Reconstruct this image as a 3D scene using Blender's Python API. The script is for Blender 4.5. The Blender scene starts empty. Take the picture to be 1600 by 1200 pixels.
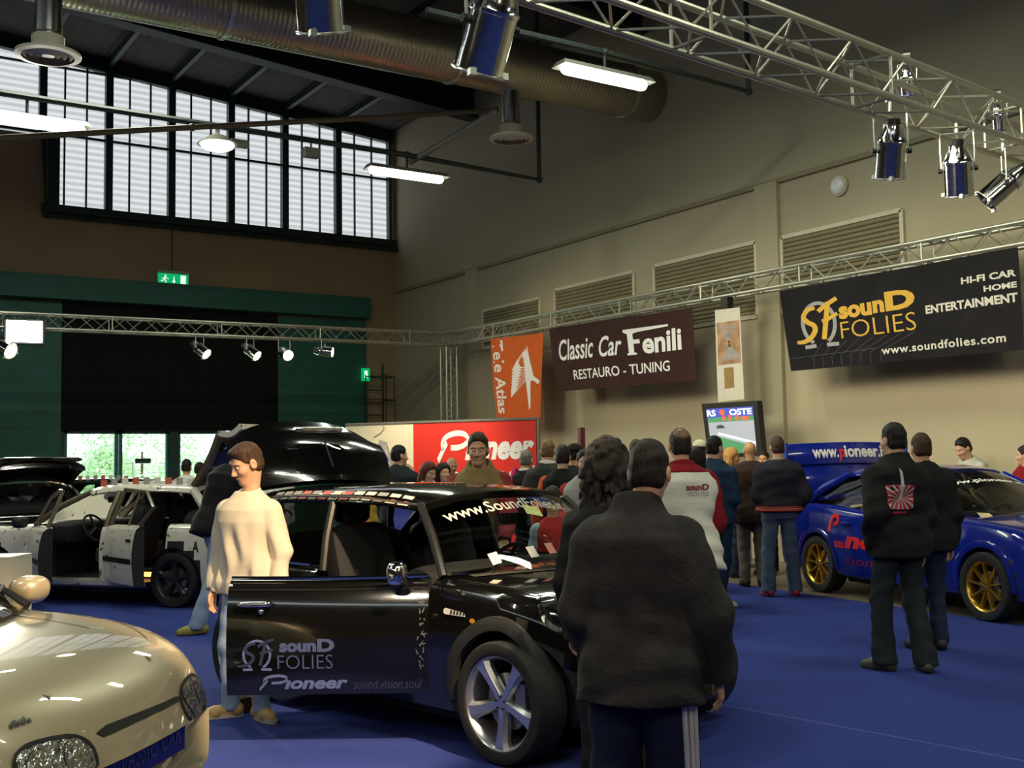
import bpy, bmesh, math, random
import numpy as np
from mathutils import Vector, Matrix
from mathutils.bvhtree import BVHTree

random.seed(7)
S = bpy.context.scene
COL = S.collection
R = math.radians

# ------------------------------------------------------------------ camera
CH = 1.53                       # camera height
YAW, PITCH, ROLL = R(33.2), R(3.97), R(0.9)
FPX = 1760.0                    # focal length for a 1600 px wide frame
fw = Vector((math.sin(YAW) * math.cos(PITCH), math.cos(YAW) * math.cos(PITCH), math.sin(PITCH)))
rt0 = Vector((math.cos(YAW), -math.sin(YAW), 0))
up0 = rt0.cross(fw)
rt = rt0 * math.cos(ROLL) - up0 * math.sin(ROLL)
up = up0 * math.cos(ROLL) + rt0 * math.sin(ROLL)
CAMP = Vector((0, 0, CH))
cd = bpy.data.cameras.new('camera')
cam = bpy.data.objects.new('camera', cd)
COL.objects.link(cam)
cam.matrix_world = Matrix(((rt.x, up.x, -fw.x, 0), (rt.y, up.y, -fw.y, 0), (rt.z, up.z, -fw.z, CH), (0, 0, 0, 1)))
cd.sensor_fit = 'HORIZONTAL'
cd.sensor_width = 36.0
cd.lens = FPX / 1600 * 36.0
cd.clip_start = 0.05
cd.clip_end = 300
S.camera = cam

# ------------------------------------------------------------------ view, world, hall light
S.view_settings.view_transform = 'Standard'
S.view_settings.look = 'None'
S.view_settings.gamma = 1.0
S.view_settings.exposure = 0.0
S.view_settings.use_curve_mapping = False
S.cycles.use_denoising = True
S.cycles.max_bounces = 8
S.cycles.transparent_max_bounces = 16
S.cycles.caustics_reflective = False
S.cycles.caustics_refractive = False
S.cycles.sample_clamp_indirect = 4.0

world = bpy.data.worlds.new('overcast_sky')
S.world = world
world.use_nodes = True
_bg = world.node_tree.nodes['Background']
_bg.inputs[0].default_value = (0.86, 0.97, 1.0, 1)
_bg.inputs[1].default_value = 3.4


def lat2w(lat, dep):
    """camera-frame ground position (metres right, metres ahead) -> hall x, y"""
    return (lat * math.cos(YAW) + dep * math.sin(YAW), -lat * math.sin(YAW) + dep * math.cos(YAW))


def ray(px, py):
    return (fw + rt * ((px - 800) / FPX) + up * ((600 - py) / FPX))


def at_depth(px, py, dep):
    d = ray(px, py)
    k = dep / (d.x * math.sin(YAW) + d.y * math.cos(YAW))
    return CAMP + d * k


def on_x(px, py, x):
    d = ray(px, py)
    return CAMP + d * (x / d.x)


def on_y(px, py, y):
    d = ray(px, py)
    return CAMP + d * (y / d.y)


def on_z(px, py, z):
    d = ray(px, py)
    return CAMP + d * ((z - CH) / d.z)


def ground(px, dep):
    """ground point that shows in image column px at the given distance"""
    p = at_depth(px, 700, dep)
    for _ in range(4):
        q = 720 + (CH * FPX / dep)
        p = at_depth(px, q, dep)
    return Vector((p.x, p.y, 0))


def lamp(kind, name, loc, target, watts, color, size=0.2, size_y=None, spot=60, blend=0.5):
    d = bpy.data.lights.new(name, kind)
    d.energy = watts
    d.color = color
    if kind == 'AREA':
        d.size = size
        if size_y:
            d.shape = 'RECTANGLE'
            d.size_y = size_y
    elif kind == 'SPOT':
        d.spot_size = R(spot)
        d.spot_blend = blend
        d.shadow_soft_size = size
    else:
        d.shadow_soft_size = size
    o = bpy.data.objects.new(name, d)
    COL.objects.link(o)
    o.location = loc
    v = Vector(target) - Vector(loc)
    o.rotation_euler = v.to_track_quat('-Z', 'Y').to_euler()
    return o


# added area lamps without fittings under the roof, soft ambient fill for the hall
FLUO = (0.93, 1.0, 0.80)
WARM = (1.0, 0.70, 0.38)
for _i, (_x, _y) in enumerate(((2.0, 2.0), (7.5, 3.0), (2.0, 9.0), (7.5, 9.5), (-3.0, 6.0), (-3.0, 14.0), (9.5, -2.0), (3.5, 15.5))):
    lamp('AREA', 'hall_fill_light', (_x, _y, 7.2), (_x, _y, 0), 105, FLUO, 2.4, 0.3)
# warm stage lamps on the near truss (out of the frame, above)
KEY = lat2w(1.3, 3.3)
lamp('SPOT', 'stage_key_light', (KEY[0], KEY[1], 4.3), (*lat2w(-1.75, 6.7), 0.45), 2250, (1.0, 0.72, 0.42), 0.06, spot=35, blend=0.35)
_k = lat2w(-0.6, 2.2)
lamp('SPOT', 'stage_hood_light', (_k[0], _k[1], 4.3), (*lat2w(-1.3, 4.3), 0.6), 95, (1.0, 0.80, 0.52), 0.25, spot=60, blend=0.6)
# added unseen warm spots behind the viewer, front fill on the crowd
for _l, _w in ((-1.5, 300), (3.0, 420)):
    lamp('SPOT', 'crowd_fill_light', (*lat2w(_l, -1.5), 4.4), (*lat2w(_l * .6, 11.0), 1.3), _w, (1.0, 0.86, 0.62), 0.3, spot=62, blend=0.8)
# added unseen warm spots that wash the long wall behind the banners
for _px, _w in ((700, 230), (900, 330), (1080, 360), (1290, 350), (1500, 310), (1720, 310)):
    _p = on_x(_px, 500, 10.2)
    lamp('SPOT', 'wall_wash_light', (7.0, _p.y, 4.3), (12.6, _p.y - 0.2, 1.9), _w, (1.0, 0.88, 0.64), 0.7, spot=72, blend=0.9)


# ------------------------------------------------------------------ materials
MATS = {}


def mat(name, col, rough=0.5, metal=0.0, spec=0.5, noise=0.0, nscale=12.0, bump=0.0, bscale=60.0, coat=0.0, emit=None, estr=0.0, alpha=1.0, trans=0.0, sheen=0.0):
    if name in MATS:
        return MATS[name]
    m = bpy.data.materials.new(name)
    m.use_nodes = True
    nt = m.node_tree
    b = nt.nodes['Principled BSDF']
    c = (*col, 1)
    b.inputs['Base Color'].default_value = c
    b.inputs['Roughness'].default_value = rough
    b.inputs['Metallic'].default_value = metal
    b.inputs['Specular IOR Level'].default_value = spec
    b.inputs['Coat Weight'].default_value = coat
    b.inputs['Coat Roughness'].default_value = 0.02
    b.inputs['Sheen Weight'].default_value = sheen
    b.inputs['Alpha'].default_value = alpha
    b.inputs['Transmission Weight'].default_value = trans
    if emit:
        b.inputs['Emission Color'].default_value = (*emit, 1)
        b.inputs['Emission Strength'].default_value = estr
    tc = nt.nodes.new('ShaderNodeTexCoord')
    if noise > 0:
        n = nt.nodes.new('ShaderNodeTexNoise')
        n.inputs['Scale'].default_value = nscale
        n.inputs['Detail'].default_value = 4
        nt.links.new(tc.outputs['Object'], n.inputs['Vector'])
        rmp = nt.nodes.new('ShaderNodeValToRGB')
        rmp.color_ramp.elements[0].position = 0.3
        rmp.color_ramp.elements[1].position = 0.7
        rmp.color_ramp.elements[0].color = (*[max(0, v * (1 - noise)) for v in col], 1)
        rmp.color_ramp.elements[1].color = (*[min(1, v * (1 + noise)) for v in col], 1)
        nt.links.new(n.outputs['Fac'], rmp.inputs['Fac'])
        nt.links.new(rmp.outputs['Color'], b.inputs['Base Color'])
    if bump > 0:
        n2 = nt.nodes.new('ShaderNodeTexNoise')
        n2.inputs['Scale'].default_value = bscale
        n2.inputs['Detail'].default_value = 3
        nt.links.new(tc.outputs['Object'], n2.inputs['Vector'])
        bp = nt.nodes.new('ShaderNodeBump')
        bp.inputs['Strength'].default_value = bump
        bp.inputs['Distance'].default_value = 0.02
        nt.links.new(n2.outputs['Fac'], bp.inputs['Height'])
        nt.links.new(bp.outputs['Normal'], b.inputs['Normal'])
    MATS[name] = m
    return m


def cloth(name, col, noise=0.12, bump=0.25):
    return mat('cloth_' + name, col, 0.9, noise=noise, nscale=9, bump=bump, bscale=70, spec=0.2, sheen=0.0)


def glass(name, tint, a):
    """thin pane: clear with a tint, mirror-like at grazing angles"""
    if name in MATS:
        return MATS[name]
    m = bpy.data.materials.new(name)
    m.use_nodes = True
    nt = m.node_tree
    nt.nodes.clear()
    out = nt.nodes.new('ShaderNodeOutputMaterial')
    tr = nt.nodes.new('ShaderNodeBsdfTransparent')
    gl = nt.nodes.new('ShaderNodeBsdfGlossy')
    mx = nt.nodes.new('ShaderNodeMixShader')
    fr = nt.nodes.new('ShaderNodeFresnel')
    ad = nt.nodes.new('ShaderNodeMath')
    tr.inputs[0].default_value = (*tint, 1)
    gl.inputs['Roughness'].default_value = 0.02
    fr.inputs[0].default_value = 1.5
    ad.operation = 'ADD'
    ad.inputs[1].default_value = a
    nt.links.new(fr.outputs[0], ad.inputs[0])
    nt.links.new(ad.outputs[0], mx.inputs[0])
    nt.links.new(tr.outputs[0], mx.inputs[1])
    nt.links.new(gl.outputs[0], mx.inputs[2])
    nt.links.new(mx.outputs[0], out.inputs[0])
    MATS[name] = m
    return m


BLACK_PLASTIC = mat('black_plastic', (0.012, 0.012, 0.013), 0.45)
RUBBER = mat('rubber', (0.014, 0.014, 0.014), 0.75, noise=0.2, nscale=30)
CHROME = mat('chrome', (0.82, 0.83, 0.85), 0.08, 1.0, noise=0.04, nscale=9)
ALU = mat('aluminium', (0.60, 0.62, 0.58), 0.32, 1.0, noise=0.1, nscale=14)
ALLOY = mat('alloy_silver', (0.62, 0.63, 0.67), 0.3, 0.9, noise=0.05)
WHITE_PRINT = mat('white_print', (0.85, 0.85, 0.83), 0.6, noise=0.03)
SHADOW_GAP = mat('dark_gap', (0.004, 0.004, 0.004), 0.8)
GREEN_STEEL = mat('green_painted_steel', (0.012, 0.055, 0.047), 0.45, noise=0.2, nscale=3)


# ------------------------------------------------------------------ mesh helper
ROOTM = {}


class MB:
    def __init__(self):
        self.v = []
        self.f = []
        self.mi = []
        self.cur = 0

    def add(self, vs, fs):
        k = len(self.v)
        self.v += [tuple(p) for p in vs]
        self.f += [tuple(i + k for i in f) for f in fs]
        self.mi += [self.cur] * len(fs)
        return self

    def box(self, c, s, rot=None, taper=None):
        hx, hy, hz = s[0] / 2, s[1] / 2, s[2] / 2
        vs = [Vector((x, y, z)) for z in (-hz, hz) for y in (-hy, hy) for x in (-hx, hx)]
        if taper:
            for p in vs[4:]:
                p.x *= taper
                p.y *= taper
        if rot is not None:
            vs = [rot @ p for p in vs]
        vs = [p + Vector(c) for p in vs]
        return self.add(vs, [(0, 2, 3, 1), (4, 5, 7, 6), (0, 1, 5, 4), (2, 6, 7, 3), (0, 4, 6, 2), (1, 3, 7, 5)])

    def cyl(self, a, b, r0, r1=None, n=12, cap=True):
        a, b = Vector(a), Vector(b)
        r1 = r0 if r1 is None else r1
        d = (b - a).normalized()
        u = d.orthogonal().normalized()
        w = d.cross(u)
        vs = []
        for p, r in ((a, r0), (b, r1)):
            for i in range(n):
                t = 2 * math.pi * i / n
                vs.append(p + (u * math.cos(t) + w * math.sin(t)) * r)
        fs = [(i, (i + 1) % n, n + (i + 1) % n, n + i) for i in range(n)]
        if cap:
            fs += [tuple(range(n - 1, -1, -1)), tuple(range(n, 2 * n))]
        return self.add(vs, fs)

    def tube(self, path, r, n=8, closed=False):
        path = [Vector(p) for p in path]
        m = len(path)
        rings = []
        u = None
        for i, p in enumerate(path):
            if closed:
                d = (path[(i + 1) % m] - path[i - 1]).normalized()
            else:
                d = (path[min(i + 1, m - 1)] - path[max(i - 1, 0)]).normalized()
            if u is None:
                u = d.orthogonal().normalized()
            else:
                u = (u - d * u.dot(d)).normalized()
            w = d.cross(u)
            rr = r[i] if isinstance(r, (list, tuple)) else r
            rings.append([p + (u * math.cos(2 * math.pi * k / n) + w * math.sin(2 * math.pi * k / n)) * rr for k in range(n)])
        vs = [q for g in rings for q in g]
        fs = []
        for i in range(m if closed else m - 1):
            j = (i + 1) % m
            for k in range(n):
                fs.append((i * n + k, i * n + (k + 1) % n, j * n + (k + 1) % n, j * n + k))
        if not closed:
            fs += [tuple(range(n - 1, -1, -1)), tuple(range((m - 1) * n, m * n))]
        return self.add(vs, fs)

    def lathe(self, prof, o=(0, 0, 0), axis=(0, 0, 1), n=24, cap=True):
        """prof: list of (radius, height along axis)"""
        o = Vector(o)
        d = Vector(axis).normalized()
        u = d.orthogonal().normalized()
        w = d.cross(u)
        vs = []
        for r, h in prof:
            for i in range(n):
                t = 2 * math.pi * i / n
                vs.append(o + d * h + (u * math.cos(t) + w * math.sin(t)) * max(r, 1e-4))
        fs = []
        for j in range(len(prof) - 1):
            for i in range(n):
                fs.append((j * n + i, j * n + (i + 1) % n, (j + 1) * n + (i + 1) % n, (j + 1) * n + i))
        if cap:
            fs += [tuple(range(n - 1, -1, -1)), tuple(range((len(prof) - 1) * n, len(prof) * n))]
        return self.add(vs, fs)

    def ball(self, c, r, n=12, m=8, rot=None):
        if not isinstance(r, (tuple, list)):
            r = (r, r, r)
        vs = [Vector((0, 0, r[2]))]
        for j in range(1, m):
            a = math.pi * j / m
            for i in range(n):
                t = 2 * math.pi * i / n
                vs.append(Vector((r[0] * math.sin(a) * math.cos(t), r[1] * math.sin(a) * math.sin(t), r[2] * math.cos(a))))
        vs.append(Vector((0, 0, -r[2])))
        if rot is not None:
            vs = [rot @ p for p in vs]
        vs = [p + Vector(c) for p in vs]
        fs = [(0, 1 + i, 1 + (i + 1) % n) for i in range(n)]
        for j in range(m - 2):
            for i in range(n):
                a = 1 + j * n
                fs.append((a + i, a + n + i, a + n + (i + 1) % n, a + (i + 1) % n))
        L = len(vs) - 1
        a = 1 + (m - 2) * n
        fs += [(L, a + (i + 1) % n, a + i) for i in range(n)]
        return self.add(vs, fs)

    def prism(self, poly, frame, depth):
        """poly: 2-D outline (ccw) in frame (o, u, v); pushed by depth along u x v"""
        o, u, v = frame
        nrm = Vector(u).cross(Vector(v)).normalized() * depth
        n = len(poly)
        a = [Vector(o) + Vector(u) * x + Vector(v) * y for x, y in poly]
        b = [p + nrm for p in a]
        fs = [tuple(range(n - 1, -1, -1)), tuple(range(n, 2 * n))]
        fs += [(i, (i + 1) % n, n + (i + 1) % n, n + i) for i in range(n)]
        return self.add(a + b, fs)

    def quad(self, pts, th=0.01, nx=1, ny=1, bulge=None):
        """slab from four corners TL TR BR BL, front side towards the reader; th thick"""
        tl, tr, br, bl = [Vector(p) for p in pts]
        nrm = (tr - tl).cross(tl - bl).normalized()
        vs = []
        for side in (0, 1):
            for j in range(ny + 1):
                for i in range(nx + 1):
                    s, t = i / nx, j / ny
                    p = (tl * (1 - s) + tr * s) * (1 - t) + (bl * (1 - s) + br * s) * t
                    if bulge:
                        p = p + nrm * bulge(s, t)
                    vs.append(p - nrm * th * side)
        K = (nx + 1) * (ny + 1)
        fs = []
        for j in range(ny):
            for i in range(nx):
                a = j * (nx + 1) + i
                fs.append((a, a + nx + 1, a + nx + 2, a + 1))
                fs.append((K + a, K + a + 1, K + a + nx + 2, K + a + nx + 1))
        ring = [i for i in range(nx + 1)] + [j * (nx + 1) + nx for j in range(1, ny + 1)] + [ny * (nx + 1) + i for i in range(nx - 1, -1, -1)] + [j * (nx + 1) for j in range(ny - 1, 0, -1)]
        for q in range(len(ring)):
            a, b = ring[q], ring[(q + 1) % len(ring)]
            fs.append((a, b, K + b, K + a))
        return self.add(vs, fs)

    def build(self, name, m, parent=None, smooth=True, world=False, kind=None):
        vs = self.v
        if world and parent is not None:
            inv = ROOTM[parent.name].inverted()
            vs = [inv @ Vector(p) for p in vs]
        me = bpy.data.meshes.new(name)
        me.from_pydata([tuple(p) for p in vs], [], self.f)
        for x in (m if isinstance(m, (list, tuple)) else [m]):
            me.materials.append(x)
        if any(self.mi):
            me.polygons.foreach_set('material_index', self.mi)
        me.validate()
        bm = bmesh.new()
        bm.from_mesh(me)
        bmesh.ops.recalc_face_normals(bm, faces=bm.faces)
        bm.to_mesh(me)
        bm.free()
        if smooth:
            smooth_mesh(me)
        return link(name, me, parent, kind)


def smooth_mesh(me, ang=35):
    me.polygons.foreach_set('use_smooth', [True] * len(me.polygons))
    try:
        me.set_sharp_from_angle(angle=R(ang))
    except Exception:
        pass


def link(name, me, parent=None, kind=None):
    o = bpy.data.objects.new(name, me)
    COL.objects.link(o)
    if parent is not None:
        o.parent = parent
        ROOTM[o.name] = ROOTM.get(parent.name, Matrix.Identity(4))
    if kind:
        o['kind'] = kind
    return o


def tag(o, label, cat, group=None):
    o['label'] = label
    o['category'] = cat
    if group:
        o['group'] = group
    return o


def thing(name, label, cat, loc=(0, 0, 0), rz=0.0, group=None, rot=None):
    o = bpy.data.objects.new(name, None)
    COL.objects.link(o)
    o.empty_display_size = 0.1
    M = Matrix.Translation(Vector(loc)) @ (rot.to_4x4() if rot is not None else Matrix.Rotation(rz, 4, 'Z'))
    o.matrix_world = M
    ROOTM[o.name] = M
    return tag(o, label, cat, group)


# ------------------------------------------------------------------ lettering
def text2d(s, bold=0.0, shear=0.0, space=1.0, res=3):
    """flat letter mesh normalised to a unit box: returns verts 0..1, faces"""
    c = bpy.data.curves.new('t', 'FONT')
    c.body = s
    c.offset = bold
    c.shear = shear
    c.space_character = space
    c.resolution_u = res
    c.fill_mode = 'FRONT'
    o = bpy.data.objects.new('t', c)
    COL.objects.link(o)
    dg = bpy.context.evaluated_depsgraph_get()
    me = bpy.data.meshes.new_from_object(o.evaluated_get(dg))
    vs = [(v.co.x, v.co.y) for v in me.vertices]
    fs = [tuple(p.vertices) for p in me.polygons]
    bpy.data.objects.remove(o)
    bpy.data.curves.remove(c)
    bpy.data.meshes.remove(me)
    x0 = min(v[0] for v in vs)
    x1 = max(v[0] for v in vs)
    y0 = min(v[1] for v in vs)
    y1 = max(v[1] for v in vs)
    return [((x - x0) / (x1 - x0), (y - y0) / (y1 - y0)) for x, y in vs], fs


class Flat:
    """2-D shapes in the u (right) v (up) square of a sheet"""

    def __init__(self):
        self.v = []
        self.f = []

    def add(self, vs, fs):
        k = len(self.v)
        self.v += list(vs)
        self.f += [tuple(i + k for i in f) for f in fs]
        return self

    def text(self, s, u0, v0, u1, v1, **kw):
        vs, fs = text2d(s, **kw)
        return self.add([(u0 + (u1 - u0) * x, v0 + (v1 - v0) * y) for x, y in vs], fs)

    def poly(self, pts):
        return self.add(pts, [tuple(range(len(pts)))])

    def stroke(self, pts, w, asp=1.0, closed=False, n=None):
        """ribbon along pts; asp = sheet width / height so the ribbon keeps its width"""
        P = [Vector((p[0] * asp, p[1])) for p in pts]
        m = len(P)
        vs = []
        for i in range(m):
            d = (P[(i + 1) % m] - P[i - 1]) if closed else (P[min(i + 1, m - 1)] - P[max(i - 1, 0)])
            d = d.normalized()
            q = Vector((-d.y, d.x)) * (w[i] if isinstance(w, (list, tuple)) else w) / 2
            vs += [((P[i] + q).x / asp, (P[i] + q).y), ((P[i] - q).x / asp, (P[i] - q).y)]
        fs = [(2 * i, 2 * i + 1, 2 * ((i + 1) % m) + 1, 2 * ((i + 1) % m)) for i in range(m if closed else m - 1)]
        return self.add(vs, fs)

    def curve(self, pts, w, asp=1.0, k=6):
        """ribbon along a smooth curve through pts"""
        P = [Vector(p) for p in pts]
        W = w if isinstance(w, (list, tuple)) else [w] * len(P)
        o, ow = [], []
        for i in range(len(P) - 1):
            a, b, c, d = P[max(i - 1, 0)], P[i], P[i + 1], P[min(i + 2, len(P) - 1)]
            for j in range(k):
                t = j / k
                o.append(0.5 * (2 * b + (c - a) * t + (2 * a - 5 * b + 4 * c - d) * t * t + (3 * b - a - 3 * c + d) * t ** 3))
                ow.append(W[i] * (1 - t) + W[i + 1] * t)
        o.append(P[-1])
        ow.append(W[-1])
        return self.stroke([(q.x, q.y) for q in o], ow, asp)

    def ellipse(self, cu, cv, ru, rv, n=24):
        return self.poly([(cu + ru * math.cos(2 * math.pi * i / n), cv + rv * math.sin(2 * math.pi * i / n)) for i in range(n)])

    def arc(self, cu, cv, ru, rv, a0, a1, n=20):
        return [(cu + ru * math.cos(R(a0 + (a1 - a0) * i / n)), cv + rv * math.sin(R(a0 + (a1 - a0) * i / n))) for i in range(n + 1)]

    def on_quad(self, pts, name, m, parent, off=0.004, bulge=None, world=True):
        tl, tr, br, bl = [Vector(p) for p in pts]
        nrm = (tr - tl).cross(tl - bl).normalized()
        mb = MB()
        vs = []
        for s, t in self.v:
            p = (bl * (1 - s) + br * s) * (1 - t) + (tl * (1 - s) + tr * s) * t
            if bulge:
                p = p + nrm * bulge(s, 1 - t)
            vs.append(p + nrm * off)
        mb.add(vs, self.f)
        return mb.build(name, m, parent, smooth=False, world=world)


def sf_logo(F, u0, v0, u1, v1, asp):
    """ring on two feet with a slanted S F inside; F for ring, returns second Flat for the letters"""
    du, dv = u1 - u0, v1 - v0
    X = lambda x: u0 + du * x
    Y = lambda y: v0 + dv * y
    pts = [(X(x), Y(y)) for x, y in F.arc(0.54, 0.52, 0.36, 0.44, -62, 242, 30)]
    F.stroke(pts, dv * 0.075, asp)
    F.stroke([(X(0.16), Y(0.05)), (X(0.42), Y(0.06))], dv * 0.08, asp)
    F.stroke([(X(0.66), Y(0.06)), (X(0.94), Y(0.05))], dv * 0.08, asp)
    L = Flat()
    s = [(0.50, 0.86), (0.34, 0.84), (0.22, 0.70), (0.30, 0.58), (0.42, 0.50), (0.44, 0.38), (0.32, 0.24), (0.16, 0.17), (0.0, 0.17)]
    L.curve([(X(x), Y(y)) for x, y in s], [dv * k for k in (0.07, 0.09, 0.1, 0.1, 0.1, 0.1, 0.1, 0.09, 0.07)], asp)
    L.stroke([(X(x), Y(y)) for x, y in ((0.80, 0.95), (0.72, 0.62), (0.62, 0.18))], dv * 0.1, asp)
    L.stroke([(X(x), Y(y)) for x, y in ((0.56, 0.78), (0.76, 0.90), (1.0, 1.0))], dv * 0.09, asp)
    L.stroke([(X(x), Y(y)) for x, y in ((0.62, 0.56), (0.78, 0.60), (0.98, 0.68))], dv * 0.08, asp)
    return L


# ------------------------------------------------------------------ implicit surfaces (surface nets)
def surface_nets(f, lo, hi, res):
    lo = np.array(lo, float)
    hi = np.array(hi, float)
    n = np.maximum(np.ceil((hi - lo) / res).astype(int) + 1, 4)
    ax = [lo[i] + np.arange(n[i]) * res for i in range(3)]
    X, Y, Z = np.meshgrid(*ax, indexing='ij')
    V = f(X, Y, Z)
    V[0], V[-1] = np.maximum(V[0], .001), np.maximum(V[-1], .001)
    V[:, 0], V[:, -1] = np.maximum(V[:, 0], .001), np.maximum(V[:, -1], .001)
    V[:, :, 0], V[:, :, -1] = np.maximum(V[:, :, 0], .001), np.maximum(V[:, :, -1], .001)
    ins = V < 0
    c = [V[i:n[0] - 1 + i, j:n[1] - 1 + j, k:n[2] - 1 + k] for i in (0, 1) for j in (0, 1) for k in (0, 1)]
    off = [(i, j, k) for i in (0, 1) for j in (0, 1) for k in (0, 1)]
    sg = [x < 0 for x in c]
    cnt = sum(s.astype(np.int8) for s in sg)
    act = (cnt > 0) & (cnt < 8)
    idx = -np.ones(act.shape, int)
    loc = np.argwhere(act)
    if len(loc) == 0:
        return [], []
    idx[act] = np.arange(len(loc))
    cv = np.stack([x[act] for x in c], 1)
    P = np.zeros((len(loc), 3))
    W = np.zeros(len(loc))
    for a in range(8):
        for b in range(a + 1, 8):
            da = np.array(off[a])
            db = np.array(off[b])
            if np.abs(da - db).sum() != 1:
                continue
            m = (cv[:, a] < 0) != (cv[:, b] < 0)
            t = np.where(m, cv[:, a] / np.where(m, cv[:, a] - cv[:, b], 1), 0)
            P += np.where(m[:, None], da + t[:, None] * (db - da), 0)
            W += m
    P = lo + (loc + P / W[:, None]) * res
    quads = []
    for d in range(3):
        sl0 = [slice(1, -1)] * 3
        sl1 = [slice(1, -1)] * 3
        sl0[d] = slice(0, n[d] - 1)
        sl1[d] = slice(1, n[d])
        A, B = ins[tuple(sl0)], ins[tuple(sl1)]
        ch = np.argwhere(A != B)
        if len(ch) == 0:
            continue
        flip = A[tuple(ch.T)]
        e1, e2 = [x for x in range(3) if x != d]
        base = ch.copy()
        base[:, e1] += 1
        base[:, e2] += 1
        q = []
        for s1, s2 in ((0, 0), (1, 0), (1, 1), (0, 1)):
            cc = base.copy()
            cc[:, e1] -= s1
            cc[:, e2] -= s2
            q.append(idx[tuple(cc.T)])
        q = np.stack(q, 1)
        if d == 1:
            flip = ~flip
        q[~flip] = q[~flip][:, ::-1]
        quads.append(q)
    Q = np.concatenate(quads)
    Q = Q[(Q >= 0).all(1)]
    return P, Q


def np_mesh(name, P, Q, m, parent=None, smooth=True):
    me = bpy.data.meshes.new(name)
    me.from_pydata([tuple(p) for p in P], [], [tuple(int(i) for i in q) for q in Q])
    for x in (m if isinstance(m, (list, tuple)) else [m]):
        me.materials.append(x)
    if smooth:
        me.polygons.foreach_set('use_smooth', [True] * len(me.polygons))
    return link(name, me, parent)


def smin(a, b, k):
    h = np.clip(0.5 + 0.5 * (b - a) / k, 0, 1)
    return b * (1 - h) + a * h - k * h * (1 - h)


def smax(a, b, k):
    return -smin(-a, -b, k)


def rcone(p, a, b, ra, rb):
    a = np.array(a, float)
    b = np.array(b, float)
    ab = b - a
    L2 = max((ab * ab).sum(), 1e-9)
    x, y, z = p[0] - a[0], p[1] - a[1], p[2] - a[2]
    t = np.clip((x * ab[0] + y * ab[1] + z * ab[2]) / L2, 0, 1)
    return np.sqrt((x - t * ab[0]) ** 2 + (y - t * ab[1]) ** 2 + (z - t * ab[2]) ** 2) - (ra + (rb - ra) * t)


def ellip(p, c, r):
    x, y, z = (p[0] - c[0]) / r[0], (p[1] - c[1]) / r[1], (p[2] - c[2]) / r[2]
    k0 = np.sqrt(x * x + y * y + z * z) + 1e-6
    k1 = np.sqrt((x / r[0]) ** 2 + (y / r[1]) ** 2 + (z / r[2]) ** 2) + 1e-6
    return k0 * (k0 - 1) / k1

# ================================================================== THE HALL
XR, YE, XT, YT = 12.6, 24.4, 12.0, 20.8
XL, YB = -20.0, -24.0
zroof = lambda x: 10.55 - 0.082 * (x - 3.8)


def structure(name, mb, m, parent=None, smooth=False):
    o = mb.build(name, m, parent, smooth=smooth)
    if parent is None:
        o['kind'] = 'structure'
    return o


CONCRETE = mat('concrete_floor', (0.17, 0.135, 0.10), 0.6, noise=0.25, nscale=1.2, bump=0.05, bscale=40)
WALLP = mat('beige_wall_paint', (0.46, 0.405, 0.275), 0.85, noise=0.06, nscale=0.6, bump=0.04, bscale=25)
ENDP = mat('brown_wall_plaster', (0.36, 0.262, 0.155), 0.9, noise=0.12, nscale=0.8, bump=0.06, bscale=30)
CEILP = mat('dark_roof_sheeting', (0.075, 0.065, 0.055), 0.8, noise=0.2, nscale=2)
STEEL_D = mat('dark_green_beam_paint', (0.010, 0.030, 0.026), 0.5, noise=0.2, nscale=3)
# ribbed roof sheets
_nt = CEILP.node_tree
_w = _nt.nodes.new('ShaderNodeTexWave')
_w.inputs['Scale'].default_value = 1.6
_tc = _nt.nodes.new('ShaderNodeTexCoord')
_nt.links.new(_tc.outputs['Object'], _w.inputs['Vector'])
_bp = _nt.nodes.new('ShaderNodeBump')
_bp.inputs['Distance'].default_value = 0.02
_nt.links.new(_w.outputs['Fac'], _bp.inputs['Height'])
_nt.links.new(_bp.outputs['Normal'], _nt.nodes['Principled BSDF'].inputs['Normal'])

structure('floor', MB().box(((XL + XR) / 2, (YB + YE) / 2, -0.1), (XR - XL + 0.6, YE - YB + 0.6, 0.2)), CONCRETE)
# walls
mb = MB()
mb.box((XR + 0.15, (YB + YE) / 2, 5.5), (0.3, YE - YB, 11))
structure('wall_right', mb, WALLP)
structure('wall_left', MB().box((XL - 0.15, (YB + YE) / 2, 5.75), (0.3, YE - YB, 11.5)), ENDP)
structure('wall_front', MB().box(((XL + XR) / 2, YB - 0.15, 5.75), (XR - XL, 0.3, 11.5)), ENDP)
# ledge along the long wall, read off the photograph as one level line
zl = on_x(1100, 317, XR).z
structure('trim_1', MB().box((XR - 0.03, (YB + YE) / 2, zl), (0.06, YE - YB, 0.07)), mat('ledge_paint', (0.30, 0.26, 0.16), 0.8, noise=0.05))
# pilasters of the long wall
mb = MB()
for px in (740, 1205):
    y = on_x(px, 420, XR).y
    mb.box((XR - 0.04, y, zl / 2), (0.08, 0.45, zl))
structure('trim_2', mb, WALLP)

# end wall round the big window and the doors
xs = lambda px, py: on_y(px, py, YE).x
X_wl, X_wr = xs(93, 260), xs(613, 300)
Z_w0 = on_y(350, 350, YE).z
Z_step = on_y(20, 205, YE).z
DX0, DX1, DZ = xs(93, 700), xs(432, 700), 2.42
mb = MB()
T = 0.3
yc = YE + T / 2


def wbox(x0, x1, z0, z1):
    mb.box(((x0 + x1) / 2, yc, (z0 + z1) / 2), (x1 - x0, T, z1 - z0))


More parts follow.
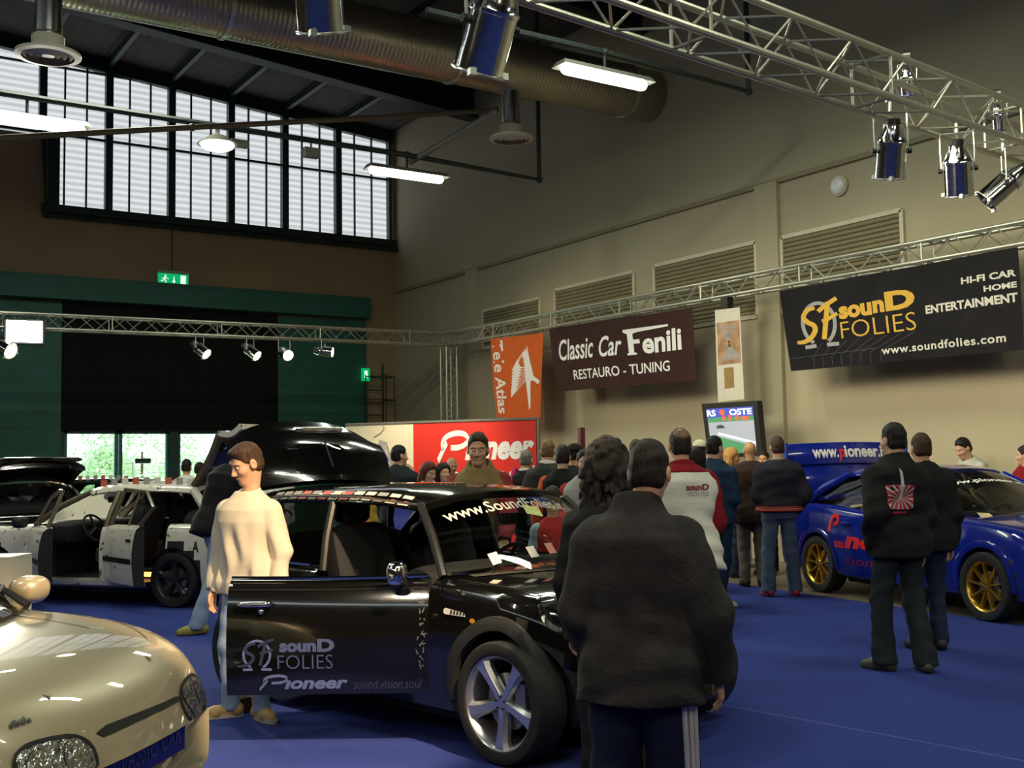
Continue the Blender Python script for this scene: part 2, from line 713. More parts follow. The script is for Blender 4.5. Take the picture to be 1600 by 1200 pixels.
wbox(XL, DX0, 0, Z_w0)
wbox(DX1, XR, 0, Z_w0)
wbox(DX0, DX1, DZ, Z_w0)
wbox(XL, X_wl, Z_w0, Z_step)
wbox(X_wr, XR + .3, Z_w0, 11)
wbox(XL, 1.0, Z_step, 11.5)
wbox(1.0, X_wr, zroof(8) + 0.1, 11.5)
structure('wall_back', mb, ENDP)
# roof
mb = MB()
n = 2
mb.quad([(XL, YB, zroof(XL)), (XR, YB, zroof(XR)), (XR, YE + .3, zroof(XR)), (XL, YE + .3, zroof(XL))], th=-0.12)
structure('ceiling', mb, CEILP)

# big end window: frame bars and translucent ribbed panes
win = bpy.data.objects.new('window_1', None)
COL.objects.link(win)
win['kind'] = 'structure'
ROOTM['window_1'] = Matrix.Identity(4)
PANE = bpy.data.materials.new('translucent_ribbed_pane')
PANE.use_nodes = True
nt = PANE.node_tree
b = nt.nodes['Principled BSDF']
b.inputs['Base Color'].default_value = (0.55, 0.58, 0.58, 1)
b.inputs['Roughness'].default_value = 0.4
tc = nt.nodes.new('ShaderNodeTexCoord')
wv = nt.nodes.new('ShaderNodeTexWave')
wv.bands_direction = 'Z'
wv.inputs['Scale'].default_value = 2.3
nt.links.new(tc.outputs['Object'], wv.inputs['Vector'])
ns = nt.nodes.new('ShaderNodeTexNoise')
ns.inputs['Scale'].default_value = 0.5
nt.links.new(tc.outputs['Object'], ns.inputs['Vector'])
rp = nt.nodes.new('ShaderNodeValToRGB')
rp.color_ramp.elements[0].color = (0.44, 0.47, 0.49, 1)
rp.color_ramp.elements[1].color = (0.68, 0.71, 0.73, 1)
nt.links.new(wv.outputs['Fac'], rp.inputs['Fac'])
nt.links.new(rp.outputs['Color'], b.inputs['Emission Color'])
b.inputs['Emission Strength'].default_value = 1.12
yw = YE + 0.12
bars = [xs(p, 250) for p in (66, 170, 268, 361, 445, 528, 608)]
edges = [1.0] + bars
for i in range(len(edges) - 1):
    x0, x1 = edges[i], edges[i + 1]
    zb = Z_w0 if x0 > X_wl - 0.3 else Z_step
    mb = MB()
    mb.quad([(x0, yw, zroof(x0) - .3), (x1, yw, zroof(x1) - .3), (x1, yw, zb), (x0, yw, zb)], th=0.03)
    if i == 1:
        mb = MB()
        mb.quad([(x0, yw, zroof(x0) - .3), (x1, yw, zroof(x1) - .3), (x1, yw, Z_step), (x0, yw, Z_step)], th=0.03)
        mb.quad([(X_wl, yw, Z_step), (x1, yw, Z_step), (x1, yw, Z_w0), (X_wl, yw, Z_w0)], th=0.03)
    mb.build('pane', PANE, win, smooth=False)
for i, x in enumerate(bars):
    zb = Z_step if i == 0 else Z_w0
    MB().box((x, yw - 0.1, (zroof(x) + zb) / 2), (0.15 if i < 6 else 0.08, 0.16, zroof(x) - zb)).build('mullion', GREEN_STEEL, win, smooth=False)
mb = MB()
for i in range(len(edges) - 1):
    x0, x1 = edges[i], edges[i + 1]
    for k in (1, 2):
        x = x0 + (x1 - x0) * k / 3
        zb = Z_step if x < X_wl else Z_w0
        mb.box((x, yw - 0.06, (zroof(x) + zb) / 2), (0.035, 0.05, zroof(x) - zb))
for (py, t) in ((117, 0.04), (220, 0.05)):
    z = on_y(170, py, YE).z
    mb.box(((1 + X_wr) / 2, yw - 0.07, z), (X_wr - 1, 0.06, t))
mb.build('glazing_bar', GREEN_STEEL, win, smooth=False)
mb = MB()
mb.quad([(1.0, yw - .16, zroof(1.0) + .02), (X_wr, yw - .16, zroof(X_wr) + .02), (X_wr, yw - .16, zroof(X_wr) - .42), (1.0, yw - .16, zroof(1.0) - .42)], .22)
mb.build('window_head', STEEL_D, win, smooth=False)
mb = MB()
mb.box(((X_wl + X_wr) / 2 - .1, YE - 0.05, Z_w0 - 0.06), (X_wr - X_wl + .5, 0.16, 0.16))
mb.box((X_wl - 0.12, YE - 0.03, (Z_w0 + Z_step) / 2), (0.22, 0.12, Z_step - Z_w0))
mb.build('window_sill', STEEL_D, win, smooth=False)

# rafters and purlins
for k, y in enumerate((20.6, 14.9, 9.2, 3.5)):
    mb = MB()
    x0, x1 = XL, XR
    for dz, h, w in ((0.03, 0.06, 0.34), (0.36, 0.6, 0.04), (0.69, 0.06, 0.34)):
        a = [(x0, y - w / 2, zroof(x0) - .12 - .72 + dz + h / 2), (x1, y - w / 2, zroof(x1) - .12 - .72 + dz + h / 2)]
        mb.quad([a[0], a[1], (a[1][0], a[1][1], a[1][2] - h), (a[0][0], a[0][1], a[0][2] - h)], th=w)
    o = mb.build('roof_beam', STEEL_D, smooth=False)
    o['kind'] = 'structure'
    o.name = 'trim_%d' % (3 + k)
mb = MB()
for i in range(-6, 8):
    x = bars[1] + i * (bars[5] - bars[1]) / 4
    if XL < x < XR - 0.2:
        mb.box((x, (YB + YE) / 2, zroof(x) - 0.17), (0.10, YE - YB, 0.22))
o = mb.build('trim_7', STEEL_D, smooth=False)
o['kind'] = 'structure'

# green sheet cladding with header box on the end wall
CLAD = mat('green_cladding', (0.018, 0.125, 0.092), 0.55, noise=0.15, nscale=2, bump=0.03, bscale=8)
X_gr = xs(569, 500)
zt = on_y(568, 472, YE).z
zh = on_y(300, 487, YE).z
mb = MB()
mb.box(((-2 + X_gr) / 2, YE - 0.2, (zt + zh) / 2 + .05), (X_gr + 2, 0.4, zt - zh))
mb.box(((-2 + DX0) / 2, YE - 0.05, zh / 2), (DX0 + 2, 0.1, zh))
mb.box(((DX1 + X_gr) / 2, YE - 0.05, zh / 2), (X_gr - DX1, 0.1, zh))
o = mb.build('trim_8', CLAD, smooth=False)
o['kind'] = 'structure'
# black curtain above the doors
mb = MB()
nn = 60
c0, c1 = DX0 + .01, DX1 - .01
zc0, zc1 = DZ - 0.1, zh + .05
mb.quad([(c0, YE - 0.07, zc1), (c1, YE - 0.07, zc1), (c1, YE - 0.07, zc0), (c0, YE - 0.07, zc0)], th=0.02, nx=nn, ny=2, bulge=lambda s, t: 0.03 * math.sin(s * 70))
o = mb.build('black_curtain', mat('black_cloth_drape', (0.004, 0.004, 0.004), 0.95, noise=0.2))
tag(o, 'large black drape hung across the opening above the glass doors', 'curtain')

# glazed doors
door = bpy.data.objects.new('door_1', None)
COL.objects.link(door)
door['kind'] = 'structure'
ROOTM['door_1'] = Matrix.Identity(4)
DOORG = mat('green_door_frame', (0.02, 0.20, 0.165), 0.4, noise=0.1)
CLEARG = glass('clear_glass', (0.97, 1.0, 0.98), 0.0)
yd = YE + 0.1
pxs = [(100, 186), (187, 266), (278, 354), (362, 430)]
for a, b_ in pxs:
    x0, x1 = xs(a, 700), xs(b_, 700)
    mb = MB()
    f = 0.075
    mb.box(((x0 + x1) / 2, yd, DZ - 0.09), (x1 - x0, 0.08, 0.15))
    mb.box(((x0 + x1) / 2, yd, 0.08), (x1 - x0, 0.08, 0.16))
    for x in (x0 + f / 2, x1 - f / 2):
        mb.box((x, yd, DZ / 2), (f, 0.08, DZ))
    mb.build('door_leaf', DOORG, door, smooth=False)
    MB().box(((x0 + x1) / 2, yd, DZ / 2), (x1 - x0 - 2 * f, 0.012, DZ - 0.3)).build('glass_pane', CLEARG, door, smooth=False)
MB().box((xs(272, 700), yd - .03, DZ / 2), (0.2, 0.14, DZ)).build('door_post', GREEN_STEEL, door, smooth=False)
MB().box((xs(96, 700), yd - .03, DZ / 2), (0.12, 0.14, DZ)).build('door_post', GREEN_STEEL, door, smooth=False)
h = on_y(224, 720, yd - 0.06)
MB().box((h.x, yd - 0.03, h.z), (0.33, 0.02, 0.10)).build('door_sign', GREEN_STEEL, door, smooth=False)

# outside: bank of grass, bushes, a wire fence
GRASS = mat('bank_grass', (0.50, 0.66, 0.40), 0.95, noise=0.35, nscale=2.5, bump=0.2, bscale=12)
mb = MB()
ny, nx = 14, 24
vs, fs = [], []
for j in range(ny + 1):
    for i in range(nx + 1):
        x = -6 + 26 * i / nx
        y = YE + 0.31 + 26 * j / ny
        z = -0.05 + max(0, (y - YE - 5)) * 0.06 + 0.12 * math.sin(x * 1.3) * math.sin(y) * min(1, max(0, (y - YE - 3) / 5))
        vs.append((x, y, z))
for j in range(ny):
    for i in range(nx):
        a = j * (nx + 1) + i
        fs.append((a, a + 1, a + nx + 2, a + nx + 1))
mb.add(vs, fs)
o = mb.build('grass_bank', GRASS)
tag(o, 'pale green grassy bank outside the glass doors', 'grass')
o['kind'] = 'stuff'
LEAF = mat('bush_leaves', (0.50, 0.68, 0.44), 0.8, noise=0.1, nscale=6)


def bush(px, y, w, h, label):
    p = on_y(px, 700, y)
    t = thing('bush', label, 'bush', (p.x, y, 0.2), group='bushes behind the glass doors')
    rnd = random.Random(px)
    mb = MB()
    for _ in range(2600):
        a, e = rnd.uniform(0, 6.28), rnd.uniform(-0.2, 1.57)
        r = rnd.uniform(0.7, 1.0) * (1 + 0.15 * math.sin(3 * a))
        c = Vector((math.cos(a) * math.cos(e) * w * r, math.sin(a) * math.cos(e) * w * 0.6 * r, h * 0.35 + math.sin(e) * h * 0.65 * r))
        u = Vector((rnd.uniform(-1, 1), rnd.uniform(-1, 1), rnd.uniform(-1, 1))).normalized()
        v = u.orthogonal().normalized()
        s = 0.085
        mb.add([c - u * s, c + v * s * .5, c + u * s, c - v * s * .5], [(0, 1, 2, 3)])
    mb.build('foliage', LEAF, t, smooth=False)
    MB().cyl((0, 0, -0.4), (0, 0, h * .5), 0.07, 0.03).build('stem', mat('bark', (0.1, 0.07, 0.04), 0.9, noise=0.2), t)


bush(222, 33, 1.9, 3.6, 'big round green bush seen through the middle glass door pane')
bush(172, 38, 1.0, 1.9, 'smaller green bush seen through the left glass door pane')
bush(320, 38, 3.0, 1.6, 'low pale bush seen through the right glass door pane')
t = thing('wire_fence', 'thin wire fence crossing the grass outside the doors', 'fence', (5, 30, 0.2))
mb = MB()
for i in range(15):
    MB().cyl((-7 + i * 1.4, 0, -0.3), (-7 + i * 1.4, 0, 1.5), 0.025).build('fence_post', mat('grey_post', (0.35, 0.38, 0.36), 0.6, noise=0.1), t)
for z in (0.4, 0.8, 1.2, 1.45):
    mb.cyl((-7, 0, z), (12.6, 0, z), 0.008, n=6)
mb.build('wires', mat('grey_post', (0.35, 0.38, 0.36)), t)

# exhibition carpet
CARPET = mat('blue_carpet', (0.034, 0.052, 0.25), 0.95, noise=0.22, nscale=120, bump=0.3, bscale=300, spec=0.15)
p0, p1 = on_z(1250, 927, 0), on_z(1600, 977, 0)
d = (p1 - p0)
q0, q1 = p0 - d * 1.6, p1 + d * 1.5
_a = lat2w(-14, 16)
_b = lat2w(-10, -6)
_c = lat2w(9, -6)
mb = MB()
poly = [(q1.x, q1.y), (q0.x, q0.y), (_a[0], _a[1]), (_b[0], _b[1]), (_c[0], _c[1])]
poly = [(min(max(x, XL + .05), XR - .05), min(max(y, YB + .05), YE - .5)) for x, y in poly]
mb.prism(poly, ((0, 0, 0.0005), (1, 0, 0), (0, 1, 0)), 0.006)
cp = mb.build('carpet', CARPET, smooth=False)
tag(cp, 'royal blue exhibition carpet covering the hall floor under the cars', 'carpet')
s0, s1 = on_z(1060, 1088, 0.007), on_z(1640, 1196, 0.007)
mb = MB()
w = (s1 - s0).cross(Vector((0, 0, 1))).normalized() * 0.006
mb.add([s0 - w, s1 - w, s1 + w, s0 + w], [(0, 1, 2, 3)])
mb.build('seam', mat('carpet_seam', (0.10, 0.12, 0.42), 0.9, noise=0.1), cp, smooth=False)
ROOTM['carpet'] = Matrix.Identity(4)

# wall vents behind the long truss
VENT = mat('vent_slats', (0.25, 0.225, 0.13), 0.6, noise=0.1)
VFR = mat('vent_frame', (0.66, 0.61, 0.46), 0.6, noise=0.05)
for px0, px1, pt, lab in ((755, 845, 471, 'dark louvred wall vent above the orange banner'),
                          (868, 992, 439, 'louvred wall vent above the brown banner'),
                          (1023, 1183, 397, 'louvred wall vent above the narrow hanging poster'),
                          (1222, 1411, 350, 'largest louvred wall vent above the black and yellow banner')):
    xw = XR - 0.002
    y0, y1 = on_x(px0, pt, xw).y, on_x(px1, pt, xw).y
    ztop = on_x((px0 + px1) / 2, pt + (0 if px0 > 760 else 5), xw).z
    zbot = ztop - (1.15 if px0 > 760 else 0.8)
    t = thing('wall_vent', lab, 'vent', (xw, (y0 + y1) / 2, zbot), group='louvred vents on the long wall')
    hw, hh = abs(y1 - y0) / 2, ztop - zbot
    mb = MB()
    for sy in (-1, 1):
        mb.box((-0.02, sy * hw, hh / 2), (0.04, 0.06, hh))
    for zz in (0, hh):
        mb.box((-0.02, 0, zz), (0.04, 2 * hw, 0.06))
    mb.build('frame', VFR, t, smooth=False)
    mb = MB()
    k = int(hh / 0.07)
    for i in range(k):
        mb.box((-0.012, 0, 0.05 + i * (hh - .06) / k), (0.03, 2 * hw - .06, 0.045), rot=Matrix.Rotation(R(35), 3, 'Y'))
    mb.build('slats', VENT, t, smooth=False)

# ------------------------------------------------------------------ trusses
TRUSS = mat('truss_aluminium', (0.52, 0.51, 0.42), 0.38, 0.75, noise=0.08, nscale=5)


def truss(p0, p1, label, size=0.24, group=None, upv=(0, 0, 1), bay=0.28):
    p0, p1 = Vector(p0), Vector(p1)
    t = thing('lighting_truss', label, 'truss', p0, group=group)
    d = (p1 - p0)
    L = d.length
    d.normalize()
    u = Vector(upv)
    u = (u - d * u.dot(d)).normalized()
    w = d.cross(u)
    h = size / 2
    C4 = [u * h + w * h, u * h - w * h, -u * h - w * h, -u * h + w * h]
    for c in C4:
        MB().cyl(c, c + d * L, 0.025, n=10).build('chord', TRUSS, t)
    mb = MB()
    n = max(2, int(L / bay))
    for k in range(4):
        a, b = C4[k], C4[(k + 1) % 4]
        for i in range(n):
            s0, s1 = d * (L * i / n), d * (L * (i + 1) / n)
            if (i + k) % 2 == 0:
                mb.cyl(a + s0, b + s1, 0.009, n=6, cap=False)
            else:
                mb.cyl(b + s0, a + s1, 0.009, n=6, cap=False)
    q = 2.0
    s = 0.0
    while s < L + .01:
        for k in range(4):
            mb.cyl(C4[k] + d * s, C4[(k + 1) % 4] + d * s, 0.012, n=6, cap=False)
        s += q
    mb.build('bracing', TRUSS, t)
    return t


ZT = on_x(700, 531, XT).z
ZT2 = on_x(1590, 371, XT).z
truss((XT, YT, ZT), (XT, 1.0, (ZT + (ZT2 - ZT) * 1.25)), 'long lighting truss along the beige wall carrying the banners', 0.25)
za, zb = on_y(0, 502, YT).z, on_y(690, 530, YT).z
truss((1.0, YT, za), (XT - 0.16, YT, zb), 'lighting truss across the far end in front of the black drape', 0.25)
truss((XT, YT, 0.02), (XT, YT, ZT - 0.16), 'upright truss column standing behind the red booth wall', 0.25, upv=(0, 1, 0))
# near truss overhead: two points of its bottom chord read from the photograph
T0 = at_depth(1000, -2, 6.48)
T1 = at_depth(1600, 212, 9.6)
dv = T1 - T0
TA, TB = T0 - dv * 1.15, T1 + dv * 0.4
truss(TA, TB, 'big near lighting truss slanting across the top right corner', 0.32, bay=0.34)


# ------------------------------------------------------------------ stage lamps
LENS_ON = mat('lit_lens', (1, 0.8, 0.5), 0.3, emit=(1.0, 0.66, 0.30), estr=9.0)
LENS_OFF = mat('dark_lens', (0.05, 0.05, 0.06), 0.1, noise=0.05)
POLISHED = mat('polished_can', (0.78, 0.80, 0.82), 0.12, 1.0, noise=0.1, nscale=18, bump=0.05, bscale=14)


def par_can(loc, direction, hang, label, k=1.0, lit=False, gel=None, group='chrome stage lamps', watts=0, col=WARM):
    """loc: middle of the can; direction: where it shines; hang: point of the truss above"""
    d = Vector(direction).normalized()
    t = thing('stage_lamp', label, 'stage lamp', loc, group=group)
    r, L = 0.11 * k, 0.40 * k
    o = -d * L / 2
    MB().lathe([(0.045 * k, 0.03 * k), (0.07 * k, 0.0), (0.075 * k, 0.04 * k), (r * .9, 0.10 * k), (r, 0.13 * k), (r * 1.05, 0.135 * k), (r * 1.05, 0.15 * k), (r, 0.155 * k), (r, L), (r * .96, L), (r * .96, L * .75)], o, d, 24, cap=False).build('can', POLISHED, t)
    MB().lathe([(0.001, -0.045 * k), (0.05 * k, -0.04 * k), (0.055 * k, 0.02 * k), (0.045 * k, 0.03 * k)], o, d, 16, cap=False).build('rear_cap', BLACK_PLASTIC, t)
    MB().lathe([(0.001, 0), (r * .95, 0.0), (r * .95, 0.008)], o + d * L * .78, d, 20).build('lens', LENS_ON if lit else LENS_OFF, t)
    u = d.orthogonal().normalized()
    w = d.cross(u)
    mb = MB()
    for a in range(3):
        q = (u * math.cos(a * 2.1) + w * math.sin(a * 2.1)) * (r + 0.012 * k)
        mb.box(o + d * L + q, (0.03 * k, 0.03 * k, 0.03 * k))
    mb.tube([o + d * (L + .004) + (u * math.cos(x * .3142) + w * math.sin(x * .3142)) * r * 1.06 for x in range(20)], 0.006 * k, 6, True)
    mb.build('gel_holder', ALU if not gel else mat('blue_gel_frame', (0.02, 0.03, 0.25), 0.4, noise=0.1), t)
    side = d.cross(Vector((0, 0, 1)))
    if side.length < 0.2:
        side = Vector((math.cos(YAW), -math.sin(YAW), 0))
    side.normalize()
    hv = Vector(hang) - Vector(loc)
    top = Vector((0, 0, min(hv.z * .9, 0.30 * k)))
    mb = MB()
    for s in (-1, 1):
        mb.tube([side * s * (r + .012), side * s * (r + .018) + top * .5, side * s * (r + .016) + top], 0.008 * k, 6)
    mb.tube([side * (r + .016) + top, -side * (r + .016) + top], 0.008 * k, 6)
    mb.tube([top, hv], 0.014 * k, 8)
    mb.build('yoke', ALU, t)
    for s in (-1, 1):
        MB().cyl(side * s * (r + .008), side * s * (r + .04), 0.02 * k).build('knob', BLACK_PLASTIC, t)
    mb = MB()
    mb.lathe([(0.035, -0.03), (0.035, 0.03)], hv, side, 12)
    mb.build('clamp', ALU, t)
    if watts:
        p = Vector(loc) + d * (L * .5 + .05)
        lamp('SPOT', 'stage_lamp_beam', p, p + d, watts, col, 0.08, spot=55, blend=.6)
    return t


for px, py, dd, lab, lit, gel in ((312, 545, (0.45, -0.62, -0.55), 'leftmost small chrome stage lamp hanging over the black drape', True, None),
                                  (391, 548, (0.45, -0.62, -0.55), 'second small chrome stage lamp hanging over the black drape', True, None),
                                  (444, 551, (0.05, -0.9, -0.35), 'small stage lamp glowing towards us beside the drape edge', True, None),
                                  (505, 549, (0.72, -0.6, -0.12), 'small stage lamp with blue frame near the truss corner', True, 'b')):
    p = on_y(px, py, YT - .05)
    par_can(p, dd, (p.x, YT, za + (zb - za) * (p.x - 1) / (XT - 1) - 0.12), lab, 0.95, lit, gel, 'small stage lamps on the far truss', 60)
for px, py, dep, dd, lab, k in ((1393, 236, 8.4, (0.186, 0.285, -1), 'chrome stage lamp pointing straight down, left of the hanging three', 1.0),
                                (1497, 265, 8.9, (0.30, 0.21, -1), 'chrome stage lamp slightly tilted, middle of the hanging three', 1.0),
                                (1570, 290, 9.3, (-0.66, 0.78, -0.85), 'chrome stage lamp swung sideways at the right picture edge', 0.95)):
    p = at_depth(px, py, dep)
    par_can(p, dd, p + Vector((0.02, 0.01, 0.42)), lab, k, False, None, 'chrome stage lamps on the near truss')
for px, py, dep, dd, lab, k in ((766, 38, 5.75, (-0.02, 0.573, -1), 'large close chrome stage lamp in front of the air duct', 1.22),
                                (497, -22, 5.1, (0.27, 0.42, -1), 'chrome stage lamp cut by the top picture edge', 1.0)):
    p = at_depth(px, py, dep)
    par_can(p, dd, p + Vector((0.02, 0.01, 0.45)), lab, k, False, None, 'chrome stage lamps on the near truss')
for px, py, dep, lab in ((1560, 185, 9.6, 'dark blue small lamp tucked inside the near truss'), (1418, 128, 8.9, 'small lamp lying on top inside the near truss')):
    p = at_depth(px, py, dep)
    par_can(p, (0.3, 0.2, -0.9), p + Vector((0, 0, 0.22)), lab, 0.5, False, 'b', 'small lamps inside the near truss')

# flood light, far left
p = on_y(38, 518, YT - 0.25)
t = thing('floodlight', 'glaring white floodlight on the far truss at the left', 'floodlight', p, rz=R(-8))
mb = MB().box((0, 0.1, 0), (0.62, 0.2, 0.42), taper=1.0)
mb.build('housing', BLACK_PLASTIC, t, smooth=False)
MB().box((0, -0.012, 0), (0.56, 0.02, 0.36)).build('lit_panel', mat('flood_panel', (1, 1, 0.9), 0.3, emit=(1.0, 0.97, 0.80), estr=40.0), t, smooth=False)
MB().tube([(-0.34, 0.1, 0), (-0.34, 0.1, 0.3), (0.34, 0.1, 0.3), (0.34, 0.1, 0)], 0.014, 6).build('bracket', ALU, t)
FL = lat2w(-1.2, 6.0)
lamp('SPOT', 'floodlight_beam', (p.x, p.y - .12, p.z), (FL[0], FL[1], 0.5), 1500, (1.0, 0.93, 0.78), 0.25, spot=80, blend=.4)
p = on_y(2, 540, YT - 0.1)
par_can(p, (0.5, -0.7, -0.45), (p.x, YT, za - .1), 'stage lamp glowing at the left picture edge below the truss', 1.2, True, None, 'small stage lamps on the far truss', 120)

# ------------------------------------------------------------------ air ducts
DUCT = mat('spiral_duct_metal', (0.42, 0.38, 0.29), 0.33, 0.85, noise=0.1, nscale=2)
nt = DUCT.node_tree
wv = nt.nodes.new('ShaderNodeTexWave')
wv.bands_direction = 'X'
wv.inputs['Scale'].default_value = 4.5
tc = nt.nodes.new('ShaderNodeTexCoord')
nt.links.new(tc.outputs['Object'], wv.inputs['Vector'])
bp = nt.nodes.new('ShaderNodeBump')
bp.inputs['Strength'].default_value = 0.3
bp.inputs['Distance'].default_value = 0.008
nt.links.new(wv.outputs['Fac'], bp.inputs['Height'])
nt.links.new(bp.outputs['Normal'], nt.nodes['Principled BSDF'].inputs['Normal'])
YD, RD = 14.7, 0.44
pa, pb = on_y(630, 75, YD), on_y(1000, 142, YD)
ZD = (pa.z + pb.z) / 2
t = thing('air_duct', 'big round spiral air duct under the roof, running to the beige wall', 'duct', (4, YD, ZD))
MB().cyl((-9, 0, 0), (XR - 4 - .01, 0, 0), RD, n=40).build('pipe', DUCT, t)
for x in (1.0, 4.6, 8.0):
    MB().lathe([(RD, -0.03), (RD + .02, -0.03), (RD + .02, 0.03), (RD, 0.03)], (x, 0, 0), (1, 0, 0), 32, cap=False).build('joint_band', ALU, t)
DIFF = mat('diffuser_enamel', (0.62, 0.58, 0.46), 0.5, noise=0.05)


def diffuser(p, r, top, label):
    t = thing('air_diffuser', label, 'air vent', p, group='round air diffusers under the ducts')
    MB().lathe([(r * .5, 0.22), (r * .5, 0.10), (r * .55, 0.06), (r * .8, 0.035), (r, 0.03), (r, 0.0), (r * .8, -0.01)], (0, 0, 0), (0, 0, 1), 32, cap=False).build('cone', DIFF, t)
    mb = MB()
    for q in (0.25, 0.45, 0.65):
        mb.lathe([(r * q, -0.012), (r * (q + .12), 0.02), (r * (q + .13), 0.015), (r * (q + .02), -0.015)], (0, 0, 0), (0, 0, 1), 28, cap=False)
    mb.lathe([(0.001, 0.0), (r * .2, 0.0), (r * .2, 0.02)], (0, 0, 0), (0, 0, 1), 20)
    mb.build('rings', DIFF, t)
    MB().lathe([(r * .42, 0.18), (r * .42, 0.24), (r * .46, 0.25), (r * .42, 0.26), (r * .42, top)], (0, 0, 0), (0, 0, 1), 28).build('neck', mat('neck_metal', (0.6, 0.62, 0.6), 0.22, 1.0, noise=0.1), t)


p = on_y(799, 218, YD)
diffuser(p, 0.35, ZD - RD - p.z + 0.1, 'round white air diffuser hanging below the duct elbow')
MB().lathe([(0.16, 0), (0.3, 0.35), (0.40, 0.6)], (0, 0, 0), (0, 0, 1), 24).build('taper', DUCT, t) if False else None
p2 = at_depth(75, 88, 12.3)
diffuser(p2, 0.35, 2.6, 'round air diffuser hanging at the top left picture corner')

# ------------------------------------------------------------------ strip lights on their rails
TUBE = mat('lit_strip_diffuser', (1, 1, 0.9), 0.4, emit=(0.95, 1.0, 0.82), estr=7.0)
GREY_MET = mat('grey_metal', (0.22, 0.22, 0.19), 0.5, 0.4, noise=0.1)
RAIL = mat('rail_metal', (0.025, 0.035, 0.032), 0.6, 0.1, noise=0.15)


def strip(px, py, y, L, label, watts=70):
    p = on_y(px, py, y)
    t = thing('strip_light', label, 'ceiling light', p, group='strip lights hanging on rails')
    mb = MB()
    mb.add([(-L / 2, -0.09, .07), (L / 2, -0.09, .07), (L / 2, 0.09, .07), (-L / 2, 0.09, .07), (-L / 2 - .04, -.14, 0), (L / 2 + .04, -.14, 0), (L / 2 + .04, .14, 0), (-L / 2 - .04, .14, 0)],
           [(0, 1, 2, 3), (0, 4, 5, 1), (1, 5, 6, 2), (2, 6, 7, 3), (3, 7, 4, 0)])
    mb.build('housing', GREY_MET, t, smooth=False)
    mb = MB()
    mb.lathe([(0.001, -L / 2), (0.06, -L / 2 + .04), (0.075, -L / 2 + .08), (0.075, L / 2 - .08), (0.06, L / 2 - .04), (0.001, L / 2)], (0, 0, -0.02), (1, 0, 0), 16, cap=False)
    mb.build('diffuser', TUBE, t)
    MB().cyl((0, 0, 0.05), (0, 0, 0.3), 0.02).build('hanger', RAIL, t)
    lamp('AREA', 'strip_light_glow', (p.x, p.y, p.z - 0.12), (p.x, p.y, 0), watts, FLUO, L, 0.15)
    return p


f1 = strip(945, 118, 10.8, 1.35, 'brightest strip light hanging right of the air duct')
f2 = strip(636, 271, 15.7, 1.35, 'strip light hanging beside the right end of the big window')
f3 = strip(42, 188, 15.7, 1.5, 'strip light at the left picture edge in front of the window')
p = on_y(340, 226, 15.7)
t = thing('bay_lamp', 'small round lamp glowing in front of the window bars', 'ceiling light', p)
MB().lathe([(0.06, 0.14), (0.12, 0.12), (0.27, 0.02), (0.29, 0.0), (0.27, 0.0)], (0, 0, 0), (0, 0, 1), 24, cap=False).build('reflector', GREY_MET, t)
MB().ball((0, 0, -0.01), (0.24, 0.24, 0.08), 20, 10).build('bulb', TUBE, t)
mb = MB().cyl((0, 0, 0.12), (0, 0, 0.3), 0.03)
mb.box((0.32, 0, 0.06), (0.26, 0.12, 0.1))
mb.build('gear_box', GREY_MET, t)
p = on_y(486, 239, 15.7)
t2 = MB().box(p, (0.24, 0.14, 0.14)).cyl(p, (p.x, p.y, f2.z + .3), 0.015).build('junction_box', GREY_MET)
tag(t2, 'small grey junction box hanging under the rail in front of the window', 'box')


def pipe(pts, r, label, m=RAIL, cat='rail'):
    t = thing('conduit_rail', label, cat, pts[0], group='conduit rails under the roof')
    MB().tube([Vector(p) - Vector(pts[0]) for p in pts], r, 8).build('rail', m, t)
    for p in pts[1:]:
        MB().ball(Vector(p) - Vector(pts[0]), r * 1.4, 8, 6).build('joint', m, t)


pipe([(-2, 15.7, f2.z + .3), (f2.x, 15.7, f2.z + .3), (10.9, 15.7, f2.z + .22), (10.9, 15.7, 9.6)], 0.045, 'long dark rail crossing the big window, carrying lamps')
pipe([(6, 10.8, f1.z + .3), (f1.x, 10.8, f1.z + .3), (11.0, 10.8, f1.z + .22), (11.0, 10.8, 9.6)], 0.04, 'dark rail above the brightest strip light')
pipe([at_depth(-60, 219, 13.2), at_depth(300, 199, 15.0), at_depth(640, 181, 17.0), at_depth(775, 172, 17.2)], 0.04, 'thin pipe sloping across the window towards the duct', mat('brown_pipe', (0.10, 0.08, 0.05), 0.5, 0.3, noise=0.1))
pipe([at_depth(640, 254, 17.9), at_depth(772, 176, 17.0)], 0.05, 'short pipe rising from a strip light to the duct elbow', GREY_MET)
# conduit round the lower left window corner and along the sill
zc = Z_w0 - 0.22
pipe([(xs(66, 260), YE - .12, Z_step - .05), (xs(70, 320), YE - .12, zc), (X_wr + .05, YE - .12, zc)], 0.05, 'pipe running round the lower corner of the big window', STEEL_D)

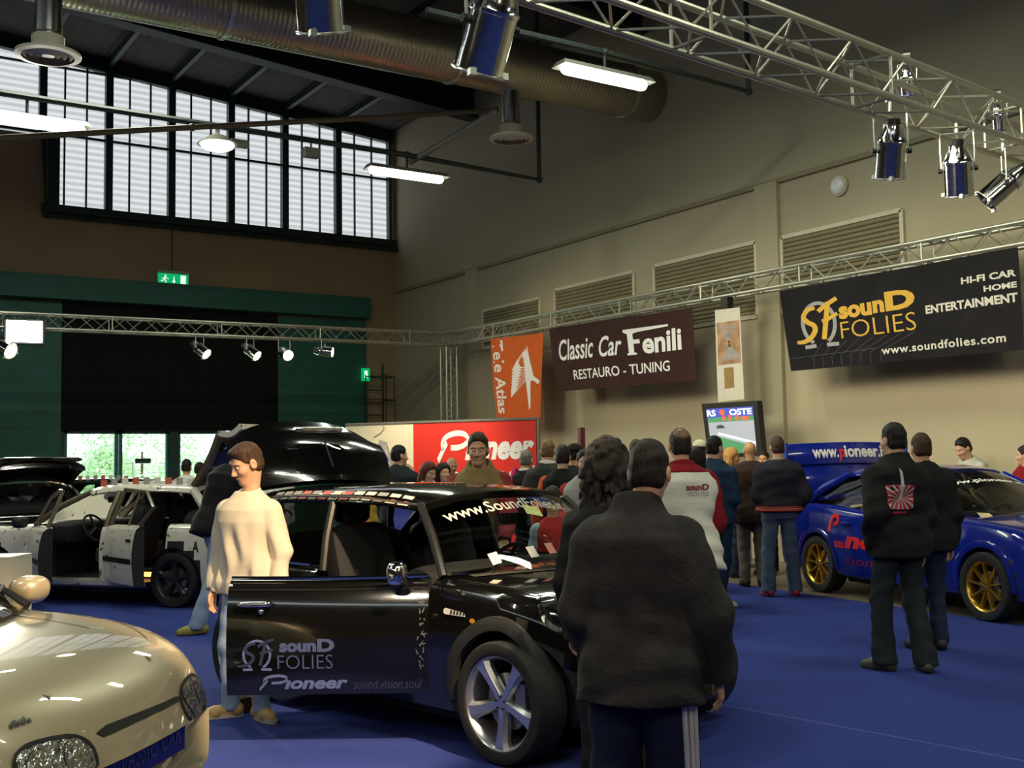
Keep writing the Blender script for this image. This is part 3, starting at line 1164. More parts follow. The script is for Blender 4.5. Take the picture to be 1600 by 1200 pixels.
# ------------------------------------------------------------------ exit signs, ladder, wall lamp
EXITG = mat('exit_green', (0.0, 0.30, 0.09), 0.4, emit=(0.0, 0.42, 0.13), estr=0.9)
EXITW = mat('exit_white', (0.9, 1, 0.9), 0.4, emit=(0.75, 1, 0.8), estr=1.0)
tl = on_y(245, 421, YE - .12)
br = on_y(296, 449, YE - .12)
t = thing('exit_sign', 'lit green running man exit sign on the brown wall', 'exit sign', ((tl.x + br.x) / 2, YE - .02, br.z))
w, h = br.x - tl.x, tl.z - br.z
MB().box((0, -0.05, h / 2), (w, 0.1, h)).build('case', mat('exit_case', (0.35, 0.38, 0.30), 0.5, noise=0.05), t, smooth=False)
q = [(-w * .46, -.105, h * .80), (w * .46, -.105, h * .80), (w * .46, -.105, h * .06), (-w * .46, -.105, h * .06)]
MB().quad(q, .004).build('panel', EXITG, t, smooth=False)
F = Flat()
F.ellipse(0.24, 0.80, 0.035, 0.07)
F.stroke([(0.25, 0.70), (0.20, 0.45)], 0.10, 2.4)
F.stroke([(0.20, 0.45), (0.27, 0.32), (0.24, 0.12)], 0.07, 2.4)
F.stroke([(0.20, 0.45), (0.15, 0.32), (0.08, 0.30)], 0.07, 2.4)
F.stroke([(0.25, 0.66), (0.31, 0.52), (0.36, 0.56)], 0.05, 2.4)
F.stroke([(0.24, 0.66), (0.15, 0.58), (0.12, 0.45)], 0.05, 2.4)
F.stroke([(0.52, 0.75), (0.52, 0.25)], 0.08, 2.4)
F.poly([(0.46, 0.38), (0.52, 0.18), (0.58, 0.38)])
F.poly([(0.74, 0.12), (0.92, 0.12), (0.92, 0.9), (0.74, 0.9)])
F.on_quad(q, 'pictogram', EXITW, t, world=False)
MB().cyl((0, -0.02, h), (0, -0.02, 1.25), 0.012, n=6).build('cable', RAIL, t)
p = on_y(291, 357, YE - .1)
o = MB().box(p, (0.3, 0.12, 0.1)).build('wall_box', BLACK_PLASTIC)
tag(o, 'small black box on the wall under the window sill', 'box')
p = on_y(574, 585, YE - .3)
t = thing('exit_sign', 'small green exit sign over the wall ladder', 'exit sign', p)
MB().box((0, 0.1, 0), (0.2, 0.05, 0.3)).build('case', EXITG, t, smooth=False)
F = Flat()
F.poly([(0.25, 0.2), (0.75, 0.2), (0.75, 0.85), (0.25, 0.85)])
F.on_quad([(-.08, .074, .13), (.08, .074, .13), (.08, .074, -.13), (-.08, .074, -.13)], 'pictogram', EXITW, t, world=False)
p = on_y(588, 660, YE - .25)
t = thing('wall_ladder', 'caged steel ladder on the end wall beside the green cladding', 'ladder', (p.x, YE - .02, 0))
zl1 = on_y(588, 585, YE).z
for s in (-.22, .22):
    MB().cyl((s, -.15, 0.02), (s, -.15, zl1 + (.25 if s > 0 else 0)), 0.022).build('rail', RAIL, t)
mb = MB()
k = int(zl1 / .3)
for i in range(1, k + 1):
    mb.cyl((-.22, -.15, i * .3), (.22, -.15, i * .3), 0.014, n=6)
mb.build('rungs', RAIL, t)
mb = MB()
for i in range(4):
    z = zl1 - .1 - i * .55
    mb.tube([(-.22, -.15, z), (-.38, -.45, z), (0, -.75, z), (.38, -.45, z), (.22, -.15, z)], 0.014, 6)
for x, y in ((-.38, -.45), (0, -.75), (.38, -.45)):
    mb.cyl((x, y, zl1 - 1.9), (x, y, zl1 - .05), 0.012, n=6)
mb.build('cage', RAIL, t)
p = on_x(1309, 290, XR - .06)
t = thing('wall_lamp', 'small round bulkhead lamp high on the beige wall', 'wall lamp', p)
MB().ball((0, 0, 0), (0.06, 0.13, 0.13), 18, 10).build('globe', mat('opal_glass', (0.75, 0.75, 0.75), 0.3, noise=0.02), t)
MB().lathe([(0.13, 0), (0.145, 0.0), (0.145, 0.04), (0.13, 0.04)], (0.01, 0, 0), (1, 0, 0), 20, cap=True).build('base', VFR, t)

# ------------------------------------------------------------------ banners on the long truss
WAVE = lambda a, k, p=0: (lambda s, t: a * math.sin(s * k + p) + a * .6 * math.sin(s * k * 2.3 + t * 3))


def banner(corners, x, name, label, m, bulge=None, cat='banner'):
    pts = [on_x(px, py, x) for px, py in corners]
    t = thing(name, label, cat, (pts[0] + pts[1]) / 2)
    mb = MB().quad(pts, 0.006, 28, 14, bulge)
    mb.build('sheet', m, t, world=True)
    return t, pts


BX = XT - 0.14
YELLOW = mat('yellow_print', (0.62, 0.36, 0.03), 0.6, noise=0.05)
GREYP = mat('grey_print', (0.30, 0.30, 0.30), 0.6, noise=0.1)
SHIFTY = 0
bw = WAVE(0.02, 6)
t, q = banner([(858, 514), (1082, 480), (1087, 594), (872, 612)], BX, 'banner', 'dark brown banner for a classic car restoration shop', mat('brown_vinyl', (0.040, 0.016, 0.014), 0.7, noise=0.12, nscale=4, spec=.2), bw)
F = Flat()
F.text('Classic', 0.06, 0.47, 0.33, 0.80, shear=0.35, bold=0.015)
F.text('Car', 0.37, 0.46, 0.535, 0.77, shear=0.35, bold=0.015)
F.text('enili', 0.665, 0.435, 0.925, 0.75, bold=0.03)
F.poly([(0.565, 0.44), (0.625, 0.44), (0.625, 0.47), (0.61, 0.47), (0.61, 0.60), (0.65, 0.60), (0.65, 0.66), (0.61, 0.66), (0.61, 0.75), (0.64, 0.765), (0.84, 0.79), (0.84, 0.82), (0.55, 0.82), (0.55, 0.78), (0.575, 0.75), (0.575, 0.47), (0.565, 0.47)])
F.text('RESTAURO - TUNING', 0.15, 0.16, 0.84, 0.31, bold=0.012)
F.on_quad(q, 'lettering', WHITE_PRINT, t, bulge=bw)
bw2 = WAVE(0.03, 5, 1)
t, q = banner([(768, 530), (847, 520), (845, 656), (778, 652)], BX, 'banner', 'orange hanging flag with white winged figure', mat('orange_cloth', (0.62, 0.11, 0.012), 0.8, noise=0.1), bw2)
F = Flat()
vs, fs = text2d('Tele Atlas', bold=0.02)
F.add([(0.05 + 0.20 * y, 0.97 - 0.92 * x) for x, y in vs], fs)
# winged figure: body, wing of feathers, arm
F.poly([(0.70, 0.88), (0.74, 0.70), (0.80, 0.52), (0.74, 0.44), (0.73, 0.15), (0.70, 0.10), (0.66, 0.45), (0.66, 0.60)])
for i in range(9):
    a = i / 8
    F.poly([(0.68, 0.84 - 0.3 * a), (0.50 - 0.14 * a, 0.70 - 0.36 * a), (0.36 - 0.02 * a + .02, 0.58 - 0.33 * a), (0.56 - .06 * a, 0.60 - 0.26 * a), (0.70, 0.62 - 0.14 * a)])
F.poly([(0.76, 0.54), (0.84, 0.49), (0.93, 0.46), (0.92, 0.43), (0.84, 0.44), (0.76, 0.46)])
F.ellipse(0.90, 0.44, 0.05, 0.025)
F.on_quad(q, 'lettering', WHITE_PRINT, t, bulge=bw2)
bw3 = WAVE(0.012, 7, 2)
t, q = banner([(1219, 455), (1590, 386), (1600, 546), (1237, 580)], BX, 'banner', 'wide black banner with yellow lettering at the right', mat('black_vinyl', (0.010, 0.009, 0.011), 0.7, noise=0.3, nscale=3, spec=.15), bw3)
asp = 2.35
F = Flat()
L = sf_logo(F, 0.055, 0.24, 0.265, 0.80, asp)
F.on_quad(q, 'logo_ring', GREYP, t, 0.003, bw3)
L.text('sou', 0.268, 0.545, 0.42, 0.695, bold=0.05)
L.text('n', 0.425, 0.56, 0.475, 0.70, bold=0.05)
L.text('D', 0.48, 0.56, 0.605, 0.775, bold=0.05)
L.on_quad(q, 'lettering', YELLOW, t, 0.006, bw3)
F = Flat()
F.text('FOLIES', 0.268, 0.32, 0.60, 0.515, bold=-0.012)
F.on_quad(q, 'lettering', YELLOW, t, 0.005, bw3)
F = Flat()
F.text('HI-FI CAR', 0.795, 0.72, 0.99, 0.79, bold=0.035)
F.text('HOME', 0.875, 0.61, 0.99, 0.67, bold=0.035)
F.text('ENTERTAINMENT', 0.645, 0.47, 0.99, 0.56, bold=0.035)
F.text('www.soundfolies.com', 0.44, 0.09, 0.94, 0.18, bold=0.02, space=1.12)
F.on_quad(q, 'lettering', mat('dull_white_print', (0.62, 0.60, 0.52), 0.6, noise=0.05), t, 0.005, bw3)
F = Flat()
for i in range(8):
    F.stroke([(0.12 + i * .045, 0.02), (0.12 + i * .045, 0.13), (0.17 + i * .06, 0.30)], 0.005, asp)
F.stroke([(0.0, 0.15), (0.4, 0.17)], 0.006, asp)
F.stroke([(0.0, 0.15), (0.42, 0.17)], 0.004, asp)
F.on_quad(q, 'line_pattern', mat('faint_print', (0.06, 0.06, 0.07), 0.6, noise=0.1), t, 0.003, bw3)
# narrow poster
t, q = banner([(1117, 485), (1156, 480), (1163, 624), (1122, 628)], BX - 0.02, 'hanging_poster', 'narrow white poster hanging above the television', mat('poster_paper', (0.62, 0.58, 0.48), 0.6, noise=0.04), WAVE(0.006, 3), 'poster')
F = Flat()
F.poly([(0.08, 0.40), (0.95, 0.40), (0.95, 0.86), (0.08, 0.86)])
F.on_quad(q, 'picture', mat('orange_picture', (0.40, 0.22, 0.11), 0.6, noise=0.45, nscale=6), t, 0.012)
F = Flat()
for a in range(9):
    F.stroke([(0.05 + .1 * a, 0.84), (0.55, 0.62), (0.95 - .09 * a, 0.44)], [0.012, 0.004, 0.02], 0.3)
F.on_quad(q, 'picture_rays', mat('grey_rays', (0.33, 0.31, 0.28), 0.6, noise=0.1), t, 0.014)
F = Flat()
F.poly([(0.30, 0.14), (0.66, 0.14), (0.66, 0.36), (0.30, 0.36)])
F.on_quad(q, 'picture_cabinet', mat('amber_picture', (0.30, 0.18, 0.05), 0.6, noise=0.3, nscale=20), t, 0.012)
t3 = MB().box(on_x(1136, 476, XT - .1), (0.12, 0.14, 0.22)).build('hanging_bracket', BLACK_PLASTIC, t, world=True)

# television on its stand
TX = XT - 0.35
q = [on_x(px, py, TX) for px, py in ((1096, 631), (1183, 626), (1191, 712), (1107, 717))]
cx = (q[0] + q[1] + q[2] + q[3]) / 4
t = thing('television', 'plasma television showing a motor race, on a stand by the wall', 'television', (cx.x, cx.y, 0.01))
MB().quad(q, 0.10).build('bezel', BLACK_PLASTIC, t, smooth=False, world=True)


def sub(q, u0, v0, u1, v1):
    tl, tr, br, bl = q
    f = lambda u, v: (bl * (1 - u) + br * u) * (1 - v) + (tl * (1 - u) + tr * u) * v
    return [f(u0, v1), f(u1, v1), f(u1, v0), f(u0, v0)]


def screen(name, col, e=0.85):
    return mat(name, col, 0.3, emit=col, estr=e, noise=0.0)


sq = sub(q, 0.085, 0.07, 0.915, 0.90)
F = Flat()
F.poly([(0, 0), (1, 0), (1, 1), (0, 1)])
F.on_quad(sq, 'screen', screen('screen_track', (0.30, 0.32, 0.36)), t, 0.003)
F = Flat().poly([(0, 0.80), (1, 0.80), (1, 1), (0, 1)])
F.on_quad(sq, 'screen_picture', screen('screen_blue', (0.05, 0.07, 0.38)), t, 0.005)
F = Flat().poly([(0, 0.70), (1, 0.70), (1, 0.80), (0, 0.80)])
F.poly([(0, 0), (1, 0), (1, 0.12), (0.3, 0.35), (0, 0.42)])
F.on_quad(sq, 'screen_picture', screen('screen_green', (0.06, 0.22, 0.10)), t, 0.005)
F = Flat().stroke([(0.2, 0.45), (1, 0.2)], 0.05).poly([(0, 0.2), (0.12, 0.2), (0.12, 0.38), (0, 0.38)])
F.text('RS', 0.0, 0.83, 0.2, 0.97, bold=0.04)
F.text('OSTE', 0.5, 0.83, 0.98, 0.97, bold=0.04)
F.on_quad(sq, 'screen_picture', screen('screen_white', (0.62, 0.72, 0.85)), t, 0.008)
F = Flat()
for x in (0.34, 0.47, 0.62):
    F.poly([(x, 0.72), (x + .06, 0.72), (x + .06, 0.84), (x, 0.84)])
F.poly([(0.74, 0.72), (0.9, 0.72), (0.9, 0.8), (0.74, 0.8)])
F.ellipse(0.34, 0.91, 0.06, 0.06)
F.on_quad(sq, 'screen_picture', screen('screen_red', (0.65, 0.10, 0.05)), t, 0.008)
F = Flat().poly([(0.18, 0.56), (0.36, 0.56), (0.36, 0.60), (0.30, 0.64), (0.22, 0.63), (0.18, 0.60)])
F.on_quad(sq, 'screen_picture', screen('screen_dark', (0.04, 0.05, 0.07)), t, 0.009)
mb = MB().box((0.04, 0, 0.02), (0.6, 0.9, 0.04))
for s in (-.25, .25):
    mb.cyl((0.04, s, 0.03), (0.04, s, 1.6), 0.03)
mb.build('stand', GREY_MET, t)

# ------------------------------------------------------------------ booth wall with white and red panels
BA, BB = at_depth(540, 700, 20.6), at_depth(838, 700, 20.0)
BA.z = BB.z = 0
BM = BA + (BB - BA) * ((648 - 540) / (838 - 540))
zt_a = at_depth(560, 665, 20.5).z
zt_b = at_depth(835, 656, 20.0).z
bt = thing('booth_wall', 'exhibition booth wall with a white panel and a red panel', 'booth wall', BM)
zt_m = zt_a + (zt_b - zt_a) * .45
MB().quad([BA + Vector((0, 0, zt_a)), BM + Vector((0, 0, zt_m)), BM, BA], 0.05).build('white_panel', mat('white_panel', (0.85, 0.74, 0.52), 0.6, noise=0.03), bt, smooth=False, world=True)
rq = [BM + Vector((0, 0, zt_m)), BB + Vector((0, 0, zt_b)), BB + Vector((0, 0, 0)), BM]
MB().quad(rq, 0.05).build('red_panel', mat('red_panel', (0.72, 0.025, 0.012), 0.5, noise=0.04), bt, smooth=False, world=True)
mb = MB()
mb.cyl(BB + Vector((.05, 0, 0)), BB + Vector((.05, 0, zt_b + .05)), 0.035)
mb.tube([BA + Vector((0, 0, zt_a + .02)), BM + Vector((0, 0, zt_m + .02)), BB + Vector((0, 0, zt_b + .02))], 0.025, 6)
mb.build('frame', GREY_MET, bt, world=True)


def pioneer(F, u0, v0, u1, v1, asp=3, bold=0.045, sh=0.25):
    """the word with its big looped initial"""
    du, dv = u1 - u0, v1 - v0
    X = lambda x: u0 + du * x
    Y = lambda y: v0 + dv * y
    F.stroke([(X(0.04), Y(0.0)), (X(0.10), Y(0.42)), (X(0.13), Y(0.62))], dv * .22, asp)
    F.curve([(X(x), Y(y)) for x, y in ((0.09, 0.34), (0.085, 0.62), (0.13, 0.82), (0.21, 0.92), (0.30, 0.90), (0.345, 0.74), (0.32, 0.56), (0.25, 0.45), (0.17, 0.44))], dv * .19, asp)
    F.text('ıoneer', X(0.31), Y(0.0), X(1.0), Y(0.62), bold=bold, shear=sh)
    return F


F = pioneer(Flat(), 0.17, 0.695, 0.985, 0.93, 2.2)
F.text('sound.vision.soul', 0.13, 0.525, 0.985, 0.645, shear=0.25, bold=0.012)
F.on_quad(rq, 'lettering', WHITE_PRINT, bt, 0.006)
wq = [BA + Vector((0, 0, zt_a)), BM + Vector((0, 0, zt_m)), BM, BA]
F = Flat()
F.poly([(0.50, 0.88), (0.60, 0.86), (0.72, 0.62), (0.66, 0.56), (0.56, 0.62), (0.42, 0.72)])
F.on_quad(wq, 'picture', mat('grey_device_print', (0.48, 0.44, 0.42), 0.5, noise=0.3, nscale=8), bt, 0.006)
F = Flat()
F.poly([(0.56, 0.80), (0.64, 0.72), (0.62, 0.66), (0.53, 0.70)])
F.on_quad(wq, 'picture', mat('blue_device_print', (0.05, 0.06, 0.16), 0.5, noise=0.3, nscale=8), bt, 0.009)
F = Flat()
F.stroke([(0.42, 0.90), (0.52, 0.93), (0.58, 0.97), (0.55, 1.0 - .01)], 0.01, 1)
F.stroke([(0.60, 0.86), (0.73, 0.62)], 0.012, 1)
F.on_quad(wq, 'picture', mat('wire_print', (0.30, 0.2, 0.12), 0.5, noise=0.1), bt, 0.009)
_p = at_depth(700, 600, 18.6)
lamp('SPOT', 'booth_light', (_p.x, _p.y, 3.6), (*lat2w(-1.35, 20.2), 1.6), 240, (1.0, 0.85, 0.62), 0.1, spot=75, blend=.8)

# slim red-topped pole behind the visitors
p = at_depth(908, 668, 13.6)
t = thing('pennant_pole', 'slim pole sign with a dark red top above the visitors', 'sign', (p.x, p.y, 0))
MB().box((0, 0, p.z / 2 - .15), (0.06, 0.05, p.z - .3)).build('pole', mat('pale_pole', (0.62, 0.45, 0.36), 0.6, noise=0.1), t, smooth=False)
MB().box((0.0, 0, p.z - .15), (0.07, 0.06, 0.3)).build('top', mat('dark_red', (0.14, 0.03, 0.03), 0.6, noise=0.1), t, smooth=False)

# ================================================================== CARS
def pchip(xs, ys, q):
    xs, ys, q = np.array(xs, float), np.array(ys, float), np.array(q, float)
    h = np.diff(xs)
    d = np.diff(ys) / h
    m = np.zeros(len(xs))
    for i in range(1, len(xs) - 1):
        if d[i - 1] * d[i] > 0:
            w1, w2 = 2 * h[i] + h[i - 1], h[i] + 2 * h[i - 1]
            m[i] = (w1 + w2) / (w1 / d[i - 1] + w2 / d[i])
    m[0], m[-1] = d[0], d[-1]
    k = np.clip(np.searchsorted(xs, q) - 1, 0, len(xs) - 2)
    t = np.clip((q - xs[k]) / h[k], 0, 1)
    return ys[k] * (1 + 2 * t) * (1 - t) ** 2 + m[k] * h[k] * t * (1 - t) ** 2 + ys[k + 1] * t * t * (3 - 2 * t) - m[k + 1] * h[k] * t * t * (1 - t)


def bool_mesh(me, cut, op):
    a = bpy.data.objects.new('a', me)
    b = bpy.data.objects.new('b', cut)
    COL.objects.link(a)
    COL.objects.link(b)
    m = a.modifiers.new('x', 'BOOLEAN')
    m.object = b
    m.operation = op
    m.solver = 'EXACT'
    dg = bpy.context.evaluated_depsgraph_get()
    out = bpy.data.meshes.new_from_object(a.evaluated_get(dg))
    bpy.data.objects.remove(a)
    bpy.data.objects.remove(b)
    return out


def raw_mesh(mb):
    me = bpy.data.meshes.new('raw')
    me.from_pydata([tuple(p) for p in mb.v], [], mb.f)
    bm = bmesh.new()
    bm.from_mesh(me)
    bmesh.ops.recalc_face_normals(bm, faces=bm.faces)
    bm.to_mesh(me)
    bm.free()
    return me


SECTION = [(0, 0), (0.55, 0), (0.88, 0.015), (0.95, 0.06), (0.975, 0.16), (0.99, 0.30), (1.0, 0.46), (0.998, 0.60), (0.985, 0.74), (0.965, 0.86), (0.94, 0.94), (0.89, 0.985), (0.80, 1.0), (0.5, 1.012), (0.25, 1.018), (0, 1.02)]


class Loft:
    """lower body of a car: stations along x, one mirrored section"""

    def __init__(self, tab, bow_f=0.2, bow_r=0.12, section=SECTION, n=70):
        self.tab = sorted(tab)
        self.xs = [t[0] for t in self.tab]
        self.bow_f, self.bow_r, self.sec, self.n = bow_f, bow_r, section, n
        self.W = max(t[3] for t in self.tab)

    def at(self, x):
        return [float(pchip(self.xs, [t[k] for t in self.tab], [x])[0]) for k in (1, 2, 3)]

    def warp(self, x, y):
        x0, x1 = self.xs[0], self.xs[-1]
        a = max(0, min(1, (x - (x1 - .75)) / .75))
        b = max(0, min(1, ((x0 + .6) - x) / .6))
        r = (abs(y) / self.W) ** 2.4
        return x - self.bow_f * r * a * a + self.bow_r * r * b * b

    def mesh(self):
        x0, x1 = self.xs[0], self.xs[-1]
        q = [x0 + (x1 - x0) * (0.5 - 0.5 * math.cos(math.pi * i / (self.n - 1))) * 0.5 + (x1 - x0) * 0.5 * i / (self.n - 1) for i in range(self.n)]
        cols = [pchip(self.xs, [t[k] for t in self.tab], q) for k in (1, 2, 3)]
        vs, fs = [], []
        M = len(self.sec)
        ring = [(y, z) for y, z in self.sec] + [(-y, z) for y, z in self.sec[-2:0:-1]]
        m = len(ring)
        for i, x in enumerate(q):
            zb, zt, hw = cols[0][i], cols[1][i], cols[2][i]
            for yf, zf in ring:
                y = yf * hw
                vs.append((self.warp(x, y), y, zb + zf * (zt - zb)))
        for i in range(self.n - 1):
            for k in range(m):
                fs.append((i * m + k, i * m + (k + 1) % m, (i + 1) * m + (k + 1) % m, (i + 1) * m + k))
        fs += [tuple(range(m)), tuple(range((self.n - 1) * m, self.n * m))[::-1]]
        mb = MB().add(vs, fs)
        return raw_mesh(mb)


def paint(name, col, metal=0.0, rough=0.18, flake=0.0):
    return mat('paint_' + name, col, rough, metal, noise=flake, nscale=400, coat=1.0)


def bvh_of(me):
    bm = bmesh.new()
    bm.from_mesh(me)
    b = BVHTree.FromBMesh(bm)
    bm.free()
    return b


def decal(bvh, frame, F, name, m, parent, off=0.004, sub=0):
    """lay a flat shape onto a surface: F in metres in frame (o, u, v), dropped along -(u x v)"""
    o, u, v = [Vector(k) for k in frame]
    n = u.cross(v).normalized()
    bm = bmesh.new()
    for p in F.v:
        bm.verts.new((p[0], p[1], 0))
    bm.verts.ensure_lookup_table()
    for f in F.f:
        try:
            bm.faces.new([bm.verts[i] for i in f])
        except ValueError:
            pass
    if sub:
        bmesh.ops.triangulate(bm, faces=bm.faces)
        for _ in range(sub):
            bmesh.ops.subdivide_edges(bm, edges=[e for e in bm.edges if e.calc_length() > 0.03], cuts=1, use_grid_fill=True)
            bmesh.ops.triangulate(bm, faces=bm.faces)
    for w in bm.verts:
        p = o + u * w.co.x + v * w.co.y
        h = bvh.ray_cast(p + n * 0.6, -n, 1.4)
        w.co = (h[0] + h[1].normalized() * off * (1 if h[1].dot(n) > 0 else -1)) if h[0] is not None else p
    me = bpy.data.meshes.new(name)
    bm.to_mesh(me)
    bm.free()
    me.materials.append(m)
    return link(name, me, parent)


def seam(bvh, frame, pts, name, m, parent, w=0.006, off=0.002, closed=False):
    """dark joint line laid on the surface"""
    P = []
    L = len(pts)
    for i in range(L if closed else L - 1):
        a, b = Vector(pts[i]), Vector(pts[(i + 1) % L])
        k = max(1, int((b - a).length / 0.04))
        P += [a + (b - a) * (j / k) for j in range(k)]
    if not closed:
        P.append(Vector(pts[-1]))
    F = Flat().stroke([(p.x, p.y) for p in P], w, 1.0, closed)
    return decal(bvh, frame, F, name, m, parent, off)


def sball(mb, c, r, e=0.35, n=16, m=10, rot=None):
    """rounded box"""
    sg = lambda v: (1 if v >= 0 else -1) * abs(v) ** e
    vs, fs = [], []
    for j in range(m + 1):
        a = math.pi * j / m - math.pi / 2
        for i in range(n):
            t = 2 * math.pi * i / n
            p = Vector((r[0] * sg(math.cos(a)) * sg(math.cos(t)), r[1] * sg(math.cos(a)) * sg(math.sin(t)), r[2] * sg(math.sin(a))))
            if rot is not None:
                p = rot @ p
            vs.append(p + Vector(c))
    for j in range(m):
        for i in range(n):
            fs.append((j * n + i, j * n + (i + 1) % n, (j + 1) * n + (i + 1) % n, (j + 1) * n + i))
    return mb.add(vs, fs)


def wheel(parent, c, side, rt, w, rr, m, style='five', turn=0.0, steer=0.0):
    """wheel part (alloy) with tyre and brake disc below it; side +1 left, -1 right: outer face along y*side"""
    M = Matrix.Translation(Vector(c)) @ Matrix.Rotation(steer, 4, 'Z')
    ax = Vector((0, side, 0))
    mb = MB()
    mb.lathe([(rr * .90, -w * .5), (rr * .93, -w * .2), (rr * .92, w * .25), (rr * .97, w * .42), (rr * 1.02, w * .47), (rr * 1.02, w * .40), (rr * .99, -w * .5)], (0, 0, 0), ax, 40, cap=False)
    mb.lathe([(0.001, w * .36), (rr * .10, w * .37), (rr * .19, w * .34), (rr * .20, w * .2), (0.001, w * .2)], (0, 0, 0), ax, 20, cap=False)
    ns = {'five': 5, 'multi': 9, 'ten': 10}[style]
    for i in range(ns):
        a = turn + 2 * math.pi * i / ns
        u = Vector((math.cos(a), 0, math.sin(a)))
        v = ax.cross(u)
        if style == 'five':
            a0, a1, a2 = rr * .14, rr * .125, rr * .20
        else:
            a0, a1, a2 = rr * .05, rr * .045, rr * .05
        pr = [(rr * .10, a0), (rr * .30, a1), (rr * .6, (a1 + a2) / 2.2), (rr * .80, a2 * .85), (rr * .97, a2 * 1.2)]
        ho = [w * .36, w * .36, w * .40, w * .43, w * .44]
        vs, fs = [], []
        for (r, hw2), h in zip(pr, ho):
            for s, dh in ((-1, -0.02), (-.55, 0), (.55, 0), (1, -0.02), (1, -.045), (-1, -.045)):
                vs.append(u * r + v * hw2 * s + ax * (h + dh))
        for k in range(len(pr) - 1):
            for j in range(6):
                fs.append((k * 6 + j, k * 6 + (j + 1) % 6, k * 6 + 6 + (j + 1) % 6, k * 6 + 6 + j))
        fs += [tuple(range(6)), tuple(range(len(pr) * 6 - 6, len(pr) * 6))]
        mb.add(vs, fs)
    mb.v = [M @ Vector(p) for p in mb.v]
    o = mb.build('wheel', m, parent)
    t = MB().lathe([(rr * .99, -w * .5), (rr * 1.1, -w * .53), (rt * .95, -w * .52), (rt, -w * .42), (rt, w * .42), (rt * .965, w * .51), (rr * 1.2, w * .54), (rr * 1.05, w * .50), (rr * .99, w * .42)], (0, 0, 0), ax, 48, cap=False)
    t.v = [M @ Vector(p) for p in t.v]
    t.build('tyre', RUBBER, o)
    b = MB().lathe([(0.02, 0), (rr * .62, 0), (rr * .62, 0.02), (0.02, 0.02)], (0, 0, 0), ax, 32, cap=False)
    b.cur = 0
    b.box((rr * .5, side * .02, rr * .2), (rr * .3, 0.06, rr * .5))
    b.v = [M @ Vector(p) for p in b.v]
    b.build('brake_disc', mat('disc_steel', (0.30, 0.30, 0.31), 0.4, 0.9, noise=0.1), o)
    for i in range(ns if style == 'five' else 5):
        pass
    mb = MB()
    for i in range(5):
        a = turn + 2 * math.pi * (i + .5) / 5
        p = Vector((math.cos(a), 0, math.sin(a))) * rr * .135 + ax * w * .34
        mb.cyl(p, p + ax * 0.014, rr * .025, n=8)
    mb.v = [M @ Vector(p) for p in mb.v]
    mb.build('wheel_nuts', BLACK_PLASTIC, o)
    return o


def sheet(A, B, nu=16, bulge=0.0, nrm=None):
    """curved pane between two edge curves given as functions 0..1 -> point"""
    mb = MB()
    nv = 8
    vs, fs = [], []
    for j in range(nv + 1):
        t = j / nv
        for i in range(nu + 1):
            s = i / nu
            p = Vector(A(s)) * (1 - t) + Vector(B(s)) * t
            if bulge:
                p = p + Vector(nrm) * bulge * (4 * t * (1 - t))
            vs.append(p)
    for j in range(nv):
        for i in range(nu):
            a = j * (nu + 1) + i
            fs.append((a, a + 1, a + nu + 2, a + nu + 1))
    return mb.add(vs, fs)


TRIMB = mat('car_trim_black', (0.010, 0.010, 0.011), 0.35)
CABIN = mat('cabin_black', (0.010, 0.010, 0.012), 0.8, noise=0.15, nscale=20)
SEATM = mat('seat_cloth', (0.016, 0.016, 0.020), 0.8, noise=0.2, nscale=40)
CARGLASS = glass('car_glass', (0.93, 0.96, 0.92), 0.01)
DARKGLASS = glass('dark_car_glass', (0.16, 0.18, 0.17), 0.05)
LAMPGLASS = mat('lamp_facets', (0.55, 0.58, 0.60), 0.12, 0.9, noise=0.8, nscale=26, bump=0.6, bscale=34)
SEAMM = SHADOW_GAP


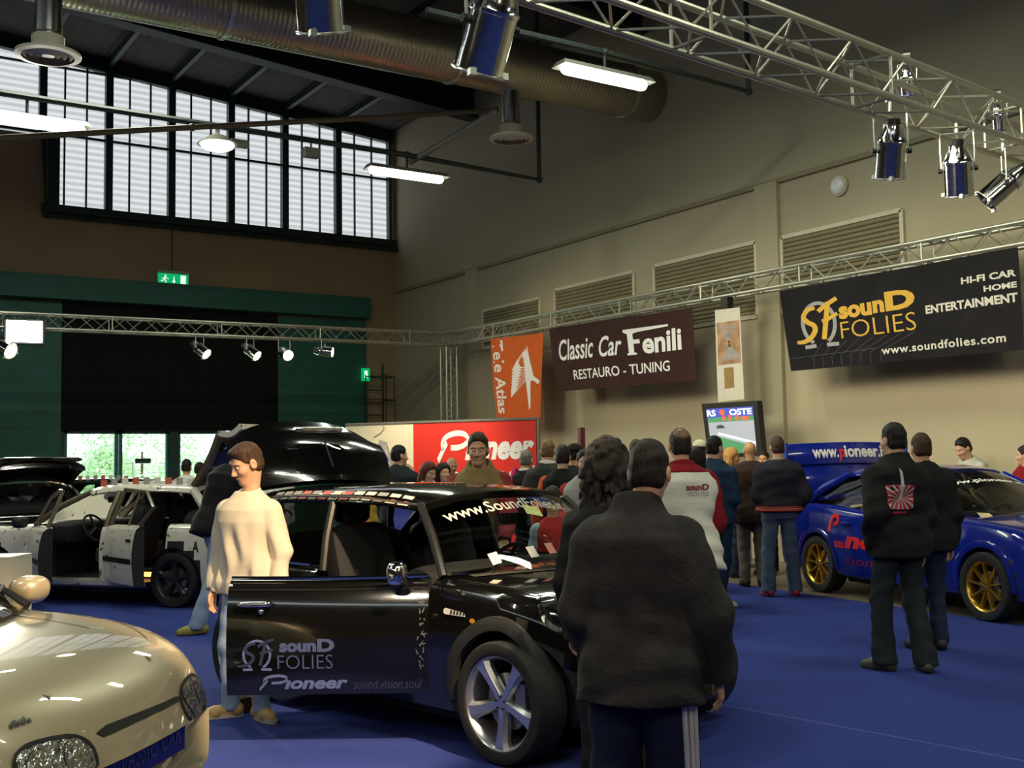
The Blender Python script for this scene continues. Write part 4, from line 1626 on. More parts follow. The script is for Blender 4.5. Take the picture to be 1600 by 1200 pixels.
def build_car(root, P, skip=()):
    """common hatchback / saloon shell. All measures in metres, x forward from the front axle"""
    g = P['glass']        # dict: wb, wt, re, rb (x of screen base, top, roof end, rear glass base), zr, hb, hr
    lf = Loft(P['tab'], P.get('bow_f', .2), P.get('bow_r', .12), P.get('section', SECTION))
    body = lf.mesh()
    wb = P['wheelbase']
    ra = P['arch']
    W = lf.W
    cut = MB()
    for x in (0.0, -wb):
        for s in (-1, 1):
            cut.cyl((x, s * (W - .30), P['rt'] + P.get('arch_dz', 0.02)), (x, s * (W + .3), P['rt'] + P.get('arch_dz', 0.02)), ra, n=40)
    shell = bool_mesh(body.copy(), raw_mesh(cut), 'DIFFERENCE')
    doors = []
    full = shell
    for dn in P.get('open_doors', ()):
        x0, x1, s, z0, z1 = dn['x0'], dn['x1'], dn['side'], dn['z0'], dn['z1']
        bx = MB().box(((x0 + x1) / 2, s * (W - .02), (z0 + z1) / 2), (abs(x1 - x0), 0.26, z1 - z0))
        piece = bool_mesh(body.copy(), raw_mesh(bx), 'INTERSECT')
        doors.append((dn, piece))
        bx = MB().box(((x0 + x1) / 2, s * (W - .02), (z0 + z1) / 2 + .1), (abs(x1 - x0), 0.6, z1 - z0 + .2))
        shell = bool_mesh(shell, raw_mesh(bx), 'DIFFERENCE')
    c = P['cabin']        # x front, x rear, half width, floor z
    bx = MB().box(((c[0] + c[1]) / 2, 0, c[3] + 1.0), (abs(c[0] - c[1]), 2 * c[2], 2.0))
    shell = bool_mesh(shell, raw_mesh(bx), 'DIFFERENCE')
    pm = P['paint']
    shell.materials.clear()
    shell.materials.append(pm)
    shell.materials.append(CABIN)
    for f in shell.polygons:
        ce = f.center
        inside = abs(ce.y) < c[2] + .012 and c[1] - .02 < ce.x < c[0] + .02 and (f.normal.y * ce.y < 0.0 or abs(f.normal.x) > .5 or f.normal.z > .5) and ce.z < lf.at(ce.x)[1] - .012
        well = False
        for x in (0.0, -wb):
            if abs(math.hypot(ce.x - x, ce.z - P['rt'] - .02) - ra) < .03 and abs(ce.y) < W - .015:
                well = True
        if abs(ce.y) < W - .25 and abs(f.normal.y) > .9:
            well = True
        f.material_index = 1 if (inside or well) else 0
    smooth_mesh(shell, 32)
    ob = link('body_shell', shell, root)
    bv = bvh_of(body)
    # roof
    x0, x1, zr, hr = g['wt'], g['re'], g['zr'], g['hr']
    N = 20
    vs, fs = [], []
    sec = [(0, 0), (.4, -.006), (.7, -.02), (.88, -.04), (.97, -.07), (1.0, -.105), (.97, -.12), (.9, -.10), (.6, -.055), (0, -.045)]
    ring = sec + [(-y, z) for y, z in sec[-2:0:-1]]
    for i in range(N + 1):
        s = i / N
        x = x0 + (x1 - x0) * s
        dz = -0.045 * (1 - min(1, s / .35)) ** 2 - P.get('roof_drop', .03) * max(0, (s - .6) / .4) ** 2
        hw = hr * (1 - .05 * (2 * s - 1) ** 2 - P.get('roof_taper', 0) * s)
        for y, z in ring:
            bowx = 0.10 * (1 - y * y) * (1 - s) - 0.05 * (1 - y * y) * s
            vs.append((x + bowx, y * hw, zr + z + dz))
    m = len(ring)
    for i in range(N):
        for k in range(m):
            fs.append((i * m + k, i * m + (k + 1) % m, (i + 1) * m + (k + 1) % m, (i + 1) * m + k))
    fs += [tuple(range(m)), tuple(range(N * m, N * m + m))]
    ro = MB().add(vs, fs).build('roof', P.get('roof_paint', pm), root)
    rbv = bvh_of(ro.data)
    zA = zr - .045 - .10
    zC = zr - P.get('roof_drop', .03) - .10
    zb0, zb1 = lf.at(g['wb'])[1], lf.at(g['rb'])[1]
    hb0, hb1 = g['hb'], g.get('hb_r', g['hb'])
    # screens
    cw = P.get('cowl_bow', .16)
    base = lambda s: (g['wb'] + cw * (1 - (2 * s - 1) ** 2), (2 * s - 1) * hb0, zb0 + .015)
    top = lambda s: (g['wt'] + .10 * (1 - (2 * s - 1) ** 2), (2 * s - 1) * hr * .93, zA + .035 + .055 * (1 - (2 * s - 1) ** 2))
    gm = P.get('glass_mat', CARGLASS)
    ws = sheet(base, top, 20, 0.03, (0.5, 0, 0.8)).build('windscreen', gm, root)
    if 'rear_glass' not in skip:
        rb_ = lambda s: (g['rb'] - .06 * (1 - (2 * s - 1) ** 2), (2 * s - 1) * hb1 * .9, zb1 + .02)
        rt_ = lambda s: (g['re'] - .04 * (1 - (2 * s - 1) ** 2), (2 * s - 1) * hr * .86, zC + .04)
        sheet(rb_, rt_, 16).build('rear_window', gm, root)
    pr = P.get('pillar_r', .032)
    pil = P.get('pillar_mat', TRIMB)
    hrA, hrC = hr * .965, hr * .94 * (1 - P.get('roof_taper', 0))
    pts = {}
    for s in (-1, 1):
        A0, A1 = Vector((g['wb'], s * hb0, zb0)), Vector((g['wt'], s * hrA, zA + .03))
        MB().tube([A0, A0.lerp(A1, .5) + Vector((.02, s * .012, .02)), A1], pr, 8).build('pillar', pil, root)
        C0, C1 = Vector((g['rb'], s * hb1, zb1 - .02)), Vector((g['re'], s * hrC, zC + .03))
        MB().tube([C0, C0.lerp(C1, .5) + Vector((-.02, s * .012, .02)), C1], [pr * 1.5, pr * 1.5, pr * 1.3], 8).build('pillar', P.get('c_pillar_mat', pil), root)
        xb = g['xB']
        kB = (xb - g['re']) / (g['wt'] - g['re'])
        B0 = Vector((xb + .03, s * (hb0 + .01), lf.at(xb)[1] - .03))
        B1 = Vector((xb - .03, s * hr * .985, zr - .11))
        MB().tube([B0, B0.lerp(B1, .5) + Vector((0, s * .012, 0)), B1], pr, 8).build('pillar', pil, root)
        pts[s] = (A0, A1, B0, B1, C0, C1)
        if s not in P.get('no_glass', ()) and not any(d['side'] == s for d in P.get('open_doors', ())):
            sheet(lambda t: A0.lerp(B0, t), lambda t: A1.lerp(B1, t), 8).build('side_window', gm, root)
        if not any(d['side'] == s and d.get('rear') for d in P.get('open_doors', ())):
            sheet(lambda t: B0.lerp(C0, t), lambda t: B1.lerp(C1, t), 8).build('side_window', P.get('rear_side_glass', gm), root)
    # cabin fittings
    zs = c[3]
    sw = (g['hb'] - .12) / 2
    for s in (-1, 1):
        mb = MB()
        sx = P.get('seat_x', g['wb'] - .95)
        sball(mb, (sx, s * .36, zs + .25), (.26, .24, .10))
        rot = Matrix.Rotation(R(-18), 3, 'Y')
        sball(mb, (sx - .28, s * .36, zs + .52), (.09, .24, .33), rot=rot)
        st = mb.build('seat', P.get('seat_mat', SEATM), root)
        mb = MB()
        sball(mb, (sx - .40, s * .36, zs + .93), (.05, .13, .09), .5)
        mb.build('headrest', P.get('seat_mat', SEATM), st)
    mb = MB()
    sball(mb, (P.get('seat_x', g['wb'] - .95) - 1.0, 0, zs + .45), (.12, .58, .32), rot=Matrix.Rotation(R(-15), 3, 'Y'))
    mb.build('rear_seat', P.get('seat_mat', SEATM), root)
    mb = MB()
    sball(mb, (c[0] - .13, 0, zb0 - .10), (.18, c[2] - .03, .13), .4)
    mb.build('dashboard', CABIN, root)
    mb = MB()
    cx = Vector((c[0] - .42, .36, zb0 - .06))
    ax = Vector((-.85, 0, .5)).normalized()
    u = Vector((0, 1, 0))
    v = ax.cross(u)
    mb.tube([cx + (u * math.cos(k * .2618) + v * math.sin(k * .2618)) * .18 for k in range(24)], .014, 8, True)
    for a in (0, 2.1, 4.2):
        mb.cyl(cx, cx + (u * math.cos(a + .5) + v * math.sin(a + .5)) * .18, .014)
    mb.cyl(cx, cx - ax * .3, .03)
    mb.build('steering_wheel', CABIN, root)
    MB().box((g['wt'] + .12, 0, zr - .22), (.03, .24, .07)).build('rear_view_mirror', TRIMB, root)
    # wheels
    tr = P['track'] / 2
    for x, k in ((0, 'f'), (-wb, 'r')):
        for s in (-1, 1):
            wheel(root, (x, s * tr, P['rt']), s, P['rt'], P.get('tw', .2), P['rr'], P['rim_mat'], P['rim'], P.get('turn', .3), P.get('steer', 0) if k == 'f' else 0)
    # underbody
    MB().box((-wb / 2, 0, lf.at(-wb / 2)[0] - .01), (wb - 2 * ra, 2 * W - .35, .05)).build('underbody', CABIN, root, smooth=False)
    # doors standing open
    outs = []
    for dn, piece in doors:
        hx = dn['x0']
        piv = Vector((hx, dn['side'] * (W - .03), 0))
        Rm = Matrix.Translation(piv) @ Matrix.Rotation(-dn['side'] * R(dn['ang']) * 1.0, 4, 'Z') @ Matrix.Translation(-piv)
        # the inner quarter inch becomes trim
        piece.materials.clear()
        piece.materials.append(dn.get('paint', pm))
        piece.materials.append(CABIN)
        for f in piece.polygons:
            f.material_index = 1 if f.normal.y * dn['side'] < -.3 or (abs(f.normal.x) > .8) else 0
        smooth_mesh(piece, 32)
        pb = bvh_of(piece)
        d = link('door', piece, root)
        outs.append((d, pb, Rm, dn))
    return dict(root=root, loft=lf, bvh=bv, roof=ro, rbvh=rbv, pillars=pts, doors=outs, W=W, zb0=zb0, zA=zA, zC=zC, body=ob, ws=ws)


def swing(o, Rm):
    """turn an open door and everything on it"""
    o.data.transform(Rm)
    for ch in o.children:
        ch.data.transform(Rm)
        for g in ch.children:
            g.data.transform(Rm)


def arch_trim(root, lf, x, r, rt, s, m, w=.055, a0=-8, a1=188):
    vs, fs = [], []
    n = 26
    for i in range(n + 1):
        a = R(a0 + (a1 - a0) * i / n)
        for q, (dr, dy) in enumerate(((-.012, -.02), (-.006, .012), (w * .4, .02), (w * .9, .012), (w, -.015))):
            px = x + math.cos(a) * (r + dr)
            pz = rt + .02 + math.sin(a) * (r + dr)
            zb, zt, hw = lf.at(px)
            zf = max(0, min(1, (pz - zb) / max(.01, zt - zb)))
            yf = float(np.interp(zf, [p[1] for p in SECTION[3:12]], [p[0] for p in SECTION[3:12]]))
            y = yf * hw + dy
            vs.append((lf.warp(px, y), s * y, pz))
    for i in range(n):
        for q in range(4):
            fs.append((i * 5 + q, i * 5 + q + 1, i * 5 + q + 6, i * 5 + q + 5))
    return MB().add(vs, fs).build('arch_trim', m, root)


def side_frame(s):
    """frame for decals on a car's side: u runs to the reader's right, v up"""
    if s < 0:
        return ((0, -.9, 0), (1, 0, 0), (0, 0, 1))
    return ((0, .9, 0), (-1, 0, 0), (0, 0, 1))


def car_root(name, label, lat, dep, ang, group=None):
    x, y = lat2w(lat, dep)
    return thing(name, label, 'car', (x, y, .0075), R(ang) - YAW, group)


def cards_on_roof(C, n, s, x0, x1, label, group, z=0.0):
    """small cards standing in a row along the roof edge"""
    rt_ = C['root']
    M = ROOTM[rt_.name]
    red, grey, white = mat('card_red', (0.55, 0.10, 0.07), 0.5, noise=0.3, nscale=60), mat('card_grey', (0.34, 0.33, 0.32), 0.5, noise=0.2, nscale=60), mat('card_white', (0.72, 0.68, 0.60), 0.5, noise=0.15, nscale=60)
    for i in range(n):
        x = x0 + (x1 - x0) * i / max(1, n - 1)
        h = C['rbvh'].ray_cast(Vector((x, s * C['gl']['hr'] * .80, 3)), Vector((0, 0, -1)))
        p = M @ (h[0] + Vector((0, 0, .002)))
        o = bpy.data.objects.new('card', None)
        mb = MB().quad([(-.035, 0, .075), (.035, 0, .075), (.035, 0, 0), (-.035, 0, 0)], .004)
        o = mb.build('card', (red, grey, white)[i % 3], smooth=False)
        o.location = p
        o.rotation_euler = (R(-8), 0, -YAW + .2)
        tag(o, label, 'card', group)


# ------------------------------------------------------------------ black small hatchback in the middle
BLACKP = paint('black', (0.004, 0.004, 0.004), rough=0.12)
root = car_root('car', 'glossy black small hatchback with its right door and tailgate open', .50, 6.38, -45)
P = dict(wheelbase=2.467, arch=.345, rt=.308, rr=.232, tw=.205, track=1.50, rim='five', rim_mat=ALLOY, turn=R(-90), paint=BLACKP, bow_f=.30, bow_r=.10,
         tab=[(-3.02, .40, .62, .62), (-2.98, .27, .78, .70), (-2.90, .20, .88, .76), (-2.6, .17, .915, .82), (-1.9, .165, .905, .845), (-1.0, .165, .895, .845), (-.55, .165, .90, .842),
              (-.25, .165, .885, .838), (.08, .17, .845, .82), (.28, .17, .795, .77), (.42, .18, .72, .70), (.49, .22, .64, .64), (.53, .32, .52, .56)],
         no_glass=(1,), glass=dict(wb=-.52, wt=-.86, re=-2.62, rb=-2.80, zr=1.40, hb=.74, hr=.635, hb_r=.74, xB=-1.66),
         cabin=(-.72, -2.86, .71, .30), seat_x=-1.45, cowl_bow=.20, pillar_r=.026, rear_side_glass=DARKGLASS,
         open_doors=[dict(x0=-.56, x1=-1.66, side=-1, z0=.285, z1=1.0, ang=44)])
C = build_car(root, P, skip=('rear_glass',))
C['gl'] = P['glass']
mini = C
lf, bv = C['loft'], C['bvh']
for x in (0, -2.467):
    for s in (-1, 1):
        arch_trim(root, lf, x, .345, .308, s, mat('arch_plastic', (0.022, 0.022, 0.021), 0.5, noise=0.1), .07)
FR = side_frame(-1)
# chrome waist strip round the body
for s in (-1, 1):
    pts = []
    for i in range(40):
        x = -.55 - (2.86 - .55) * i / 39
        zb, zt, hw = lf.at(x)
        pts.append((x, s * hw * .90, zt + .004))
    if s < 0:
        pts = [p for p in pts if p[0] < -1.68]
    MB().tube(pts, .010, 6).build('chrome_strip', CHROME, root)
# chrome roof rail line
for s in (-1, 1):
    A0, A1, B0, B1, C0, C1 = C['pillars'][s]
    MB().tube([A1 + Vector((0, s * .02, 0)), A1.lerp(C1, .3) + Vector((0, s * .035, .035)), A1.lerp(C1, .7) + Vector((0, s * .035, .03)), C1 + Vector((0, s * .02, 0))], .008, 6).build('roof_gutter', mat('gutter_brown_chrome', (0.35, 0.30, 0.22), 0.25, 0.9, noise=0.1), root)
# bonnet joint, lamps, vents on the right front
TF = ((0, 0, 1.2), (1, 0, 0), (0, 1, 0))
seam(bv, TF, [(-.42, -.72), (-.2, -.70), (.10, -.62), (.28, -.46), (.38, -.25), (.40, 0), (.38, .25), (.28, .46), (.10, .62), (-.2, .70), (-.42, .72)], 'bonnet_joint', SEAMM, root, .008)
F = Flat().poly([(-.48, -.60), (-.40, -.62), (-.30, -.2), (-.29, .2), (-.40, .62), (-.48, .60), (-.40, .2), (-.40, -.2)])
decal(bv, TF, F, 'cowl_grille', mat('cowl_mesh', (0.05, 0.045, 0.035), 0.6, noise=0.4, nscale=80), root, .004, 2)
for s in (-1, 1):
    # oval head lamp with chrome ring, lying in the wing
    LF = ((0, 0, .9), (0.75, 0, -.66), (0, 1, 0))
    LF = ((0.27, s * .61, .80), Vector((.62, 0, -.78)), Vector((0, 1, 0)))
    F = Flat().ellipse(0, 0, .125, .10)
    decal(bv, LF, F, 'headlamp', mat('smoked_lamp', (0.03, 0.03, 0.035), 0.08, 0.3, noise=0.5, nscale=30), root, .006, 1)
    F = Flat().stroke([(.13 * math.cos(k * .2618), .105 * math.sin(k * .2618)) for k in range(24)], .016, 1, True)
    decal(bv, LF, F, 'lamp_ring', CHROME, root, .010)
# side vent behind the wheel arch, chrome's bright reflection put into its pale colour
F = Flat().ellipse(-.405, .735, .018, .016)
F.poly([(-.40, .75), (-.26, .735), (-.25, .715), (-.40, .718)])
vt = decal(bv, FR, F, 'side_vent', mat('bright_vent', (.80, .79, .75), .25, .2, noise=.03), root, .008)
F = Flat()
for i in range(5):
    F.poly([(-.365 + i * .024, .745 - i * .002), (-.352 + i * .024, .744 - i * .002), (-.352 + i * .024, .722), (-.365 + i * .024, .722)])
decal(bv, FR, F, 'vent_slots', SEAMM, vt, .011)
F = Flat().ellipse(-.20, .70, .02, .012)
decal(bv, FR, F, 'side_indicator', mat('amber', (0.5, 0.2, 0.02), 0.2, noise=0.1), root, .006)
MB().ball((.40, -.60, .47), (.03, .05, .05)).build('fog_lamp', CHROME, root)
MB().box((.46, 0, .24), (.10, .8, .03)).build('splitter', TRIMB, root)
# wipers
for y in (-.45, .15):
    MB().tube([(-.42, y, .925), (-.50, y + .1, .945), (-.58, y + .48, 1.0)], .008, 6).build('wiper', TRIMB, root)
# windscreen lettering and stickers
wbv = bvh_of(C['ws'].data)
WF = ((-.55, 0, 1.1), (0, 1, 0), (-.72, 0, .69))
F = Flat()
F.text('www.SoundFolies.it', -.56, .155, .40, .245, bold=.01)
decal(wbv, WF, F, 'screen_lettering', mat('screen_print', (.5, .5, .46), .6, noise=.05), root, .006, 1)
for a, b, m_ in ((-.46, -.20, 'sticker_white'), (-.20, -.215, 'sticker_pale'), (-.05, -.21, 'sticker_red'), (.08, -.215, 'sticker_pale'), (.47, -.2, 'sticker_cream')):
    F = Flat().poly([(a, b), (a + .06, b), (a + .06, b + .075), (a, b + .075)])
    decal(wbv, WF, F, 'sticker', mat(m_, {'sticker_white': (.75, .72, .62), 'sticker_pale': (.45, .46, .42), 'sticker_red': (.6, .25, .18), 'sticker_cream': (.8, .65, .4)}[m_], .5, noise=.15, nscale=60), root, .008)
F = Flat().poly([(-.02, .10), (.10, .07), (.12, .15), (0, .18)])
decal(wbv, WF, F, 'sticker', mat('sticker_lime', (.62, .66, .25), .5, noise=.2, nscale=40), root, .009)
# row of small cards stuck along the roof edge
cm = [mat('card_white', (0.72, 0.68, 0.60)), mat('card_red', (0.55, 0.10, 0.07)), mat('card_grey', (0.34, 0.33, 0.32))]
def roof_pt(x, yf, dz, out):
    g_ = P['glass']
    k = (x - g_['wt']) / (g_['re'] - g_['wt'])
    z0 = -0.045 * (1 - min(1, k / .35)) ** 2 - .03 * max(0, (k - .6) / .4) ** 2
    hw = g_['hr'] * (1 - .05 * (2 * k - 1) ** 2)
    return Vector((x, -(hw * yf + out), g_['zr'] + dz + z0 + out * .6))


for i in range(13):
    x = -1.02 - i * .112
    a_, b_ = x + .042, x - .042
    qd = [roof_pt(b_, .90, -.046, .006), roof_pt(a_, .90, -.046, .006), roof_pt(a_, 1.0, -.098, .006), roof_pt(b_, 1.0, -.098, .006)]
    st = MB().quad(qd, .002).build('roof_sticker', cm[(0, 0, 2, 0, 0, 1, 0, 1, 2, 1, 2, 2, 2)[i]], root, smooth=False)
    if i in (0, 1, 3, 4, 6):
        F = Flat().poly([(.4, .15), (.9, .15), (.85, .5), (.45, .42)])
        F.on_quad(qd, 'sticker_print', cm[1], st, .002, world=False)
# door: lettering, handle, mirror, chrome strip
d, pb, Rm, dn = C['doors'][0]
BLUEP = mat('blue_grey_print', (0.12, 0.15, 0.33), 0.35, noise=0.08)
DIMP = mat('dim_blue_print', (0.030, 0.036, 0.085), 0.35, noise=0.08)
F = Flat()
L = sf_logo(F, -1.60, .415, -1.40, .585, 1.0)
decal(pb, FR, F, 'logo_ring', BLUEP, d, .003)
decal(pb, FR, L, 'logo_letters', DIMP, d, .004)
F = Flat()
F.text('soun', -1.37, .515, -1.17, .565, bold=.05)
F.text('D', -1.165, .515, -1.07, .585, bold=.05)
F.text('FOLIES', -1.38, .425, -1.08, .50, bold=-.01)
decal(pb, FR, F, 'lettering', mat('mid_blue_print', (0.07, 0.09, 0.21), 0.35, noise=0.08), d, .003)
F = pioneer(Flat(), -1.50, .315, -1.0, .395, 6.0, .04)
decal(pb, FR, F, 'lettering', BLUEP, d, .003)
F = Flat()
F.text('sound.vision.soul', -.97, .312, -.60, .365, shear=.25)
decal(pb, FR, F, 'lettering', DIMP, d, .003)
# column of brush characters near the hinge
F = Flat()
rnd = random.Random(3)
for k, z in enumerate((.79, .69, .57, .47)):
    for _ in range(6):
        a = rnd.uniform(-.62, -.585)
        b = z + rnd.uniform(-.035, .035)
        F.stroke([(a, b), (a + rnd.uniform(-.03, .03), b + rnd.uniform(-.03, .03))], [.009, .003])
decal(pb, FR, F, 'brush_characters', mat('silver_print', (0.09, 0.10, 0.11), 0.4, noise=0.1), d, .003)
pts = []
for i in range(20):
    x = -.57 - 1.08 * i / 19
    zb, zt, hw = lf.at(x)
    pts.append((x, -hw * .90, zt + .006))
MB().tube(pts, .012, 6).build('chrome_strip', CHROME, d)
MB().tube([(p[0], p[1] - .04, p[2] - .06) for p in pts], .004, 5).build('crease_line', mat('edge_gloss', (0.02, 0.02, 0.02), 0.1, noise=0.05), d)
mb = MB()
hz = lambda x: (x, -lf.at(x)[2] * .985 - .02, .775)
sball(mb, (-1.50, hz(-1.5)[1], .775), (.10, .02, .016), .6)
mb.ball((-1.47, hz(-1.5)[1] + .005, .735), (.016, .01, .016))
mb.build('handle', CHROME, d)
mb = MB()
sball(mb, (-.72, -lf.at(-.7)[2] - .06, .935), (.055, .09, .065), .6)
mr = mb.build('mirror', CHROME, d)
MB().cyl((-.70, -lf.at(-.7)[2] * .9, .87), (-.72, -lf.at(-.7)[2] - .03, .91), .022).build('mirror_foot', TRIMB, mr)
swing(d, Rm)
# tailgate standing open
T0_, T1_ = Vector((-2.63, 0, 1.37)), Vector((-2.98, 0, 1.76))
ax = (T1_ - T0_)
nrm = Vector((ax.z, 0, -ax.x)).normalized()


def tail(n_u, n_v, v0, v1, name, m, off, wid=lambda t: .60 + .10 * t, th=.045):
    vs, fs = [], []
    for side in (0, 1):
        for j in range(n_v + 1):
            t = v0 + (v1 - v0) * j / n_v
            for i in range(n_u + 1):
                s = 2 * i / n_u - 1
                w_ = wid(t)
                edge = 1 - .10 * abs(s) ** 4 * max(0, (t - .5) * 2) - .03 * abs(s) ** 3
                b = .07 * (1 - s * s) + .05 * math.sin(math.pi * min(1, t * 1.05))
                p = T0_ + ax * (t * edge) + Vector((0, s * w_ * (1 - .12 * max(0, t - .8) / .2), 0)) + nrm * (b + off - th * side)
                vs.append(p)
    K = (n_u + 1) * (n_v + 1)
    for j in range(n_v):
        for i in range(n_u):
            a = j * (n_u + 1) + i
            fs.append((a, a + 1, a + n_u + 2, a + n_u + 1))
            fs.append((K + a, K + a + n_u + 1, K + a + n_u + 2, K + a + 1))
    ring = list(range(n_u + 1)) + [j * (n_u + 1) + n_u for j in range(1, n_v + 1)] + [n_v * (n_u + 1) + i for i in range(n_u - 1, -1, -1)] + [j * (n_u + 1) for j in range(n_v - 1, 0, -1)]
    for q in range(len(ring)):
        a, b = ring[q], ring[(q + 1) % len(ring)]
        fs.append((a, b, K + b, K + a))
    return MB().add(vs, fs).build(name, m, root)


tg = tail(20, 14, 0, 1.12, 'tailgate', BLACKP, 0)
w = tail(20, 8, .08, .60, 'tailgate_window', mat('black_glass', (0.006, 0.007, 0.007), 0.04, noise=0.1), .006, wid=lambda t: .50 + .05 * t - .3 * max(0, t - .42), th=.008)
w.parent = tg
pz = T0_ + ax * .72 + nrm * .20
mb = MB()
sball(mb, pz, (.02, .22, .02), .5)
mb.build('tailgate_handle', CHROME, tg)
MB().tube([T0_ + ax * .1 + nrm * .15, T0_ + ax * .52 + nrm * .20], .008, 6).build('tailgate_wiper', TRIMB, tg)
# wedge in front of the rear wheel
q = ground(378, 7.15)
o = MB().box((q.x, q.y, .05), (.12, .2, .09), rot=Matrix.Rotation(R(-43) - YAW, 3, 'Z'), taper=.8).build('wheel_chock', mat('dark_wood', (0.05, 0.03, 0.02), 0.8, noise=0.2))
tag(o, 'small dark wooden chock beside the black hatchback rear wheel', 'chock')

# ------------------------------------------------------------------ silver hatchback in the corner
SILV = mat('paint_champagne_silver', (0.46, 0.385, 0.255), 0.36, 0.28, noise=0.03, nscale=400, coat=1.0)
root = car_root('car', 'champagne silver hatchback at the lower left with blue number plate', -2.08, 4.36, -9)
P = dict(wheelbase=2.54, arch=.335, rt=.30, rr=.21, tw=.19, track=1.46, rim='five', rim_mat=ALLOY, paint=SILV, bow_f=.16, bow_r=.12,
         tab=[(-3.25, .40, .60, .60), (-3.2, .26, .85, .70), (-3.1, .2, .92, .78), (-2.5, .18, .94, .85), (-1.2, .18, .93, .865), (-.55, .18, .925, .86), (-.2, .18, .90, .855), (.1, .18, .87, .845),
              (.36, .18, .82, .835), (.53, .18, .755, .815), (.62, .19, .69, .80), (.69, .21, .60, .78), (.74, .27, .50, .75)],
         glass=dict(wb=-.24, wt=-1.0, re=-2.8, rb=-3.05, zr=1.42, hb=.74, hr=.60, xB=-1.65),
         cabin=(-.38, -3.0, .72, .30), cowl_bow=.20)
C = build_car(root, P)
C['gl'] = P['glass']
lf, bv = C['loft'], C['bvh']
TF = ((0, 0, 1.2), (1, 0, 0), (0, 1, 0))
FFR = ((1.2, 0, 0), (0, 1, 0), (0, 0, 1))
decal(bv, TF, Flat().curve([(-.22, -.74), (.1, -.715), (.30, -.66), (.42, -.58)], .005, 1.0, 10), 'bonnet_joint', SEAMM, root, .002)
decal(bv, TF, Flat().curve([(-.22, .74), (.1, .715), (.30, .66), (.42, .58)], .005, 1.0, 10), 'bonnet_joint', SEAMM, root, .002)
for s in (-1, 1):
    F = Flat().stroke([(-.25, s * .52), (.2, s * .46), (.55, s * .36)], .02)
    decal(bv, TF, F, 'bonnet_crease', SILV, root, .008)
    LF = ((.95, s * .645, .57), Vector((-.42, s * .90, 0)).normalized() * (1 if s > 0 else -1), (0, 0, 1))
    pts = [(.17 * math.copysign(abs(math.cos(k * .2618)) ** .7, math.cos(k * .2618)), -.005 + .073 * math.copysign(abs(math.sin(k * .2618)) ** .8, math.sin(k * .2618)) - .02 * math.cos(k * .2618)) for k in range(24)]
    if s > 0:
        pts = [(-x, y) for x, y in pts][::-1]
    hl = decal(bv, LF, Flat().poly(pts), 'headlamp', LAMPGLASS, root, .006, 3)
    rg = Flat().stroke(pts, .012, 1, True)
    decal(bv, LF, rg, 'lamp_rim', TRIMB, hl, .008)
    F = Flat()
    for cx_, cy_ in ((-.08, -.005), (.08, -.005)):
        F.ellipse(cx_, cy_, .05, .055)
    decal(bv, LF, F, 'reflector', mat('lamp_reflector', (0.7, 0.72, 0.72), 0.1, 1.0, noise=0.5, nscale=50, bump=.4, bscale=50), hl, .010, 2)
# slit between bonnet and bumper, lower lip, plate
F = Flat().poly([(-.26, .590), (.0, .592), (.33, .590), (.36, .600), (.32, .609), (0, .618), (-.22, .622), (-.29, .61)])
decal(bv, FFR, F, 'grille_slit', mat('slit_dark', (0.008, 0.008, 0.007), 0.6, noise=0.2), root, .004, 3)
plx = max(h[0].x for h in (bv.ray_cast(Vector((3, 0, .40 + .02 * k)), Vector((-1, 0, 0))) for k in range(4)) if h[0] is not None) - .01
pl = MB().box((plx + .012, .13, .455), (.012, .62, .155)).build('number_plate', mat('plate_blue', (0.012, 0.014, 0.30), 0.35, noise=0.05), root, smooth=False)
F = Flat().text('CLASSIC CAR', .06, .22, .94, .78, bold=.0, space=1.1)
pq = [(plx + .018, -.18, .5325), (plx + .018, .44, .5325), (plx + .018, .44, .3775), (plx + .018, -.18, .3775)]
F.on_quad(pq, 'plate_lettering', mat('plate_letters', (0.13, 0.14, 0.42), 0.35, noise=0.05), pl, .002, world=False)
for y in (-.15, .41):
    MB().ball((plx + .018, y, .52), (.006, .012, .012)).build('plate_screw', CHROME, pl)
F = Flat()
for k in range(7):
    a_ = .014 * k
    F.curve([(a_, .002 + .004 * (k % 2)), (a_ + .007, .016 + .006 * (k % 3)), (a_ + .012, .010), (a_ + .008, .001)], .005)
    if k in (1, 3):
        F.stroke([(a_ - .002, .013), (a_ + .012, .026)], .004)
decal(bv, ((.58, -.62, .71), Vector((.12, .99, 0)).normalized(), (-.72, .09, .69)), F, 'bonnet_badge', TRIMB, root, .004)
F = Flat().poly([(-.62, .30), (.62, .30), (.58, .27), (-.58, .27)])
decal(bv, FFR, F, 'bumper_lip', mat('grey_lip', (0.3, 0.29, 0.26), .5, noise=.1), root, .006, 2)
for s in (-1, 1):
    mb = MB()
    sball(mb, (-.34, s * .92, .965), (.08, .10, .065), .8)
    mr = mb.build('mirror', SILV, root)
    MB().cyl((-.34, s * .78, .90), (-.36, s * .86, .94), .03).build('mirror_foot', TRIMB, mr)
for y in (-.4, .2):
    MB().tube([(-.10, y, .92), (-.16, y + .1, .945), (-.30, y + .45, 1.01)], .009, 6).build('wiper', TRIMB, root)

